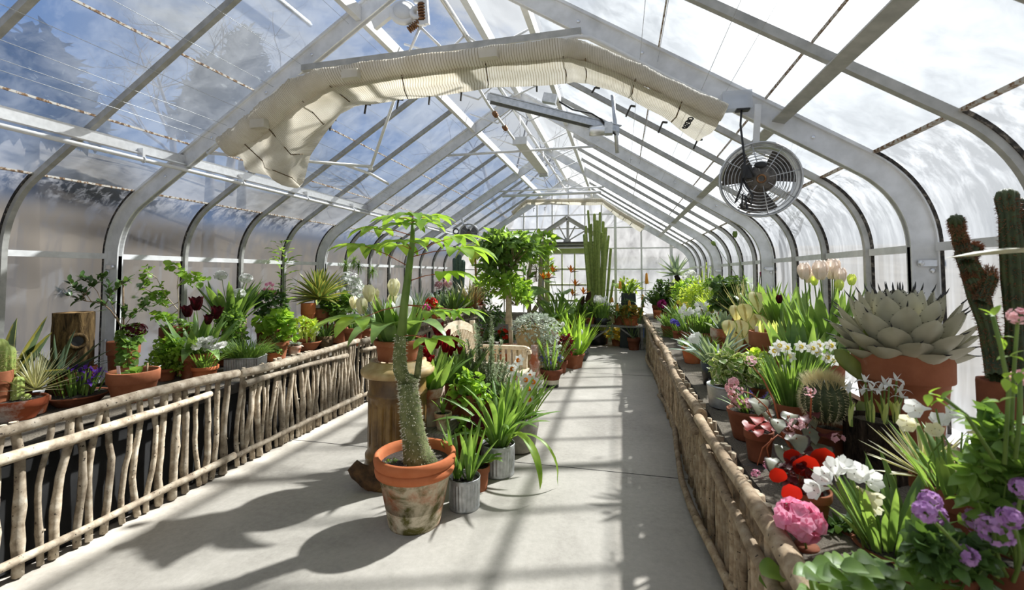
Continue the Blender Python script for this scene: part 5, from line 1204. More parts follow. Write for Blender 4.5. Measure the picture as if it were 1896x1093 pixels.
# farther along the left bench
g=random.Random(77)
FAR=[(700,-3.95,'grass',44,'bluish narcissus leaves behind the cream tulips','blue'),(722,-3.6,'grass',56,'upright dark strap leaves behind the cream tulips','deep'),(745,-4.0,'bush',30,'feathery green plant near the third main rib','mid'),(760,-3.5,'grass',40,'slim narcissus leaves before the third main rib','grassy'),
 (775,-3.95,'grass',50,'bluish bulb leaves against the far left glass','blue'),(790,-3.6,'grass',36,'thick tuft of bulb leaves behind the pink flowers','blue'),(812,-3.9,'grass',40,'bluish tuft beyond the red flowers','blue'),(838,-3.45,'grass',40,'fresh green grassy tuft right of the red flowers','grassy'),
 (825,-3.95,'bush',30,'dark shrub with pale pink blooms by the far left glass','deep'),(862,-3.4,'leaf',30,'young bulb leaves in a low rectangular pan','bright'),(873,-3.55,'grass',38,'grassy tuft in a buff pot near the fence end','grassy'),(868,-4.0,'grass',56,'tall yellowing ornamental grass by the far glass','thread'),
 (882,-3.45,'suc',16,'pale succulent sprouts in a buff pan near the fence end','silver'),(893,-3.8,'spike',44,'brown upright spiky plant near the gable','dry'),(902,-3.5,'ros',16,'dark flat rosette in terracotta at the fence end','burgundy'),(806,-3.35,'leaf',20,'small dark fern beside the rail past the chimney pot','mid'),(888,-3.95,'grass',50,'thin straw-coloured tuft beyond the blue cactus','thread'),(752,-3.75,'leaf',34,'broad lettuce-green leaves behind the spiny tree stem','bright'),(914,-3.75,'bush',26,'shadowed small-leaved bush at the end of the left bench','deep')]
for i,(u,X,kd_,hp,lab,lm) in enumerate(FAR):
    A=AL(u,X);rm=(9,11,10,12)[i%4];vr=508+.9*F/A.d-rm*1.25
    t,zs=potted(A,'potted_'+{'grass':'bulbs','bush':'shrub','leaf':'leafy_plant','suc':'succulent','spike':'spiky_plant','ros':'rosette'}[kd_],lab,rm,rm*.75,vr,('terra','terra_dark','terra_lime','terra_rim')[i%4],'pan' if kd_ in('leaf','suc') else 'pot',n=20)
    if kd_=='grass': clump(t,(0,0,zs),A.m(rm*.75),46,A.m(hp),A.m(2.6),'strap',(.02,.5),(.1,.8),lm,'leaves',100+i,.25,5)
    elif kd_=='bush': mound(t,(0,0,zs+A.m(hp*.55)),(A.h(hp*.75),A.h(hp*.6),A.m(hp*.6)),220,A.m(8),A.m(5),lm,'ovate',100+i,'foliage',10,.3,.5)
    elif kd_=='leaf': clump(t,(0,0,zs),A.m(rm*.7),16,A.m(hp),A.m(hp*.26),'tulip',(.05,.6),(.1,.8),lm,'leaves',100+i)
    elif kd_=='suc': mound(t,(0,0,zs+A.m(4)),(A.h(11),A.h(10),A.m(7)),70,A.m(8),A.m(4),lm,'ovate',100+i)
    elif kd_=='spike': clump(t,(0,0,zs),A.m(8),40,A.m(hp),A.m(3),'needle',(.1,.8),(0,.5),lm,'leaves',100+i)
    else: rosette(t,(0,0,zs),26,A.m(18),A.m(6),lm,i,(.2,1.4),nseg=4)
    if i==8: flowers(t,A,[(812,528),(822,524),(830,527)],lambda f,e,i_,g_:umbel(f,e,A.m(6),14,A.m(3.5),i_),'f_palepink',zs,3,'pink_flower',.002)
A=AL(800,-3.42);t,zs=potted(A,'potted_red_pelargonium','scarlet pelargonium in a small pot at the far left rail',10,8,582,n=20);mound(t,A.p(802,572),(A.h(15),A.h(12),A.m(9)),90,A.m(8),A.m(7),'mid','round',43)
m=MB();umbel(m,A.p(799,562,-.06),A.m(11),44,A.m(3.6),44);m.build('flower_head',M['f_red'],t)
A=AL(788,-3.3);t,zs=potted(A,'potted_pink_primrose','bright pink flowers just behind the far left rail',9,7,590,n=20);mound(t,A.p(790,580),(A.h(11),A.h(10),A.m(7)),60,A.m(7),A.m(6),'mid','round',45)
m=MB();umbel(m,A.p(789,572,-.05),A.m(7),22,A.m(4),46);m.build('flower_head',M['f_magenta'],t)
A=AL(843,-3.55);t,zs=potted(A,'potted_tall_agave','tall blue-green agave near the far end of the left bench',14,11,582,n=20);rosette(t,(0,0,zs),16,A.m(62),A.m(11),'blue',47,(.1,1.0),'agave',.4,nseg=6)
A=AL(848,-4.05);t,zs=potted(A,'blue_column_cactus','cluster of stout blue-green cactus columns by the far left glass',15,12,572,'terra_dark',n=20)
for i,(u,v) in enumerate(((843,482),(850,476),(857,486),(847,496))):
    e=A.p(u,v,.05*(i-1.5));m=MB();b=V((e.x*.6,e.y*.6,zs));column(m,[b,b.lerp(e,.3),b.lerp(e,.7),e],A.m(5),7,.22);m.build('column',M['cactusblue'],t)
A=AL(880,-3.3);A.loc.z=0.;A=At(878,Y=9.9,Z=0.);t=thing('potted_banana','young banana-like plant with large yellowing leaves under the far fan','plant',A.loc);zs=pot(t,A.m(18),A.m(14),A.m(30),'terra_dark','pot')
m=MB();q=[(0,0,zs),A.p(882,530),A.p(880,480),A.p(884,452)];m.tube(q,[.035,.03,.025,.02],8);m.build('trunk',M['dry'],t);m=MB()
for u,v,w in((862,452,16),(905,452,16),(872,478,20),(900,440,14),(910,470,16),(850,462,14),(884,470,20)): b=A.p(884,452);e=A.p(u,v,.15*math.sin(u));m.leaf(b,e-b+V((0,0,.12)),(e-b).length*1.25+.1,A.m(w),'lance',1.3,.1,7)
m.build('leaves',M['lime'],t)
# ================================================================ right bench
# -- the great agave
A=AR(1662,1.36);t,zs=potted(A,'potted_great_agave','huge grey artichoke-shaped agave in the large terracotta pot',99,66,650,'terra','pot',n=64)
g=random.Random(2);m=MB();s=MB();c=V((0,0,zs+.01))
N=62
for i in range(N):
    q=i/(N-1);a=i*2.39996;le=.06+1.42*q**.85;d=V((math.cos(a)*math.sin(le),math.sin(a)*math.sin(le),math.cos(le)));rad=V((math.cos(a),math.sin(a),0));up=(-rad*math.cos(le)+V((0,0,math.sin(le))))
    l=A.m(134)*(A.k+(1-A.k)*max(0,math.cos(le))**1.0)*(.86+.16*math.sin(PI*q))*(1 if q<.8 else .96);w=A.h(68)*(.7+.35*q);b=c+rad*A.m(5+8*q)+V((0,0,A.m(14)*(1-q)))
    for thick,sg in((0,1),(.22,-1)):
        vs=[];uv=[];nn=9;n_=6
        for k in range(nn+1):
            tt=k/nn;wd=w*.5*((.62+.38*math.sin(PI*tt*.9))*(1 if tt<.72 else math.cos((tt-.72)/.28*PI/2)**.75 if tt<1 else 0));p=b+d*(l*tt)+up*(l*.10*math.sin(PI*tt)*-1+l*.08*tt**3)
            side=d.cross(up)
            for e in range(n_+1):
                x=e/n_*2-1;th=(1-x*x)*wd
                off=up*(x*x*wd*.45) if sg>0 else up*(x*x*wd*.45-(1-x*x)*w*.11*(1-tt*.8))
                vs.append(p+side*(x*wd)+off);uv.append((e/n_,tt))
        f=[(k*(n_+1)+e,k*(n_+1)+e+1,(k+1)*(n_+1)+e+1,(k+1)*(n_+1)+e) for k in range(nn) for e in range(n_)]
        m.add(vs,f,True,uv)
    e=b+d*l+up*(l*.08);s.tube([e-d*.012,e+d*.012,e+d*.034+up*.003],[.0042,.003,.0004],6,cap=False)
    side=d.cross(up)
    for k in range(5,9):
        for sg in(-1,1):
            tt=k/9+.05;wd=w*.5*((.62+.38*math.sin(PI*tt*.9))*(1 if tt<.72 else math.cos(min(1,(tt-.72)/.28)*PI/2)**.75));p=b+d*(l*tt)+up*(-l*.10*math.sin(PI*tt)+l*.08*tt**3+wd*.45)+side*(sg*wd)
            s.add([p-d*.004,p+d*.004,p+side*sg*.007+d*.003],[(0,1,2)],False)
m.build('leaves',M['agavegrey'],t,'broad grey overlapping leaves');s.build('spines',M['dark'],t,'black leaf-tip spines','stuff')
# -- opuntia
A=At(1622,855,Z=ZB-.01);t,zs=potted(A,'potted_paddle_cactus','paddle cactus with three long green pads before the great agave',22,17,800,'terra_dark')
def pad(b,e,w,thick=.22,bend=0):
    m=MB();b=V(b);e=V(e);d=e-b;L=d.length;d.normalize();side=d.cross(V((.2,-1,.1))).normalized();nrm=side.cross(d);vs=[];n=12;mm=10
    for i in range(mm+1):
        tt=i/mm;r=w/2*(max(0.0,1-(2*(tt*.86+.14)-1)**2))**.5 *(.55+.55*tt)if i<mm else 0.001
        for k in range(n): a=2*PI*k/n;vs.append(b+d*(L*tt)+side*(math.cos(a)*r)+nrm*(math.sin(a)*r*thick))
    m.add(vs,[(i*n+k,i*n+(k+1)%n,(i+1)*n+(k+1)%n,(i+1)*n+k) for i in range(mm) for k in range(n)]);m.build('pad',M['opuntia'],t)
j=A.p(1625,712,.05);pad((0,0,zs),j+V((0,0,.02)),A.m(30));pad(j,A.p(1600,610,.05),A.m(44));pad(A.p(1618,712,.06),A.p(1544,648,.06),A.m(38));pad(A.p(1650,722,.06),A.p(1684,656,.06),A.m(50));pad((.01,0,zs),A.p(1660,735,.06),A.m(36));pad((-.01,-.02,zs),A.p(1590,742,.02),A.m(34))
# -- log planter with white irises
A=At(1622,880,Z=ZB-.01);t=thing('log_planter','hollowed dark log planter of small white irises','planter',A.loc)
h=A.z(775);r=A.h(59);mod=lambda a,i,z:1+.04*math.sin(a*4+2)+.03*math.sin(a*13+z*12)+.02*math.sin(a*29)
m=MB();m.lathe([(r*1.05,0),(r*1.0,h*.2),(r*.98,h*.9),(r*.96,h),(r*.80,h),(r*.78,h*.8)],64,mod=mod);m.build('bark_wall',M['barkdark'],t)
m=MB();m.lathe([(.001,h*.93),(r*.5,h*.945),(r*.8,h*.93)],24);m.build('soil',M['gravel'],t)
for i,(u,v,b) in enumerate([(1573,722,1577),(1602,708,1610),(1600,726,1608),(1614,724,1614),(1630,725,1640),(1638,712,1636),(1646,716,1640),(1660,706,1658),(1668,725,1655),(1670,738,1662)]):
    e=A.p(u,v,-.05+.02*(i%3));bb=A.p(b,785,-.05+.03*(i%3));bb.z=h*.92;f=MB();irisf(A.m(21))(f,e,i,g);fo=f.build('iris_flower',M['f_white'],t);mm=MB();stemline(mm,bb,e,.004,.004,g);mm.build('stem',M['stem'],fo);mm=MB()
    for k in range(2): mm.leaf(bb,V((g.gauss(0,.08),g.gauss(0,.08),1)),A.m(46),A.m(8),'strap',.1,.5,5)
    mm.build('sheath_leaves',M['pale'],fo)
# -- golden barrel cactus
A=AR(1527,.98);t,zs=potted(A,'potted_barrel_cactus','round golden-spined barrel cactus beside the log planter',34,27,790,'terra_dark')
m=MB();s=MB();r=A.h(46);c=A.p(1527,742);nr=18
vs=[];n=nr*6;mm=16
for i in range(mm+1):
    a=PI*(.02+.96*i/mm)
    for k in range(n):
        b=2*PI*k/n;q=r*math.sin(a)**.85*(.88+.13*abs(math.cos(b*nr/2)));vs.append(c+V((math.cos(b)*q,math.sin(b)*q,-math.cos(a)*r*1.02)))
m.add(vs,[(i*n+k,i*n+(k+1)%n,(i+1)*n+(k+1)%n,(i+1)*n+k) for i in range(mm) for k in range(n)]);m.build('ribbed_body',M['cactusdark'],t)
for k in range(nr):
    b=2*PI*(k)/nr
    for i in range(2,22):
        a=PI*(.04+.94*i/22);q=r*math.sin(a)**.85;p=c+V((math.cos(b)*q,math.sin(b)*q,-math.cos(a)*r*1.02));o=V((math.cos(b)*math.sin(a),math.sin(b)*math.sin(a),-math.cos(a)));top=a>PI*.72
        for j_ in range(12 if top else 6):
            e=p+(o+leafn(g)*.75+(V((0,0,.6)) if top else V((0,0,0)))).normalized()*A.m(24 if top else 10);w=o.orthogonal().normalized()*(.0011 if top else .0008);s.add([p-w,p+w,e],[(0,1,2)],False)
s.build('spines',M['goldspine'],t,'long pale golden spines')
# -- peach tulips
A=AR(1520,1.38);t,zs=potted(A,'potted_peach_tulips','tall peach-pink double tulips left of the great agave',44,34,655)
for i,(u,v,px_,dd) in enumerate([(1489,502,26,0),(1497,511,22,.08),(1519,500,30,-.05),(1541,498,32,.05),(1556,510,24,0),(1546,492,22,.1),(1508,520,15,.02),(1554,528,17,-.06),(1577,518,18,.1)]):
    e=A.p(u,v,dd);b=V((e.x*.4,e.y*.4,zs));sz=A.m(px_*1.2);d=V((e.x*.3,e.y*.3,1)).normalized();mm=MB();tulip_head(mm,e-d*sz*.5,d,sz,.28,False,i)
    if px_>20: tulip_head(mm,e-d*sz*.5,(d+V((.1,.1,0))),sz*.85,.3,False,i+9)
    f=mm.build('tulip_flower',M['f_peach' if px_>18 else 'pale'],t);mm=MB();stemline(mm,b,e-d*sz*.48,.0048,.012,g);mm.build('stem',M['stem'],f)
clump(t,(0,0,zs),A.m(34),38,A.m(140),A.m(26),'tulip',(.03,.36),(.0,.45),'tulip','leaves',6,.28,8)
A=AR(1478,1.12);t,zs=potted(A,'potted_tulip_foliage','broad upright tulip leaves without open flowers, left of the peach tulips',32,25,690,'terra');clump(t,(0,0,zs),A.m(22),22,A.m(118),A.m(32),'tulip',(.03,.5),(.0,.5),'tulip','leaves',7,.28,8)
m=MB();tulip_head(m,A.p(1443,590-28,.0),(0,0,1),A.m(16),.0,True,1);m.build('dark_bud',M['f_blackred'],t)
# -- miniature daffodils
A=AR(1458,.93);t,zs=potted(A,'potted_daffodils','miniature white daffodils with yellow cups in terracotta',32,25,748,'terra')
clump(t,(0,0,zs),A.m(24),110,A.m(110),A.m(5),'strap',(.0,.42),(.05,.7),'grassy','leaves',8,.3,7)
for i,(u,v) in enumerate([(1443,640),(1455,644),(1463,660),(1482,642),(1503,645),(1513,650),(1537,640),(1458,683),(1435,650),(1530,662),(1515,640),(1543,668)]):
    e=A.p(u,v,-.05+.02*(i%4));f=MB();mc=MB();daff(f,mc,e,(.4*math.sin(i*2.2)-.15,-.9,.1),A.m(12),i);fo=f.build('daffodil_flower',M['f_white'],t);mc.build('yellow_cup',M['f_yellow'],fo);mm=MB();stemline(mm,(e.x*.4,e.y*.4,zs),e,.0025,.012,g);mm.build('stem',M['stem'],fo)
# -- terracotta pot of clipped shoots, caladium, fan-leaved plant
A=AR(1420,1.16);t,zs=potted(A,'potted_bulb_shoots','tall terracotta pot of stubby green shoots and a white label',38,28,614,'terra')
clump(t,(0,0,zs),A.m(22),14,A.m(36),A.m(7),'strap',(.0,.12),(0,.1),'pale','shoots',9,.5,4);labelstick(t,(-A.m(22),-A.m(8),zs),A.m(20),A.m(6))
A=AR(1372,1.08);t,zs=potted(A,'potted_caladium','pale yellow-white veined caladium spilling over its terracotta pot',30,22,606,'terra')
m=MB();s=MB()
for u,v,sz,dd in((1398,548,40,0),(1425,570,46,.05),(1378,570,38,-.05),(1400,590,44,-.1),(1372,600,36,-.12),(1362,572,34,.05),(1350,600,36,-.1),(1362,625,34,-.16),(1412,548,34,.1),(1440,590,30,.0),(1385,612,36,-.14)):
    e=A.p(u,v,dd);stemline(s,(0,0,zs),e,.003,.03,g);d=V((e.x*.8,-.5,-.45)).normalized();m.leaf(e-d*A.m(sz)*.3,d,A.m(sz)*1.15,A.m(sz)*.75,'ovate',.8,.12,8,up=(0,-.7,1),wav=.12)
m.build('leaves',M['caladium'],t);s.build('leaf_stalks',M['redstem'],t)
A=AR(1376,1.42);t,zs=potted(A,'potted_thread_yucca','spiky fan of narrow pale-edged leaves behind the caladium',24,18,590,'terra_dark');rosette(t,(0,0,zs+.02),64,A.m(78),A.m(5.5),'thread',11,(.0,1.3),'needle',.35,nseg=3)
A=AR(1338,1.05);t,zs=potted(A,'potted_blue_agave','small powdery blue agave in terracotta left of the caladium',26,19,608,'terra_lime');rosette(t,(0,0,zs),20,A.m(44),A.m(19),'blue',12,(.05,1.1),'agave',.3,nseg=6,spines=.012)
A=AR(1290,.98);t,zs=potted(A,'potted_paperwhites','dense clump of white paperwhite narcissi on the right bench',32,24,614,'terra_dark')
clump(t,(0,0,zs),A.m(26),120,A.m(46),A.m(2.5),'strap',(.0,.4),(.05,.6),'grassy','leaves',13,.3,5)
for i in range(34):
    e=A.p(1292+g.uniform(-34,36),574+g.uniform(-12,14),g.uniform(-.15,.15));f=MB();flower5(f,e,(g.gauss(0,.5),-.8,.4),A.m(5.5),6,.15,.75,i);f.build('narcissus_flower',M['f_white'],t)
A=AR(1262,.86);t,zs=potted(A,'potted_silver_grass','loose grey-green grassy tuft near the right rail',15,12,640,'terra_dark');clump(t,(0,0,zs),A.m(10),190,A.m(56),A.m(3),'needle',(.1,1.3),(.2,1.2),'grassy','grass',14,.2,4)
A=AR(1254,.78);t,zs=potted(A,'potted_blue_hyacinth','small blue-violet hyacinths behind the right rail',11,9,612,'terra');clump(t,(0,0,zs),A.m(8),16,A.m(22),A.m(4),'strap',(.1,.5),(.1,.5),'grassy','leaves',15)
for i,(u,v) in enumerate(((1246,596),(1254,599),(1264,597))): m=MB();umbel(m,A.p(u,v,-.03*i),A.m(5),26,A.m(2.6),16+i);m.build('flower_spike',M['f_blueflower'],t)
A=AR(1226,.86);t,zs=potted(A,'potted_magenta_hyacinth','magenta hyacinth heads at the far end of the right bench',9,7,578,'terra_dark',n=20);clump(t,(0,0,zs),A.m(6),10,A.m(14),A.m(3),'strap',(.1,.5),(.1,.4),'grassy','leaves',17)
m=MB();umbel(m,A.p(1226,563,-.03),A.m(8),50,A.m(3),18);m.build('flower_head',M['f_magenta'],t)
A=AR(1216,.74);t,zs=potted(A,'small_terracotta_pot','small orange pot at the far right rail',8,6.5,575,'terra_rim',n=20)
A=AR(1218,1.0);t,zs=potted(A,'potted_strap_plant','dark strappy leaves arching in front of the gable corner',12,9,565,'terra_dark',n=20);clump(t,(0,0,zs),A.m(9),40,A.m(50),A.m(5),'strap',(.1,.9),(.5,2.),'deep','leaves',19)
# -- leaning trunk agave by the gable corner
A=AR(1262,1.25);t,zs=potted(A,'leaning_agave','blue agave rosette on a leaning shaggy trunk by the gable corner',12,9,560,'terra_dark',n=20)
m=MB();q=[(0,0,zs),A.p(1262,538),A.p(1256,520),A.p(1252,510)];m.tube(q,[.06,.06,.05,.045],8,jit=.15);m.build('trunk',M['barkdark'],t)
rosette(t,A.p(1252,508),22,A.m(42),A.m(9),'blue',21,(.1,1.7),'agave',.35,nseg=6)
# -- mass of yellow and white flowers
for i,(u,X,lab,lm,fm,pts,np_) in enumerate([(1244,1.1,'pale yellow hyacinths among fresh leaves near the leaning agave','bright','f_cream',[(1240,533),(1254,525),(1260,543),(1246,550),(1232,542)],1),(1258,.92,'small daffodils with yellow and white heads behind the magenta hyacinth','grassy','f_yellow',[(1256,560),(1263,565),(1270,562),(1250,570),(1266,573),(1275,570)],0),(1282,1.3,'white and salmon ranunculus in front of the bottlebrush fern','mid','f_white',[(1270,512),(1280,506),(1288,512),(1276,520),(1292,518),(1284,522)],1),(1320,1.22,'cream freesias among ferny leaves','lime','f_cream',[(1318,525),(1324,532),(1316,534),(1322,520)],0)]):
    A=AR(u,X);t,zs=potted(A,('potted_yellow_hyacinth','potted_small_daffodils','potted_ranunculus','potted_freesia')[i],lab,14,11,575 if i!=1 else 592,'terra',n=20);clump(t,(0,0,zs),A.m(11),54,A.m(44),A.m(4),'lance',(.05,.7),(.2,1.),lm,'leaves',22+i)
    if np_: flowers(t,A,pts,lambda f,e,j_,g_:umbel(f,e,A.m(6),24,A.m(3.2),j_),fm,zs,23+i,'flower_head',.003,.1)
    else: flowers(t,A,pts,lambda f,e,j_,g_:flower5(f,e,(g_.gauss(0,.5),-.8,.3),A.m(5),6,.2,.7,j_),fm,zs,23+i,'flower',.002,.1)
A=AR(1304,1.42);t,zs=potted(A,'potted_foxtail_fern','bright upright foxtail fern plumes by the right glass',15,12,570,'terra',n=20)
s=MB();m=MB()
for (u,v) in((1308,486),(1300,500),(1316,495),(1295,512),(1324,505),(1334,502),(1340,512),(1330,515),(1288,520)):
    e=A.p(u,v,g.uniform(-.1,.1));p=stemline(s,(0,0,zs),e,.003,.02,g)
    for k in range(330):
        x=g.uniform(1.2,5);i=min(4,int(x));b=p[i].lerp(p[i+1],x-i);d=(p[i+1]-p[i]).normalized();o=leafn(g);m.leaf(b,(o+d*.7).normalized(),A.m(7.5)*(1.15-x/6),A.m(1.1),'needle',0,.1,2)
s.build('stems',M['stem'],t);m.build('plumes',M['lime'],t)
for i,(u,X,v,ru,rv,lab,lm,n_) in enumerate([(1262,1.38,545,28,20,'feathery light foliage under the leaning agave','lime',360),(1345,1.28,550,26,26,'dark round-leaved plant behind the paperwhites','deep',260),(1345,1.5,528,36,12,'spreading silvery-green leaves behind the dark round-leaved plant','mid',220),(1300,1.2,545,34,22,'frothy yellow-green foliage between paperwhites and foxtail fern','lime',520),(1238,1.4,545,22,20,'deep green fronds by the gable corner','deep',200),(1275,1.15,540,24,18,'fresh green bedding leaves around the yellow flowers','bright',320)]):
    A=AR(u,X);t,zs=potted(A,'potted_foliage_plant',lab,14,11,580,'terra_dark',n=20);mound(t,A.p(u,v),(A.h(ru)*1.3,A.h(ru),A.m(rv)*1.25),int(n_*1.5),A.m((8,12,12,8,12,9)[i]),A.m((3,11,7,3,5,4)[i]),lm,('lance','round','ovate','lance','lance','lance')[i],30+i,'foliage',12,.3,.6,shell=.6,clusters=22)
for i,(u,X,hp,lab,lm,w_) in enumerate([(1300,.82,44,'grassy bulb leaves between the paperwhites and the low terracotta bowl','grassy',3.5),(1238,.70,30,'short grassy tuft hard against the far right rail','grassy',3),(1345,.96,50,'fine-leaved bulbs in front of the blue agave','bright',4),(1275,.72,26,'low tuft of thin leaves beside the right rail','mid',3),(1314,1.12,50,'bulb leaves rising between paperwhites and caladium','grassy',4),(1400,.98,40,'thin blue-green leaves below the tall bulb-shoot pot','blue',4)]):
    A=AR(u,X);t,zs=potted(A,'potted_bulbs',lab,16,12,508+.9*F/A.d-18,('terra','terra_dark')[i%2],n=20);clump(t,(0,0,zs),A.h(11),70,A.m(hp),A.m(w_),'strap',(.05,.7),(.1,1.),lm,'leaves',130+i,.25,5)
# -- amaryllis, tall strap leaves
A=AR(1396,1.5);t,zs=potted(A,'potted_amaryllis','broad arching strap leaves with one pink bloom by the right glass',18,14,575,'terra',n=24);clump(t,(0,0,zs),A.m(10),16,A.m(80),A.m(11),'strap',(.1,.9),(.4,1.6),'tulip','leaves',41,.25,8)
flowers(t,A,[(1408,507)],lambda f,e,i,g_:flower5(f,e,(.4,-.8,0),A.m(8),6,.7,.6),'f_pink',zs,42,'pink_flower',.005,.01)
m=MB();pts=[A.p(1384,560),A.p(1360,505),A.p(1330,460),A.p(1322,448)];m.tube(pts,[.004,.003,.0025,.002],6);pts=[A.p(1388,560),A.p(1375,500),A.p(1362,460),A.p(1361,434)];m.tube(pts,[.004,.003,.0025,.002],6);tulip_head(m,A.p(1361,440),(0,0,1),A.m(12),0,True);tulip_head(m,A.p(1324,455),(-.6,0,1),A.m(10),0,True);m.build('bud_stalks',M['stem'],t)
A=AR(1450,1.42);t,zs=potted(A,'potted_iris_foliage','tall upright sword leaves before the right glass',26,20,610,'terra',n=24);clump(t,(0,0,zs),A.m(20),34,A.m(98),A.m(12),'strap',(.0,.5),(.0,.5),'tulip','leaves',43,.3,7)
A=AR(1415,1.45);t,zs=potted(A,'potted_sword_leaves','slimmer sword-leaved bulbs between amaryllis and tall sword leaves',20,15,590,'terra_dark',n=24);clump(t,(0,0,zs),A.m(15),30,A.m(78),A.m(7),'strap',(.0,.4),(.0,.6),'grassy','leaves',44,.3,6)
# -- near the right rail
A=AR(1322,.76);t,zs=potted(A,'black_tub_bulbs','black tub of blue-green bulb leaves with one white bloom at the rail',29,24,672,'black','tub')
clump(t,(0,0,zs),A.m(20),40,A.m(82),A.m(7),'strap',(.05,.9),(.2,1.3),'blue','leaves',45,.3,7)
flowers(t,A,[(1284,625),(1292,622),(1288,631),(1280,630)],lambda f,e,i,g_:flower5(f,e,(g_.gauss(0,.4),-.8,.3),A.m(8),7,.25,.8,i),'f_white',zs,46,'white_flower',.0025,.02)
labelstick(t,(A.m(2),-A.m(12),zs),A.m(40),A.m(4))
A=At(1283,672,Z=ZB-.01);t,zs=potted(A,'terracotta_bowl','plain low terracotta bowl by the right rail',21,15,643,'terra_rim','bowl');clump(t,(0,0,zs),A.m(10),10,A.m(14),A.m(3),'strap',(.1,.6),(.1,.5),'grassy','leaves',47)
A=At(1326,722,Z=ZB-.01);t,zs=potted(A,'potted_blue_reticulata','small clump of vivid blue irises at the right rail',14,11,702,'black','tub');clump(t,(0,0,zs),A.m(8),12,A.m(26),A.m(3),'strap',(.0,.2),(.0,.2),'pale','leaves',48)
flowers(t,A,[(1320,677),(1328,672),(1324,684),(1332,682),(1343,684),(1318,684)],irisf(A.m(11)),'f_blueflower',zs,49,'iris_flower',.003,.04)
A=At(1345,752,Z=ZB-.01);t=thing('zinc_tub','oval ribbed zinc tub of frilly pale-green geranium','planter',A.loc);r=A.m(33);h=A.z(712)
m=MB();mod=lambda a,i,z:(1.1 if abs(math.cos(a))>.5 else 1.0)
pr=[(r*.9,0)]+[(r*(.9+.006*k+(.012 if k%2 else 0)),h*.9*k/16) for k in range(1,17)]+[(r*1.02,h*.93),(r*1.02,h),(r*.96,h),(r*.95,h*.7)]
m.lathe(pr,40);m.build('ribbed_wall',M['galv'],t);m=MB();m.lathe([(.001,h*.85),(r*.95,h*.85)],24);m.build('soil',M['soil'],t)
mound(t,A.p(1362,690),(A.h(52),A.h(36),A.m(36)),620,A.m(15),A.m(13),'variegated','round',50,'foliage',20,.35,.6,shell=.5,clusters=40)
m=MB();mound(t,A.p(1400,668,.1),(A.h(22),A.h(18),A.m(16)),110,A.m(14),A.m(12),'lime','round',51,'upper_foliage',8,.4,.5)
A=At(1384,812,Z=ZB-.01);t,zs=potted(A,'pink_hyacinth_bowl','terracotta bowl of pink flower spikes leaning at the right rail',39,26,758,'terra_dark','bowl')
clump(t,(A.m(6),0,zs),A.m(20),40,A.m(46),A.m(3.5),'strap',(.1,.9),(.1,.9),'grassy','leaves',52,.3,6)
flowers(t,A,[(1352,718),(1356,732),(1363,745),(1376,750),(1385,748),(1358,708)],lambda f,e,i,g_:umbel(f,e,A.m(8),26,A.m(4.4),i),'f_palepink',zs,53,'flower_spike',.004,.03)
A=AR(1402,.80);t,zs=potted(A,'potted_blue_scilla','small vivid blue flowers behind the pink hyacinth bowl',16,12,772,'terra_dark');clump(t,(0,0,zs),A.m(10),14,A.m(26),A.m(3),'strap',(.1,.5),(.1,.5),'grassy','leaves',54)
flowers(t,A,[(1388,740),(1395,735),(1400,742),(1390,728),(1420,733),(1414,738),(1384,748),(1424,728)],irisf(A.m(8)),'f_blueflower',zs,55,'blue_flower',.0025,.05)
# -- begonias
A=At(1406,852,Z=ZB-.01);t,zs=potted(A,'potted_scarlet_begonia','scarlet-leaved begonia in a small terracotta pot at the rail',29,21,797,'terra_dark')
m=MB()
for u,v,w,dd in((1386,786,24,-.03),(1400,776,24,0),(1418,788,22,-.03),(1402,798,22,-.06),(1420,776,18,.04),(1432,792,16,0)): e=A.p(u,v,dd);d=V((e.x,e.y-.06,.0)).normalized();m.leaf(e-d*A.m(w)*.5,d,A.m(w)*1.2,A.m(w),'ovate',.7,.1,6,up=(0,-.6,1),wav=.2)
m.build('leaves',M['redleaf'],t)
A=AR(1468,.80);t,zs=potted(A,'potted_rex_begonia','silver-leaved begonia with pink sprays on orange stems',30,23,850,'terra_dark')
m=MB();s=MB()
for u,v,w,dd in((1405,745,38,0),(1462,770,30,-.05),(1440,782,30,-.1),(1475,812,40,-.08),(1500,800,34,0),(1520,830,40,-.05),(1452,835,38,-.12),(1420,762,26,.02),(1500,775,30,.1),(1440,860,46,-.1)):
    e=A.p(u,v,dd);stemline(s,(0,0,zs),e,.0035,.03,g);d=V((e.x*.8,-.4,-.1)).normalized();m.leaf(e-d*A.m(w)*.4,d,A.m(w)*1.15,A.m(w),'ovate',.8,.1,8,up=(0,-.5,1),wav=.25)
m.build('leaves',M['rex'],t);r2=MB()
for u,v,w,dd in((1488,772,30,-.05),(1505,765,26,0),(1460,800,24,-.1),(1530,805,30,-.05),(1490,830,30,-.05)): e=A.p(u,v,dd);d=V((e.x*.8,-.4,.1)).normalized();r2.leaf(e-d*A.m(w)*.4,d,A.m(w)*1.1,A.m(w)*.9,'ovate',.8,.1,8,up=(0,-.5,1),wav=.25)
r2.build('red_leaves',M['burgundy'],t)
for i,(pts,hd) in enumerate(((((1445,790),(1432,740),(1412,700),(1395,680)),(1390,668)),(((1440,800),(1420,755),(1392,730),(1368,722)),(1366,724)),(((1480,830),(1440,806),(1412,830),(1402,862)),(1400,880)),(((1430,812),(1420,830),(1424,850)),(1424,862)),(((1470,800),(1462,785),(1458,770)),(1462,790)),(((1500,780),(1502,740),(1500,720)),(1500,725)))):
    q=[A.p(u,v,-.06) for u,v in pts];s.tube(q,[.004,.0035,.003,.002][:len(q)],6);f=MB();umbel(f,A.p(hd[0],hd[1],-.07),A.m(9),16,A.m(3.6),60+i,4);f.build('flower_spray',M['f_palepink' if i!=2 and i!=3 else 'f_pink'],t)
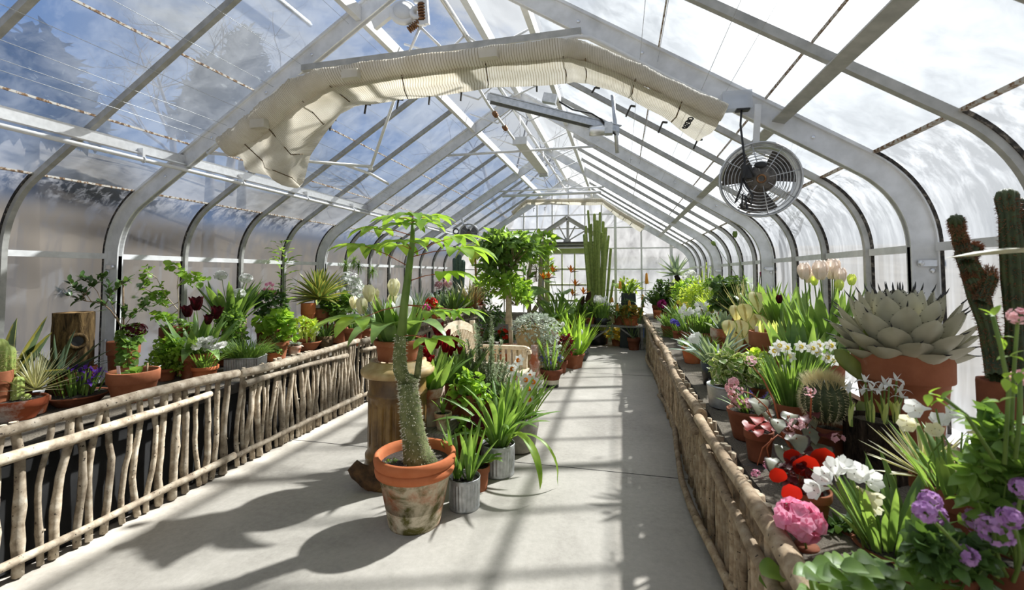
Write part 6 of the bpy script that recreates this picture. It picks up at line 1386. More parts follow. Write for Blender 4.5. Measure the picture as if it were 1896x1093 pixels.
f=MB();umbel(f,A.p(1475,785,-.12),A.m(16),26,A.m(4),70,4,.6);f.build('flower_spray',M['f_palepink'],t)
f=MB();umbel(f,A.p(1552,812,-.12),A.m(10),10,A.m(6),71,4,.6);f.build('flower_spray',M['f_palepink'],t)
s.build('leaf_stalks',M['redstem'],t)
A=At(1497,962,Z=ZB-.01);t,zs=potted(A,'potted_red_begonia','glossy dark red begonia with scarlet leaf edges in terracotta',46,34,905,'terra')
m=MB();r2=MB();gg=random.Random(72)
for u,v,w,dd in((1466,845,32,.05),(1490,862,44,0),(1518,848,44,.05),(1440,880,30,-.04),(1465,912,34,-.1),(1512,880,36,.0)): e=A.p(u,v,dd);d=V((e.x*.7,-.1,.6)).normalized();m.leaf(e-d*A.m(w)*.5,d,A.m(w)*1.1,A.m(w),'round',.4,.1,8,up=(0,-1,.3),wav=.1)
m.build('leaves',M['redleaf'],t);mound(t,A.p(1482,885),(A.h(40),A.h(30),A.m(24)),150,A.m(17),A.m(14),'burgundy','round',73,'dark_leaves',14,.4,.5,smat='redstem')
# -- pink geranium at the near rail
A=AR(1480,.60);t,zs=potted(A,'potted_pink_geranium','bright pink geranium head leaning over the near right rail',30,24,1120,'terra_dark')
e=A.p(1476,958);m=MB()
for i in range(70):
    d=leafn(g,.2);d.y-=.3;p=e+V((d.x,d.y,d.z*.8))*A.m(36)*g.uniform(.7,1.05);flower5(m,p,d,A.m(15),5,.25,.95,i)
fo=m.build('flower_head',M['f_pink'],t);mm=MB();stemline(mm,(0,0,zs),e,.004,.02,g);mm.build('stem',M['stem'],fo)
m=MB();gg=random.Random(80)
for u,v,w in((1450,1060,46),(1430,1082,40),(1480,1078,44),(1520,1058,40),(1560,1075,44),(1500,1095,40),(1600,1062,40),(1440,1050,24),(1590,1085,40)): e=A.p(u,v,-.02+gg.uniform(-.05,.05));d=V((gg.gauss(0,.7),-.5,.3)).normalized();m.leaf(e,d,A.m(w),A.m(w)*.95,'round',.5,.12,8,up=(0,-.3,1),wav=.2)
m.build('leaves',M['mid'],t)
# -- white freesias in the near pot
A=AR(1640,.88);t,zs=potted(A,'potted_white_freesia','large near terracotta pot of white freesias and sword leaves',88,66,1012,'terra_dark')
clump(t,(-A.m(20),-A.m(10),zs),A.m(34),24,A.m(150),A.m(15),'strap',(.0,.5),(.0,.7),'tulip','leaves',81,.3,8);clump(t,(A.m(36),0,zs),A.m(24),16,A.m(165),A.m(16),'strap',(.05,.5),(.0,.7),'tulip','sword_leaves',82,.3,8)
def freesia(f,e,d,r,i):
    d=V(d).normalized();r*=.8;Mx=d.to_track_quat('Z','Y').to_matrix()
    f.lathe([(r*.10,-r*1.5),(r*.16,-r*.9),(r*.42,-r*.1)],10,e,Mx);o=d.orthogonal().normalized()
    for k in range(6):
        q=o.copy();q.rotate(Quaternion(d,k*PI/3+i));f.leaf(e+q*r*.36-d*r*.15,(d*.9+q*.6).normalized(),r*1.05,r*.85,'round',.2,.1,5,up=-q)
for i,(u,v,px_,d) in enumerate([(1512,905,24,(-.7,-.4,.1)),(1528,885,24,(-.5,-.5,.5)),(1548,870,26,(-.2,-.5,.8)),(1562,862,20,(.3,-.4,.8)),(1592,878,26,(-.5,-.6,.5)),(1608,888,26,(.3,-.8,.3)),(1614,920,22,(.4,-.6,-.2)),(1616,940,18,(.2,-.7,-.4))]):
    e=A.p(u,v,-.05+.02*(i%3));f=MB();freesia(f,e,d,A.m(px_),i);fo=f.build('freesia_flower',M['f_white' if i<6 else 'f_cream'],t);mm=MB();dv=V(d).normalized();stemline(mm,(e.x*.4,e.y*.3,zs),e-dv*A.m(px_)*1.4,.0028,.02,g);mm.build('stem',M['stem'],fo)
labelstick(t,(A.m(12),-A.m(30),zs),A.m(76),A.m(20));labelstick(t,(A.m(34),-A.m(16),zs),A.m(66),A.m(16))
# -- yellow-white callas among dry narrow leaves
A=AR(1752,1.02);t,zs=potted(A,'potted_cream_freesia','cream trumpet flowers on bending stems in the right foreground',58,44,905,'terra_dark')
for i,(u,v,px_,d) in enumerate([(1700,756,30,(-.8,-.4,.1)),(1686,784,28,(-.7,-.5,.2)),(1738,782,26,(-.2,-.6,.8)),(1733,800,24,(-.5,-.5,.6)),(1760,768,26,(.2,-.5,.6)),(1815,800,30,(.1,-.8,.3)),(1850,785,26,(.2,-.6,.5)),(1762,840,16,(0,-.6,.6))]):
    e=A.p(u,v,-.05+.03*(i%3));f=MB();freesia(f,e,d,A.m(px_)*.8,i);fo=f.build('freesia_flower',M['f_cream' if i%2 else 'f_white'],t);mm=MB();dv=V(d).normalized();stemline(mm,(e.x*.4,e.y*.3,zs),e-dv*A.m(px_)*1.4,.003,.03,g);mm.build('stem',M['stem'],fo)
clump(t,(0,0,zs),A.m(40),30,A.m(140),A.m(11),'strap',(.1,.7),(.1,1.),'tulip','leaves',83,.3,8)
A=AR(1700,1.05);t,zs=potted(A,'potted_narrow_agave','narrow dry-edged rosette leaves spreading beside the log planter',34,26,880,'terra_dark');rosette(t,(0,0,zs+.01),52,A.m(112),A.m(9),'thread',84,(.3,1.55),'lance',.3,nseg=5)
# -- shrubby mass at the right edge with lilac heads
A=AR(1850,.90);t,zs=potted(A,'potted_lilac_stock','leafy plant with lilac flower clusters in the right foreground',66,50,1040,'terra_dark')
mound(t,A.p(1868,905),(A.h(100),A.h(60),A.m(120)),560,A.m(40),A.m(30),'mid','ovate',85,'foliage',30,.2,.6,shell=.6,clusters=36)
flowers(t,A,[(1815,965),(1840,985),(1722,928),(1735,955),(1712,950),(1888,945),(1870,960),(1893,905),(1790,1030)],lambda f,e,i,g_:umbel(f,e,A.m(24 if i in(0,1,5) else 15),44,A.m(7),i),'f_lilac',zs,86,'flower_cluster',.004,.12)
flowers(t,A,[(1885,585),(1888,700)],lambda f,e,i,g_:umbel(f,e,A.m(13),26,A.m(6.5),i),'f_palepink',zs,87,'pale_cluster',.004,.05)
m=MB();gg=random.Random(88)
for (u,v) in((1745,740),(1760,760),(1790,775),(1860,700),(1870,660),(1850,625),(1840,585),(1880,730),(1890,690),(1720,730),(1850,745)): 
    for k in range(3): m.leaf(A.p(u,v,-.05+gg.uniform(-.06,.06)),leafn(gg,.4),A.m(24),A.m(14),'ovate',.5,.15,5)
m.build('upper_leaves',M['bright'],t);s=MB()
for q in(((1860,860),(1868,720),(1852,640),(1838,585)),((1840,850),(1790,770),(1745,735)),((1880,850),(1890,760),(1888,690))): s.tube([A.p(u,v,-.06) for u,v in q],.004,6)
s.build('upper_stems',M['stem'],t)
# ivy at the bottom edge
A=AR(1560,.70);A.loc.y=A.loc.y;t=thing('potted_ivy','low ivy-leaved plant at the bottom edge beside the near pot','plant',at(1620,508,X=.78).to_2d().to_3d()+V((0,-.28,ZB-.008)))
A.loc=t.location.copy();A.d=depth(A.loc);zs=pot(t,A.m(70),A.m(52),.16,'terra_dark','pot')
m=MB();gg=random.Random(90)
for i in range(150): e=A.p(gg.uniform(1500,1780),gg.uniform(1035,1120),gg.uniform(-.08,.12));m.leaf(e,V((gg.gauss(0,.7),-.4,.3)).normalized(),A.m(44),A.m(38),'ovate',.6,.12,6,up=(0,-.3,1))
m.build('leaves',M['mid'],t)
A=AR(1568,.80);t,zs=potted(A,'potted_dark_fern','low dark ferny plant between the pink geranium and the white freesias',34,26,1010,'terra_dark')
mound(t,A.p(1568,1000),(A.h(46),A.h(40),A.m(36)),240,A.m(26),A.m(15),'deep','ovate',93,'foliage',14,.3,.5,clusters=18)
A=AR(1745,.74);t,zs=potted(A,'potted_trailing_green','dark green leafy plant under the lilac flowers at the bottom right',50,38,1060,'terra_dark')
mound(t,A.p(1760,1035),(A.h(90),A.h(50),A.m(60)),320,A.m(34),A.m(26),'deep','ovate',94,'foliage',18,.3,.6,clusters=22)
# -- rust-spined tall cacti
A=AR(1846,1.40);t,zs=potted(A,'potted_rusty_cactus','tall branching cactus with rust-coloured spines at the right glass',52,40,706,'terra_dark')
m=MB();s=MB()
for pts,r0 in((((1846,700),(1842,660),(1828,600),(1812,550),(1798,500),(1785,470)),23),(((1790,485),(1780,450),(1772,425),(1770,408)),17),(((1785,480),(1800,465),(1805,458)),18),(((1815,560),(1832,520),(1830,500)),16),(((1812,545),(1800,520),(1792,505)),14)):
    q=[A.p(u,v,.03*math.sin(u)) for u,v in pts];column(m,q,[A.h(r0*.9)*(1+.12*math.sin(k*2.3)) for k in range(len(q))],8,.3);spikes(s,q,A.h(r0*.88),900,.013,int(pts[0][0]+r0),.0016,.7)
m.build('stems',M['cactusdark'],t);s.build('spines',M['rustspine'],t,'rust-coloured spines')
A=AR(1884,1.45);t,zs=potted(A,'potted_thick_cactus','thicker dark cactus column at the right edge of the frame',46,36,740,'terra_dark')
m=MB();s=MB()
for pts,r0 in((((1884,740),(1882,680),(1880,600),(1876,520),(1872,450),(1868,400),(1864,365)),24),(((1896,560),(1894,480),(1892,420),(1893,380)),22),(((1872,470),(1880,455),(1885,445)),22)):
    q=[A.p(u,v,.02*math.sin(v)) for u,v in pts];column(m,q,[A.h(r0*.9)*(1+.12*math.sin(k*2.3)) for k in range(len(q))],8,.3);spikes(s,q,A.h(r0*.88),1200,.013,int(pts[0][0]+r0),.0016,.7)
m.build('stems',M['cactusdark'],t);s.build('spines',M['rustspine'],t,'rust-coloured spines')
A=At(2060,X=1.3,Z=ZB-.008);t,zs=potted(A,'potted_long_agave','agave with one long spined leaf reaching in from the right edge',70,54,700,'terra_dark')
m=MB();b=V((0,0,zs));e=A.p(1752,478,-.02);mid=A.p(1890,468,0.)
d=(mid-b).normalized();
vs=[];uv=[];P=[b,b.lerp(mid,.35)+V((0,0,.12)),b.lerp(mid,.75)+V((0,0,.10)),mid+V((0,0,.0)),mid.lerp(e,.5),e]
for i,p in enumerate(P):
    w=A.m((20,22,24,22,16,.6)[i]);dd=(P[min(i+1,5)]-P[max(i-1,0)]).normalized();side=dd.cross(V((0,0,1))).normalized();u_=side.cross(dd)
    for k in range(5): x=k/2-1;vs.append(p+side*(x*w)+u_*(abs(x)*w*.45));uv.append((k/4,i/5))
m.add(vs,[(i*5+k,i*5+k+1,(i+1)*5+k+1,(i+1)*5+k) for i in range(5) for k in range(4)],True,uv);m.build('long_leaf',M['agavegrey'],t)
rosette(t,(0,0,zs),14,A.m(110),A.m(30),'agavegrey',95,(.1,.9),'agave',.35)
# empty saucers / small pots on the sand
A=At(1448,905,Z=ZB-.01)
# ================================================================ overhead gear
def onY(u,v,Y): return at(u,v,Y=Y)
# -- gathered shade cloth along the near truss
ST=[((412,258),(424,288),(478,322),(548,350)),((440,238),(455,268),(505,312),(562,338)),((480,205),(500,240),(540,284),(577,284)),((545,152),(562,188),(600,228),(630,208)),((600,130),(612,160),(648,186),(668,193)),((740,111),(745,140),(750,165),(755,183)),((900,91),(900,119),(903,142),(905,162)),((1040,76),(1043,106),(1048,132),(1050,152)),((1082,80),(1084,110),(1086,137),(1087,152)),((1180,120),(1176,148),(1170,172),(1165,180)),((1270,164),(1262,190),(1252,214),(1243,226)),((1347,196),(1336,222),(1318,246),(1292,262))]
def cloth(name,label,ST,Ys,seed,hooks,hy):
    g=random.Random(seed);c=onY(*ST[len(ST)//2][0],Ys[0])
    t=thing(name,label,'shade cloth',c)
    # resample
    rows=[[onY(*s[k],Ys[k])-c for s in ST] for k in range(4)]
    def smp(r,x):
        x=x*(len(r)-1);i=min(len(r)-2,int(x));return r[i].lerp(r[i+1],x-i)
    n=260
    m=MB();vs=[];uv=[];q=16
    for i in range(n+1):
        x=i/n;a=smp(rows[0],x);b=smp(rows[1],x);ce=(a+b)/2;up=(a-b);r=up.length/2;up.normalize();tan=(smp(rows[0],min(1,x+.01))-smp(rows[0],max(0,x-.01))).normalized();bk=up.cross(tan)
        if bk.y<0: bk=-bk
        for k in range(q+1):
            th=2*PI*k/q;rr=r*(1+.06*math.sin(x*90+k)+.05*g.uniform(-1,1));vs.append(ce+up*math.cos(th)*rr-bk*math.sin(th)*rr*.9);uv.append((k/q,x))
    m.add(vs,[(i*(q+1)+k,i*(q+1)+k+1,(i+1)*(q+1)+k+1,(i+1)*(q+1)+k) for i in range(n) for k in range(q)],True,uv);m.build('gathered_roll',M['cloth'],t)
    m=MB();vs=[];uv=[];q=12
    for i in range(n+1):
        x=i/n;b=smp(rows[1],x);d=smp(rows[2],x);e=smp(rows[3],x);w=max(0,1-x*7)
        for k in range(q+1):
            s=k/q;p=b.lerp(d,s*2) if s<.5 else d.lerp(e,s*2-1)
            f=math.sin(s*9+x*14)*.008+math.sin(s*17-x*31)*.005+w*.035*math.sin(s*13+x*60);vs.append(p+V((0,f,f*.6-.012*abs(math.sin(x*PI*9)))));uv.append((s,x))
    m.add(vs,[(i*(q+1)+k,i*(q+1)+k+1,(i+1)*(q+1)+k+1,(i+1)*(q+1)+k) for i in range(n) for k in range(q)],True,uv);m.build('hanging_flap',M['cloth'],t)
    for (u,v,du,dv) in hooks:
        p=onY(u,v,hy)-c;e=onY(u+du,v+dv,hy)-c;L=.011
        m=MB();m.bar(p,e,L,L);m.bar(p,p+V((.03,.02,.0)),L,L);m.build('hook',M['dark'],t,'black plastic hook')
    for i in range(1,len(ST)-1):
        m=MB();a=rows[1][i];b=rows[3][i];m.tube([a+V((0,-.01,0)),rows[2][i]+V((0,-.008,-.012)),b],.004,5);m.build('seam_cord',M['wicker'],t)
    return t
t=cloth('shade_cloth','gathered cream shade cloth slung under the near truss',ST,(2.84,2.80,3.0,3.2),3,[(580,262,-3,15),(614,222,-3,20),(678,193,-3,18),(738,184,-3,18),(796,174,-2,20),(855,167,-2,20),(994,152,0,18),(1102,162,-6,10),(1168,196,-9,20),(1227,226,-8,20),(1292,258,-8,18)],3.2)
for (u,v) in((480,230),(905,100),(650,138)):
    o=MB();p=onY(u,v,2.74)-t.location;o.box(p,(.12,.05,.06));o.build('slack_loop',M['cloth'],t)
m=MB();p=onY(1275,228,2.79)-t.location
for k in range(5): m.torus(p+V((.008*k-.02,0,.012*(k-2))),.014,.004,Matrix.Rotation(k,3,'X'),12,5)
m.build('black_tie',M['dark'],t,'black cord tie')
FS=[((948,392),(950,398),(946,402),(940,407)),((966,376),(966,381),(964,385),(962,388)),((975,370),(976,374),(976,377),(976,379)),((1040,369),(1040,373),(1040,376),(1040,379)),((1115,368),(1115,373),(1115,376),(1115,379)),((1150,392),(1148,397),(1146,400),(1143,402)),((1195,418),(1192,423),(1190,427),(1186,430))]
cloth('shade_cloth','second rolled shade cloth with black hooks across the far gable',FS,(10.7,10.66,10.75,10.85),5,[(969,374,0,6),(988,386,0,6),(1008,384,0,6),(1054,371,0,6),(1077,369,0,6),(1104,368,0,6),(1121,372,0,8),(1135,388,-4,6),(1157,402,-4,6),(1170,412,-4,6),(1190,425,-4,6)],10.72)
# -- truss pipes
def pipe(label,pts,r,mat='white',name='truss_pipe',n=10):
    pts=[V(p) for p in pts];c=pts[0].copy();m=MB();m.tube([p-c for p in pts],r,n);o=m.build(name,M[mat],loc=c);tag(o,label,'pipe');return o
a,b=onY(560,127,2.93),onY(1076,59,2.93);m=MB();c=(a+b)/2;m.bar(a-c,b-c,.035,.045);o=m.build('tie_beam',M['greybar'],loc=c);tag(o,'flat grey tie beam above the near shade cloth','beam')
pipe('white bent pipe following the near truss over the shade cloth',[onY(388,283,2.86),onY(440,235,2.86),onY(520,160,2.86),onY(540,146,2.86),onY(565,140,2.86),onY(700,121,2.86),onY(900,93,2.86),onY(1070,68,2.86),onY(1095,70,2.86),onY(1120,82,2.86),onY(1230,140,2.86),onY(1338,193,2.86)],.014)
for Y_,nm in((5.73,'second'),(8.48,'third')):
    pipe('white horizontal tie pipe at the %s deep rib'%nm,[(XC-.98,Y_,3.19),(XC+.98,Y_,3.19)],.016)
    if Y_>8: pipe('thicker white tie pipe just below the far tie pipe',[(XC-.93,Y_,3.10),(XC+.93,Y_,3.10)],.028)
pipe('white arm pipe reaching from the left rib to the hanger joint',[onY(383,283,2.96),onY(690,309,3.6)],.013)
h0=onY(742,150,3.3);h1=onY(686,312,3.6)
o=pipe('slanting white hanger pipe with a cross joint at its foot',[h0,h1],.012)
m=MB();m.sphere(h1-h0,.022,8,6);m.build('cross_joint',M['white'],o)
pipe('short white arm with a joint below the hanger pipe',[onY(640,306,3.5),onY(686,322,3.62),onY(720,341,3.75)],.012)
p0=onY(585,53,2.98);pipe('dark grey pipe running along the left roof slope',[(p0.x,Y0,p0.z),(p0.x,2.9,p0.z)],.016,'steel')
q0=at(640,0,Y=2.3)
pipe('white lengthwise purlin pipe along the left slope',[(XC-2.11,Y0,2.43),(XC-2.11,11.1,2.43)],.015,'white','purlin_pipe')
m=MB();t=thing('pipe_clamp','small clamps tying the white pipe to the bright left purlin','clamp',(XC-2.13,5,2.47))
for y in(.9,1.75,2.6,3.5,4.4,5.3,6.3,7.3):
    m=MB();m.box((0,y-5,0),(.05,.02,.09));m.torus((.02,y-5,-.04),.02,.006,Matrix.Rotation(PI/2,3,'X'),10,5);m.build('clamp',M['alu'],t)
# ridge shaft, arms
pipe('long white ridge shaft that works the roof vents',[(XC,Y0,3.62),(XC,11.1,3.62)],.022,'alu','ridge_shaft')
i=0
for y in(3.6,4.6,5.4,6.4,7.3,8.1,9.0,9.9,10.7):
    for sd in(-1,1):
        s=[V((XC,y,3.62)),V((XC+sd*.2,y,3.46)),V((XC+sd*.56,y,roofz(.56,.03)))];c=s[0].copy();m=MB();m.tube([p-c for p in s],.010,6);o=m.build('vent_opener',M['white'],loc=c);tag(o,'jointed white vent arm linking the ridge shaft to the roof vents','vent opener','vent openers along the ridge shaft')
# worm gear winder
p=onY(760,22,2.9);t=thing('vent_winder','white cast worm-gear winder at the top of the near rib','gear',p)
Mx=Matrix.Rotation(R(78),3,'X')@Matrix.Rotation(R(20),3,'Y')
m=MB();m.torus((-.035,0,.0),.05,.016,Mx,24,8);m.lathe([(.001,-.02),(.045,-.02),(.045,.02),(.001,.02)],20,(-.035,0,0),Mx);m.build('housing',M['white'],t)
m=MB();m.torus((.035,0,-.01),.026,.012,Mx,20,8);m.bar((.02,0,.05),(.075,0,.045),.02,.02);m.bar((.02,0,-.06),(.075,0,-.065),.02,.02);m.bar((.075,0,.05),(.085,0,-.07),.018,.02);m.build('bracket',M['white'],t)
m=MB();m.tube([(.056,0,.032),(.062,0,-.05)],.011,8)
for k in range(6): m.torus((.057+.001*k,0,.025-.014*k),.016,.005,None,14,5)
m.build('worm_screw',M['brass'],t,'rusty worm screw')
m=MB();m.tube([(-.005,0,-.085),(.045,0,-.055)],.012,8)
for k in range(6): m.torus((-.005+.009*k,0,-.085+.0055*k),.014,.004,Matrix.Rotation(1.0,3,'Y'),10,4)
m.build('rack_bar',M['brass'],t,'toothed rack')
t.scale=(1.5,1.5,1.5)
m=MB();m.bar((-.09,0,.02),(-.2,.02,-.03),.02,.05);m.build('mount_plate',M['white'],t)
pipe('white strut falling from the winder to the tie beam, left of its twin',[onY(778,50,2.92),onY(758,96,2.92)],.010);pipe('white strut falling from the winder to the right',[onY(778,50,2.92),onY(815,86,2.92)],.010)
# brass-coupled rod and white tube light
pipe('white control rod with rusty couplings',[onY(878,150,4.0),onY(905,195,4.3),onY(952,258,5.0)],.013)
for (u,v,Y_) in((917,212,4.42),(935,237,4.72)):
    c=onY(u,v,Y_);d=(onY(952,258,5.0)-onY(905,195,4.3)).normalized();m=MB();m.tube([-d*.03,d*.03],.026,8);o=m.build('coupling',M['brass'],loc=c);tag(o,'rusty brass coupling on the white control rod','coupling','rusty couplings')
a,b=at(963,262,Z=3.22),at(1006,318,Z=3.22);c=(a+b)/2;t=thing('strip_light','long white strip light hung below the ridge','lamp',c)
m=MB();m.bar(a-c,b-c,.14,.06);m.build('housing',M['white'],t);m=MB();m.box(a-c+V((0,-.02,0)),(.17,.04,.09));m.build('end_cap',M['white'],t);m=MB();m.box(b-c+V((0,.03,-.02)),(.14,.1,.09));m.build('connector_box',M['steel'],t)
for q in(a,b): m=MB();m.tube([q-c,q-c+V((0,0,.32))],.003,4);m.build('hanging_wire',M['steel'],t)
# steel channel with motor
a,b=onY(905,176,3.75),onY(1146,236,4.3);c=(a+b)/2;t=thing('motor_channel','grey steel channel carrying a vent motor under the ridge','motor rail',c)
m=MB();d=(b-a).normalized();m.bar(a-c,b-c,.11,.008);m.bar(a-c+V((0,-.05,-.03)),b-c+V((0,-.05,-.03)),.008,.06);m.bar(a-c+V((0,.05,-.03)),b-c+V((0,.05,-.03)),.008,.06);m.build('channel',M['steel'],t)
m=MB();m.box(onY(1018,183,4.0)-c,(.12,.06,.08),Matrix.Rotation(.25,3,'Y'));m.build('junction_box',M['steel'],t)
m=MB();m.tube([onY(1035,188,4.0)-c,onY(1060,203,4.05)-c,onY(1095,210,4.1)-c,onY(1112,220,4.15)-c,onY(1130,240,4.2)-c,onY(1140,250,4.2)-c],.008,6);m.build('motor_cable',M['dark'],t,'black motor cable')
mc=onY(1109,242,4.15)-c;Mx=Matrix.Rotation(PI/2,3,'Y')
m=MB();m.lathe([(.001,-.09),(.042,-.085),(.046,-.06),(.046,.05),(.04,.055),(.001,.055)],20,mc,Mx);m.build('motor_body',M['alu'],t);m=MB();m.box(mc+V((.085,0,.01)),(.07,.08,.1));m.build('gearbox',M['steel'],t)
m=MB();m.tube([onY(1134,176,4.25)-c,onY(1139,230,4.25)-c,onY(1143,283,4.25)-c],.018,10);m.build('drop_pipe',M['steel'],t)
# -- the circulation fans
def fan(loc,Rr,face,label,cable=True):
    t=thing('circulation_fan',label,'fan',loc);Mx=V(face).to_track_quat('Z','Y').to_matrix();dp=Rr*.62
    m=MB();m.lathe([(Rr*.93,-dp),(Rr*.97,-dp*.9),(Rr*.985,0),(Rr*.97,dp*.15)],48,(0,0,0),Mx);m.lathe([(Rr*.95,dp*.15),(Rr*.965,0),(Rr*.95,-dp*.9)],48,(0,0,0),Mx);m.build('shroud',M['alu'],t)
    m=MB()
    for k in range(10): q=.2+.085*k;m.torus(Mx@V((0,0,dp*(.5-.38*q*q))),Rr*q,.0022,Mx,36,4)
    m.torus(Mx@V((0,0,dp*.14)),Rr,.006,Mx,40,5)
    for k in range(8):
        a=k*PI/4+.2;m.tube([Mx@V((math.cos(a)*Rr*q,math.sin(a)*Rr*q,dp*(.51-.38*q*q))) for q in(.2,.5,.8,.98)],.0028,4)
    m.build('guard',M['steel'],t,'round wire guard')
    m=MB()
    for k in range(10): q=.25+.075*k;m.torus(Mx@V((0,0,-dp*.95)),Rr*q,.002,Mx,30,4)
    for k in range(6): a=k*PI/3;m.tube([Mx@V((math.cos(a)*Rr*.2,math.sin(a)*Rr*.2,-dp*.95)),Mx@V((math.cos(a)*Rr*.95,math.sin(a)*Rr*.95,-dp*.95))],.0028,4)
    m.build('rear_guard',M['alu'],t)
    m=MB();m.lathe([(.001,dp*.52),(Rr*.12,dp*.52),(Rr*.36,dp*.47),(Rr*.38,dp*.4),(Rr*.38,-dp*.05),(Rr*.3,-dp*.1),(.001,-dp*.1)],28,(0,0,0),Mx);m.build('motor',M['iron'],t,'mottled grey motor')
    m=MB();m.torus(Mx@V((0,0,dp*.53)),Rr*.1,Rr*.025,Mx,20,6);m.build('hub_ring',M['brass'],t)
    for k in range(3):
        a0=k*2*PI/3+.5;m=MB();vs=[]
        for i in range(7):
            for j in range(5):
                a=a0+(i/6-.5)*1.25;q=.34+.56*j/4;vs.append(Mx@V((math.cos(a)*Rr*q,math.sin(a)*Rr*q,-dp*(.42+.22*(i/6-.5)*2))))
        m.add(vs,[(i*5+j,i*5+j+1,(i+1)*5+j+1,(i+1)*5+j) for i in range(6) for j in range(4)]);m.build('blade',M['iron'],t)
    m=MB();m.sphere(Mx@V((0,Rr*.36,dp*.4)),Rr*.13,10,6,(1.3,.8,.8));m.build('capacitor',M['dark'],t)
    return t,Mx,dp
fc=onY(1406,333,2.80);fd=depth(fc);Rr=68*fd/F
t,Mx,dp=fan(fc,Rr,(-.12,-1,-.10),'round caged fan hanging from the right-hand near rib')
hp_=onY(1404,215,2.9)-fc
m=MB();m.bar(V((0,.05,Rr*1.0)),hp_+V((0,0,.07)),.035,.005,(0,1,0));m.box(V((0,.05,Rr*1.02)),(.06,.03,.03));m.build('hanger_strap',M['white'],t)
m=MB();m.tube([V((-.1,-.06,.03)),V((-.12,-.1,-.06)),V((-.15,-.1,-.14)),V((-.11,-.1,-.09)),V((-.12,-.1,-.17)),V((-.09,-.1,-.18)),V((-.1,-.1,-.1)),V((-.07,-.1,-.15)),V((-.06,-.09,-.1)),V((-.1,-.08,-.02))],.006,6)
bx=onY(1366,190,2.86)-fc
m.tube([V((-.1,-.08,-.02)),V((-.095,-.09,.09)),bx.lerp(V((-.095,-.09,.09)),.4),bx+V((.02,0,-.04))],.006,6);m.tube([V((-.05,-.1,.0)),V((-.08,-.1,.06)),V((-.09,-.1,.02)),V((-.1,-.1,-.02))],.005,6);m.build('power_cable',M['dark'],t,'black looping cable')
m=MB();m.box(V((-.085,-.08,.03)),(.045,.04,.07));m.build('plug',M['dark'],t)
bb=onY(1363,188,2.87);t=thing('outlet_box','clear plastic outlet box on the right rib above the near fan','box',bb);m=MB();w=25*depth(bb)/F
m.box((0,0,0),(w*2,.07,w*1.35));m.build('clear_cover',M['plastic'],t);m=MB();m.box((0,.035,0),(w*1.8,.01,w*1.2));m.build('back_plate',M['steel'],t);m=MB();m.box((w*.4,-.005,-w*.7),(w*.9,.05,.012));m.build('cable_gland',M['dark'],t)
fc=onY(868,433,8.35);Rr=18.5*depth(fc)/F;t,Mx,dp=fan(fc,Rr,(.25,-1,-.05),'smaller-looking caged fan hung on the far left rib')
m=MB();m.bar(V((-.1,0,Rr*.9)),V((-.2,.08,Rr*1.9)),.04,.006,(0,1,0));m.bar(V((-.1,0,Rr*.9)),V((0,0,Rr*.98)),.03,.006,(0,1,0));m.build('hanger_strap',M['white'],t)
m=MB();m.torus(V((-Rr*1.35,0,.05)),Rr*.28,.014,Matrix.Rotation(PI/2,3,'X'),18,6);m.tube([V((-Rr*1.35,0,.0)),V((-Rr*1.7,0,-.1)),V((-Rr*2.4,.1,-.25))],.007,5);m.build('power_cable',M['dark'],t,'coiled black cable')
# -- plant wires strung lengthwise
WI=[(0,50,1.6),(0,130,1.6),(110,0,1.9),(305,0,2.3),(365,0,2.3),(470,0,2.5),(605,0,2.7),(1195,0,2.3),(1238,0,2.3),(1372,0,2.0),(1440,0,2.0)]
for u,v,Y_ in WI:
    p=at(u,v,Y=Y_)
    o=abs(p.x-XC)
    p.z=min(p.z,roofz(o,.09)) if False else p.z
    zz=roofz(o,.085);s=zz/p.z if p.z>zz else 1
    m=MB();m.tube([(0,-3.4,0),(0,0,0),(0,8.6,0)],.0016,4);w_=m.build('support_wire',M['steel'],loc=(p.x,2.4,min(p.z,zz)));tag(w_,'thin wire strung along the roof slope','wire','thin wires along the roof')
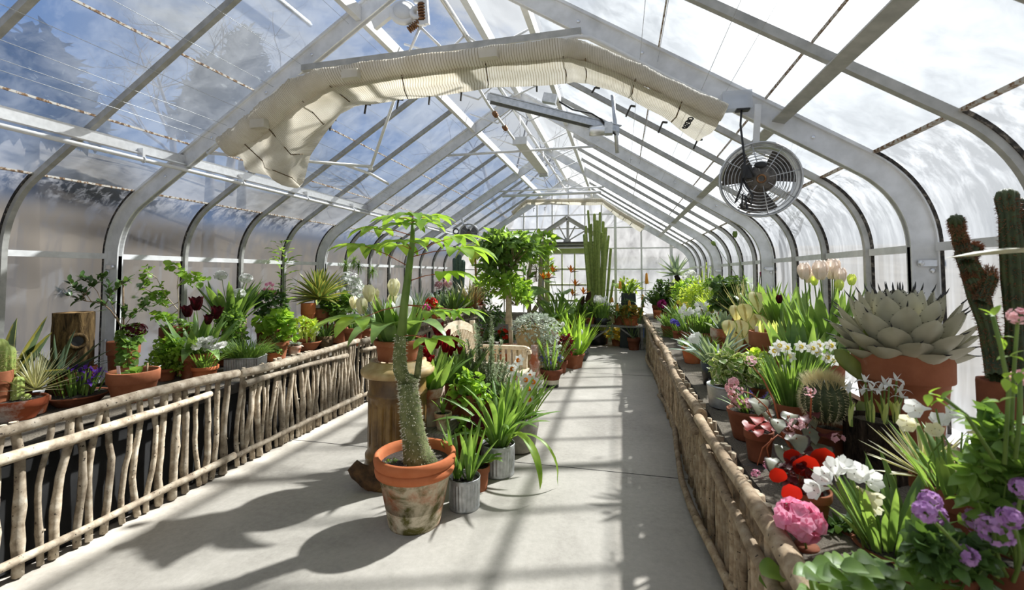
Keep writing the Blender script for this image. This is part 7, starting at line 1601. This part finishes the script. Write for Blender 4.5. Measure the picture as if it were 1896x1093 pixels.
# ================================================================ outside, light, camera
def outside():
    m=MB();n=40;vs=[]
    def hz(x,y):
        a=max(0,(-x-8))/15;b=max(0,y-26)/30
        return -.25+min(1,a)**1.4*7.5+min(1,b)**1.5*5+math.sin(x*.4)*math.cos(y*.3)*.3*min(1,a+b)
    for j in range(n+1):
        for i in range(n+1):
            x=-60+120*i/n;y=-30+120*j/n;vs.append((x,y,hz(x,y)))
    m.add(vs,[(j*(n+1)+i,j*(n+1)+i+1,(j+1)*(n+1)+i+1,(j+1)*(n+1)+i) for j in range(n) for i in range(n)])
    o=m.build('outside_ground',M['hill']);struct(o)
    def tree(h,seed):
        g=random.Random(seed);m=MB()
        def grow(p,d,L,r,lv):
            n=3;pts=[p];rr=[r];q=p
            for i in range(n):
                d=(d+V((g.gauss(0,.12),g.gauss(0,.12),g.gauss(.04,.08)))).normalized();q=q+d*(L/n);pts.append(q);rr.append(r*(1-.3*(i+1)/n))
            m.tube(pts,rr,5 if lv<2 else 3,cap=False)
            if lv<4:
                for k in range((3,4,4,4)[lv]):
                    b=pts[1+k%3];a=g.uniform(0,2*PI);s=d.orthogonal();s.rotate(Quaternion(d,a))
                    grow(b.lerp(pts[-1],g.random()*.8),(d*g.uniform(.5,1)+s*g.uniform(.5,.9)).normalized(),L*g.uniform(.55,.78),rr[-1]*.62,lv+1)
        grow(V((0,0,-.4)),V((0,0,1)),h*.42,h*.02,0);return m
    protos=[tree(11,3),tree(9,8),tree(13,21)]
    spots=[(-24,8,0),(-22,22,2),(-12.5,22,1),(-5.5,18,0),(-2.2,30,2),(3.5,22,1),(9.5,30,2),(-30,26,2)]
    first={}
    g=random.Random(5)
    for i,(x,y,k) in enumerate(spots):
        if k in first: o=first[k].copy();COL.objects.link(o)
        else: o=protos[k].build('bare_tree',M['treebark']);first[k]=o
        o.location=(x,y,hz(x,y));o.rotation_euler=(0,0,g.uniform(0,6))
        tag(o,'bare brown winter tree blurred outside the glass','tree','bare trees outside')
    for i,(u,v0,v1,w) in enumerate(((70,70,330,90),(395,120,260,60),(455,60,230,50))):
        X=-13-1.5*i;q=at(u,v0,X=X);base=V((q.x,q.y,hz(q.x,q.y)));s_=pxm(q);t=thing('evergreen_tree',('broad dark evergreen blurred beyond the upper left panes','smaller evergreen seen past the near left rib','evergreen top just left of the shade cloth','low evergreen between the broad one and the near rib')[i],'tree',base)
        m=MB();m.tube([(0,0,0),(0,0,q.z-base.z-1)],[.22,.06],8);m.build('trunk',M['treebark'],t)
        hh=(q.z-base.z)
        m=MB();g2=random.Random(i)
        for k in range(1500):
            f_=g2.random()**.7;zz=hh*(1-f_*.36);rr=w*s_*(.25+.85*f_)*math.sqrt(g2.random());a=g2.uniform(0,6.283);m.leaf((rr*math.cos(a),rr*math.sin(a),zz),leafn(g2,.0),.55,.28,'lance',.3,.1,2)
        m.build('foliage',M['evergreen'],t)
    b=thing('garden_shed','pale clapboard outbuilding with dark roof behind the gable glass','building',(1.6,15.5,-.2))
    m=MB();m.box((0,0,1.2),(4.2,3,2.4));m.build('shed_wall',M['siding'],b)
    m=MB();m.add([(-2.3,-1.7,2.3),(2.3,-1.7,2.3),(2.3,0,3.3),(-2.3,0,3.3),(-2.3,1.7,2.3),(2.3,1.7,2.3)],[(0,1,2,3),(3,2,5,4)],False);m.build('shed_roof',M['roofing'],b)
outside()
SUN=V((.62,.74,.97)).normalized()
def light():
    w=bpy.data.worlds.new('winter_sky');S.world=w;w.use_nodes=True;t=w.node_tree;t.nodes.clear()
    def n(typ,ins=None,**k):
        x=t.nodes.new(typ)
        for a,b in k.items(): setattr(x,a,b)
        for a,b in (ins or {}).items():
            if isinstance(b,bpy.types.NodeSocket): t.links.new(b,x.inputs[a])
            else: x.inputs[a].default_value=b
        return x
    d=n('ShaderNodeTexCoord').outputs['Generated']
    z=n('ShaderNodeSeparateXYZ',{0:d}).outputs[2]
    blue=n('ShaderNodeValToRGB',{0:z});e=blue.color_ramp.elements
    e[0].position=0.;e[0].color=(.62,.70,.80,1);e[1].position=.75;e[1].color=(.15,.33,.78,1);x=e.new(.3);x.color=(.27,.46,.84,1)
    cl=n('ShaderNodeTexNoise',{'Vector':n('ShaderNodeMapping',{0:d,3:(1.6,1.6,3.2)}).outputs[0],'Scale':2.1,'Detail':7.,'Roughness':.6,'Distortion':.3}).outputs[0]
    dot=n('ShaderNodeVectorMath',{0:d,1:tuple(SUN)},operation='DOT_PRODUCT').outputs['Value']
    near=n('ShaderNodeMapRange',{0:dot,1:.1,2:.95,3:0.,4:.33}).outputs[0]
    s=n('ShaderNodeMath',{0:cl,1:near},operation='ADD').outputs[0]
    f=n('ShaderNodeMapRange',{0:s,1:.53,2:.74},interpolation_type='SMOOTHSTEP').outputs[0]
    cw=n('ShaderNodeMapRange',{0:dot,1:-.2,2:1.,3:.55,4:1.25}).outputs[0]
    cc=n('ShaderNodeCombineXYZ',{0:cw,1:cw,2:cw}).outputs[0]
    mx=n('ShaderNodeMix',{0:f,6:blue.outputs[0],7:cc},data_type='RGBA').outputs[2]
    bg=n('ShaderNodeBackground',{0:mx,1:1.0})
    t.links.new(bg.outputs[0],n('ShaderNodeOutputWorld').inputs[0])
    l=bpy.data.lights.new('sun','SUN');l.energy=30;l.angle=R(1.8);l.color=(1,.965,.91)
    o=bpy.data.objects.new('sun',l);COL.objects.link(o);o.rotation_euler=SUN.to_track_quat('Z','Y').to_euler();o.location=(5,8,12)
light()
cam=bpy.data.cameras.new('camera');co=bpy.data.objects.new('camera',cam);COL.objects.link(co)
co.matrix_world=Matrix.Translation((0,0,H))@Matrix((RT,UP,-FW)).transposed().to_4x4()
cam.sensor_width=36;cam.lens=36*F/1896;cam.shift_y=(CY-546.5)/1896
cam.clip_start=.05;cam.clip_end=300
cam.dof.use_dof=True;cam.dof.focus_distance=4.2;cam.dof.aperture_fstop=3.2
S.camera=co
S.view_settings.view_transform='Standard';S.view_settings.look='None';S.view_settings.exposure=-0.66;S.view_settings.gamma=1
S.view_settings.use_curve_mapping=False
S.cycles.use_denoising=True
S.cycles.max_bounces=9;S.cycles.transparent_max_bounces=16;S.cycles.diffuse_bounces=4;S.cycles.glossy_bounces=3;S.cycles.transmission_bounces=6
S.cycles.caustics_reflective=False;S.cycles.caustics_refractive=False;S.cycles.sample_clamp_indirect=6
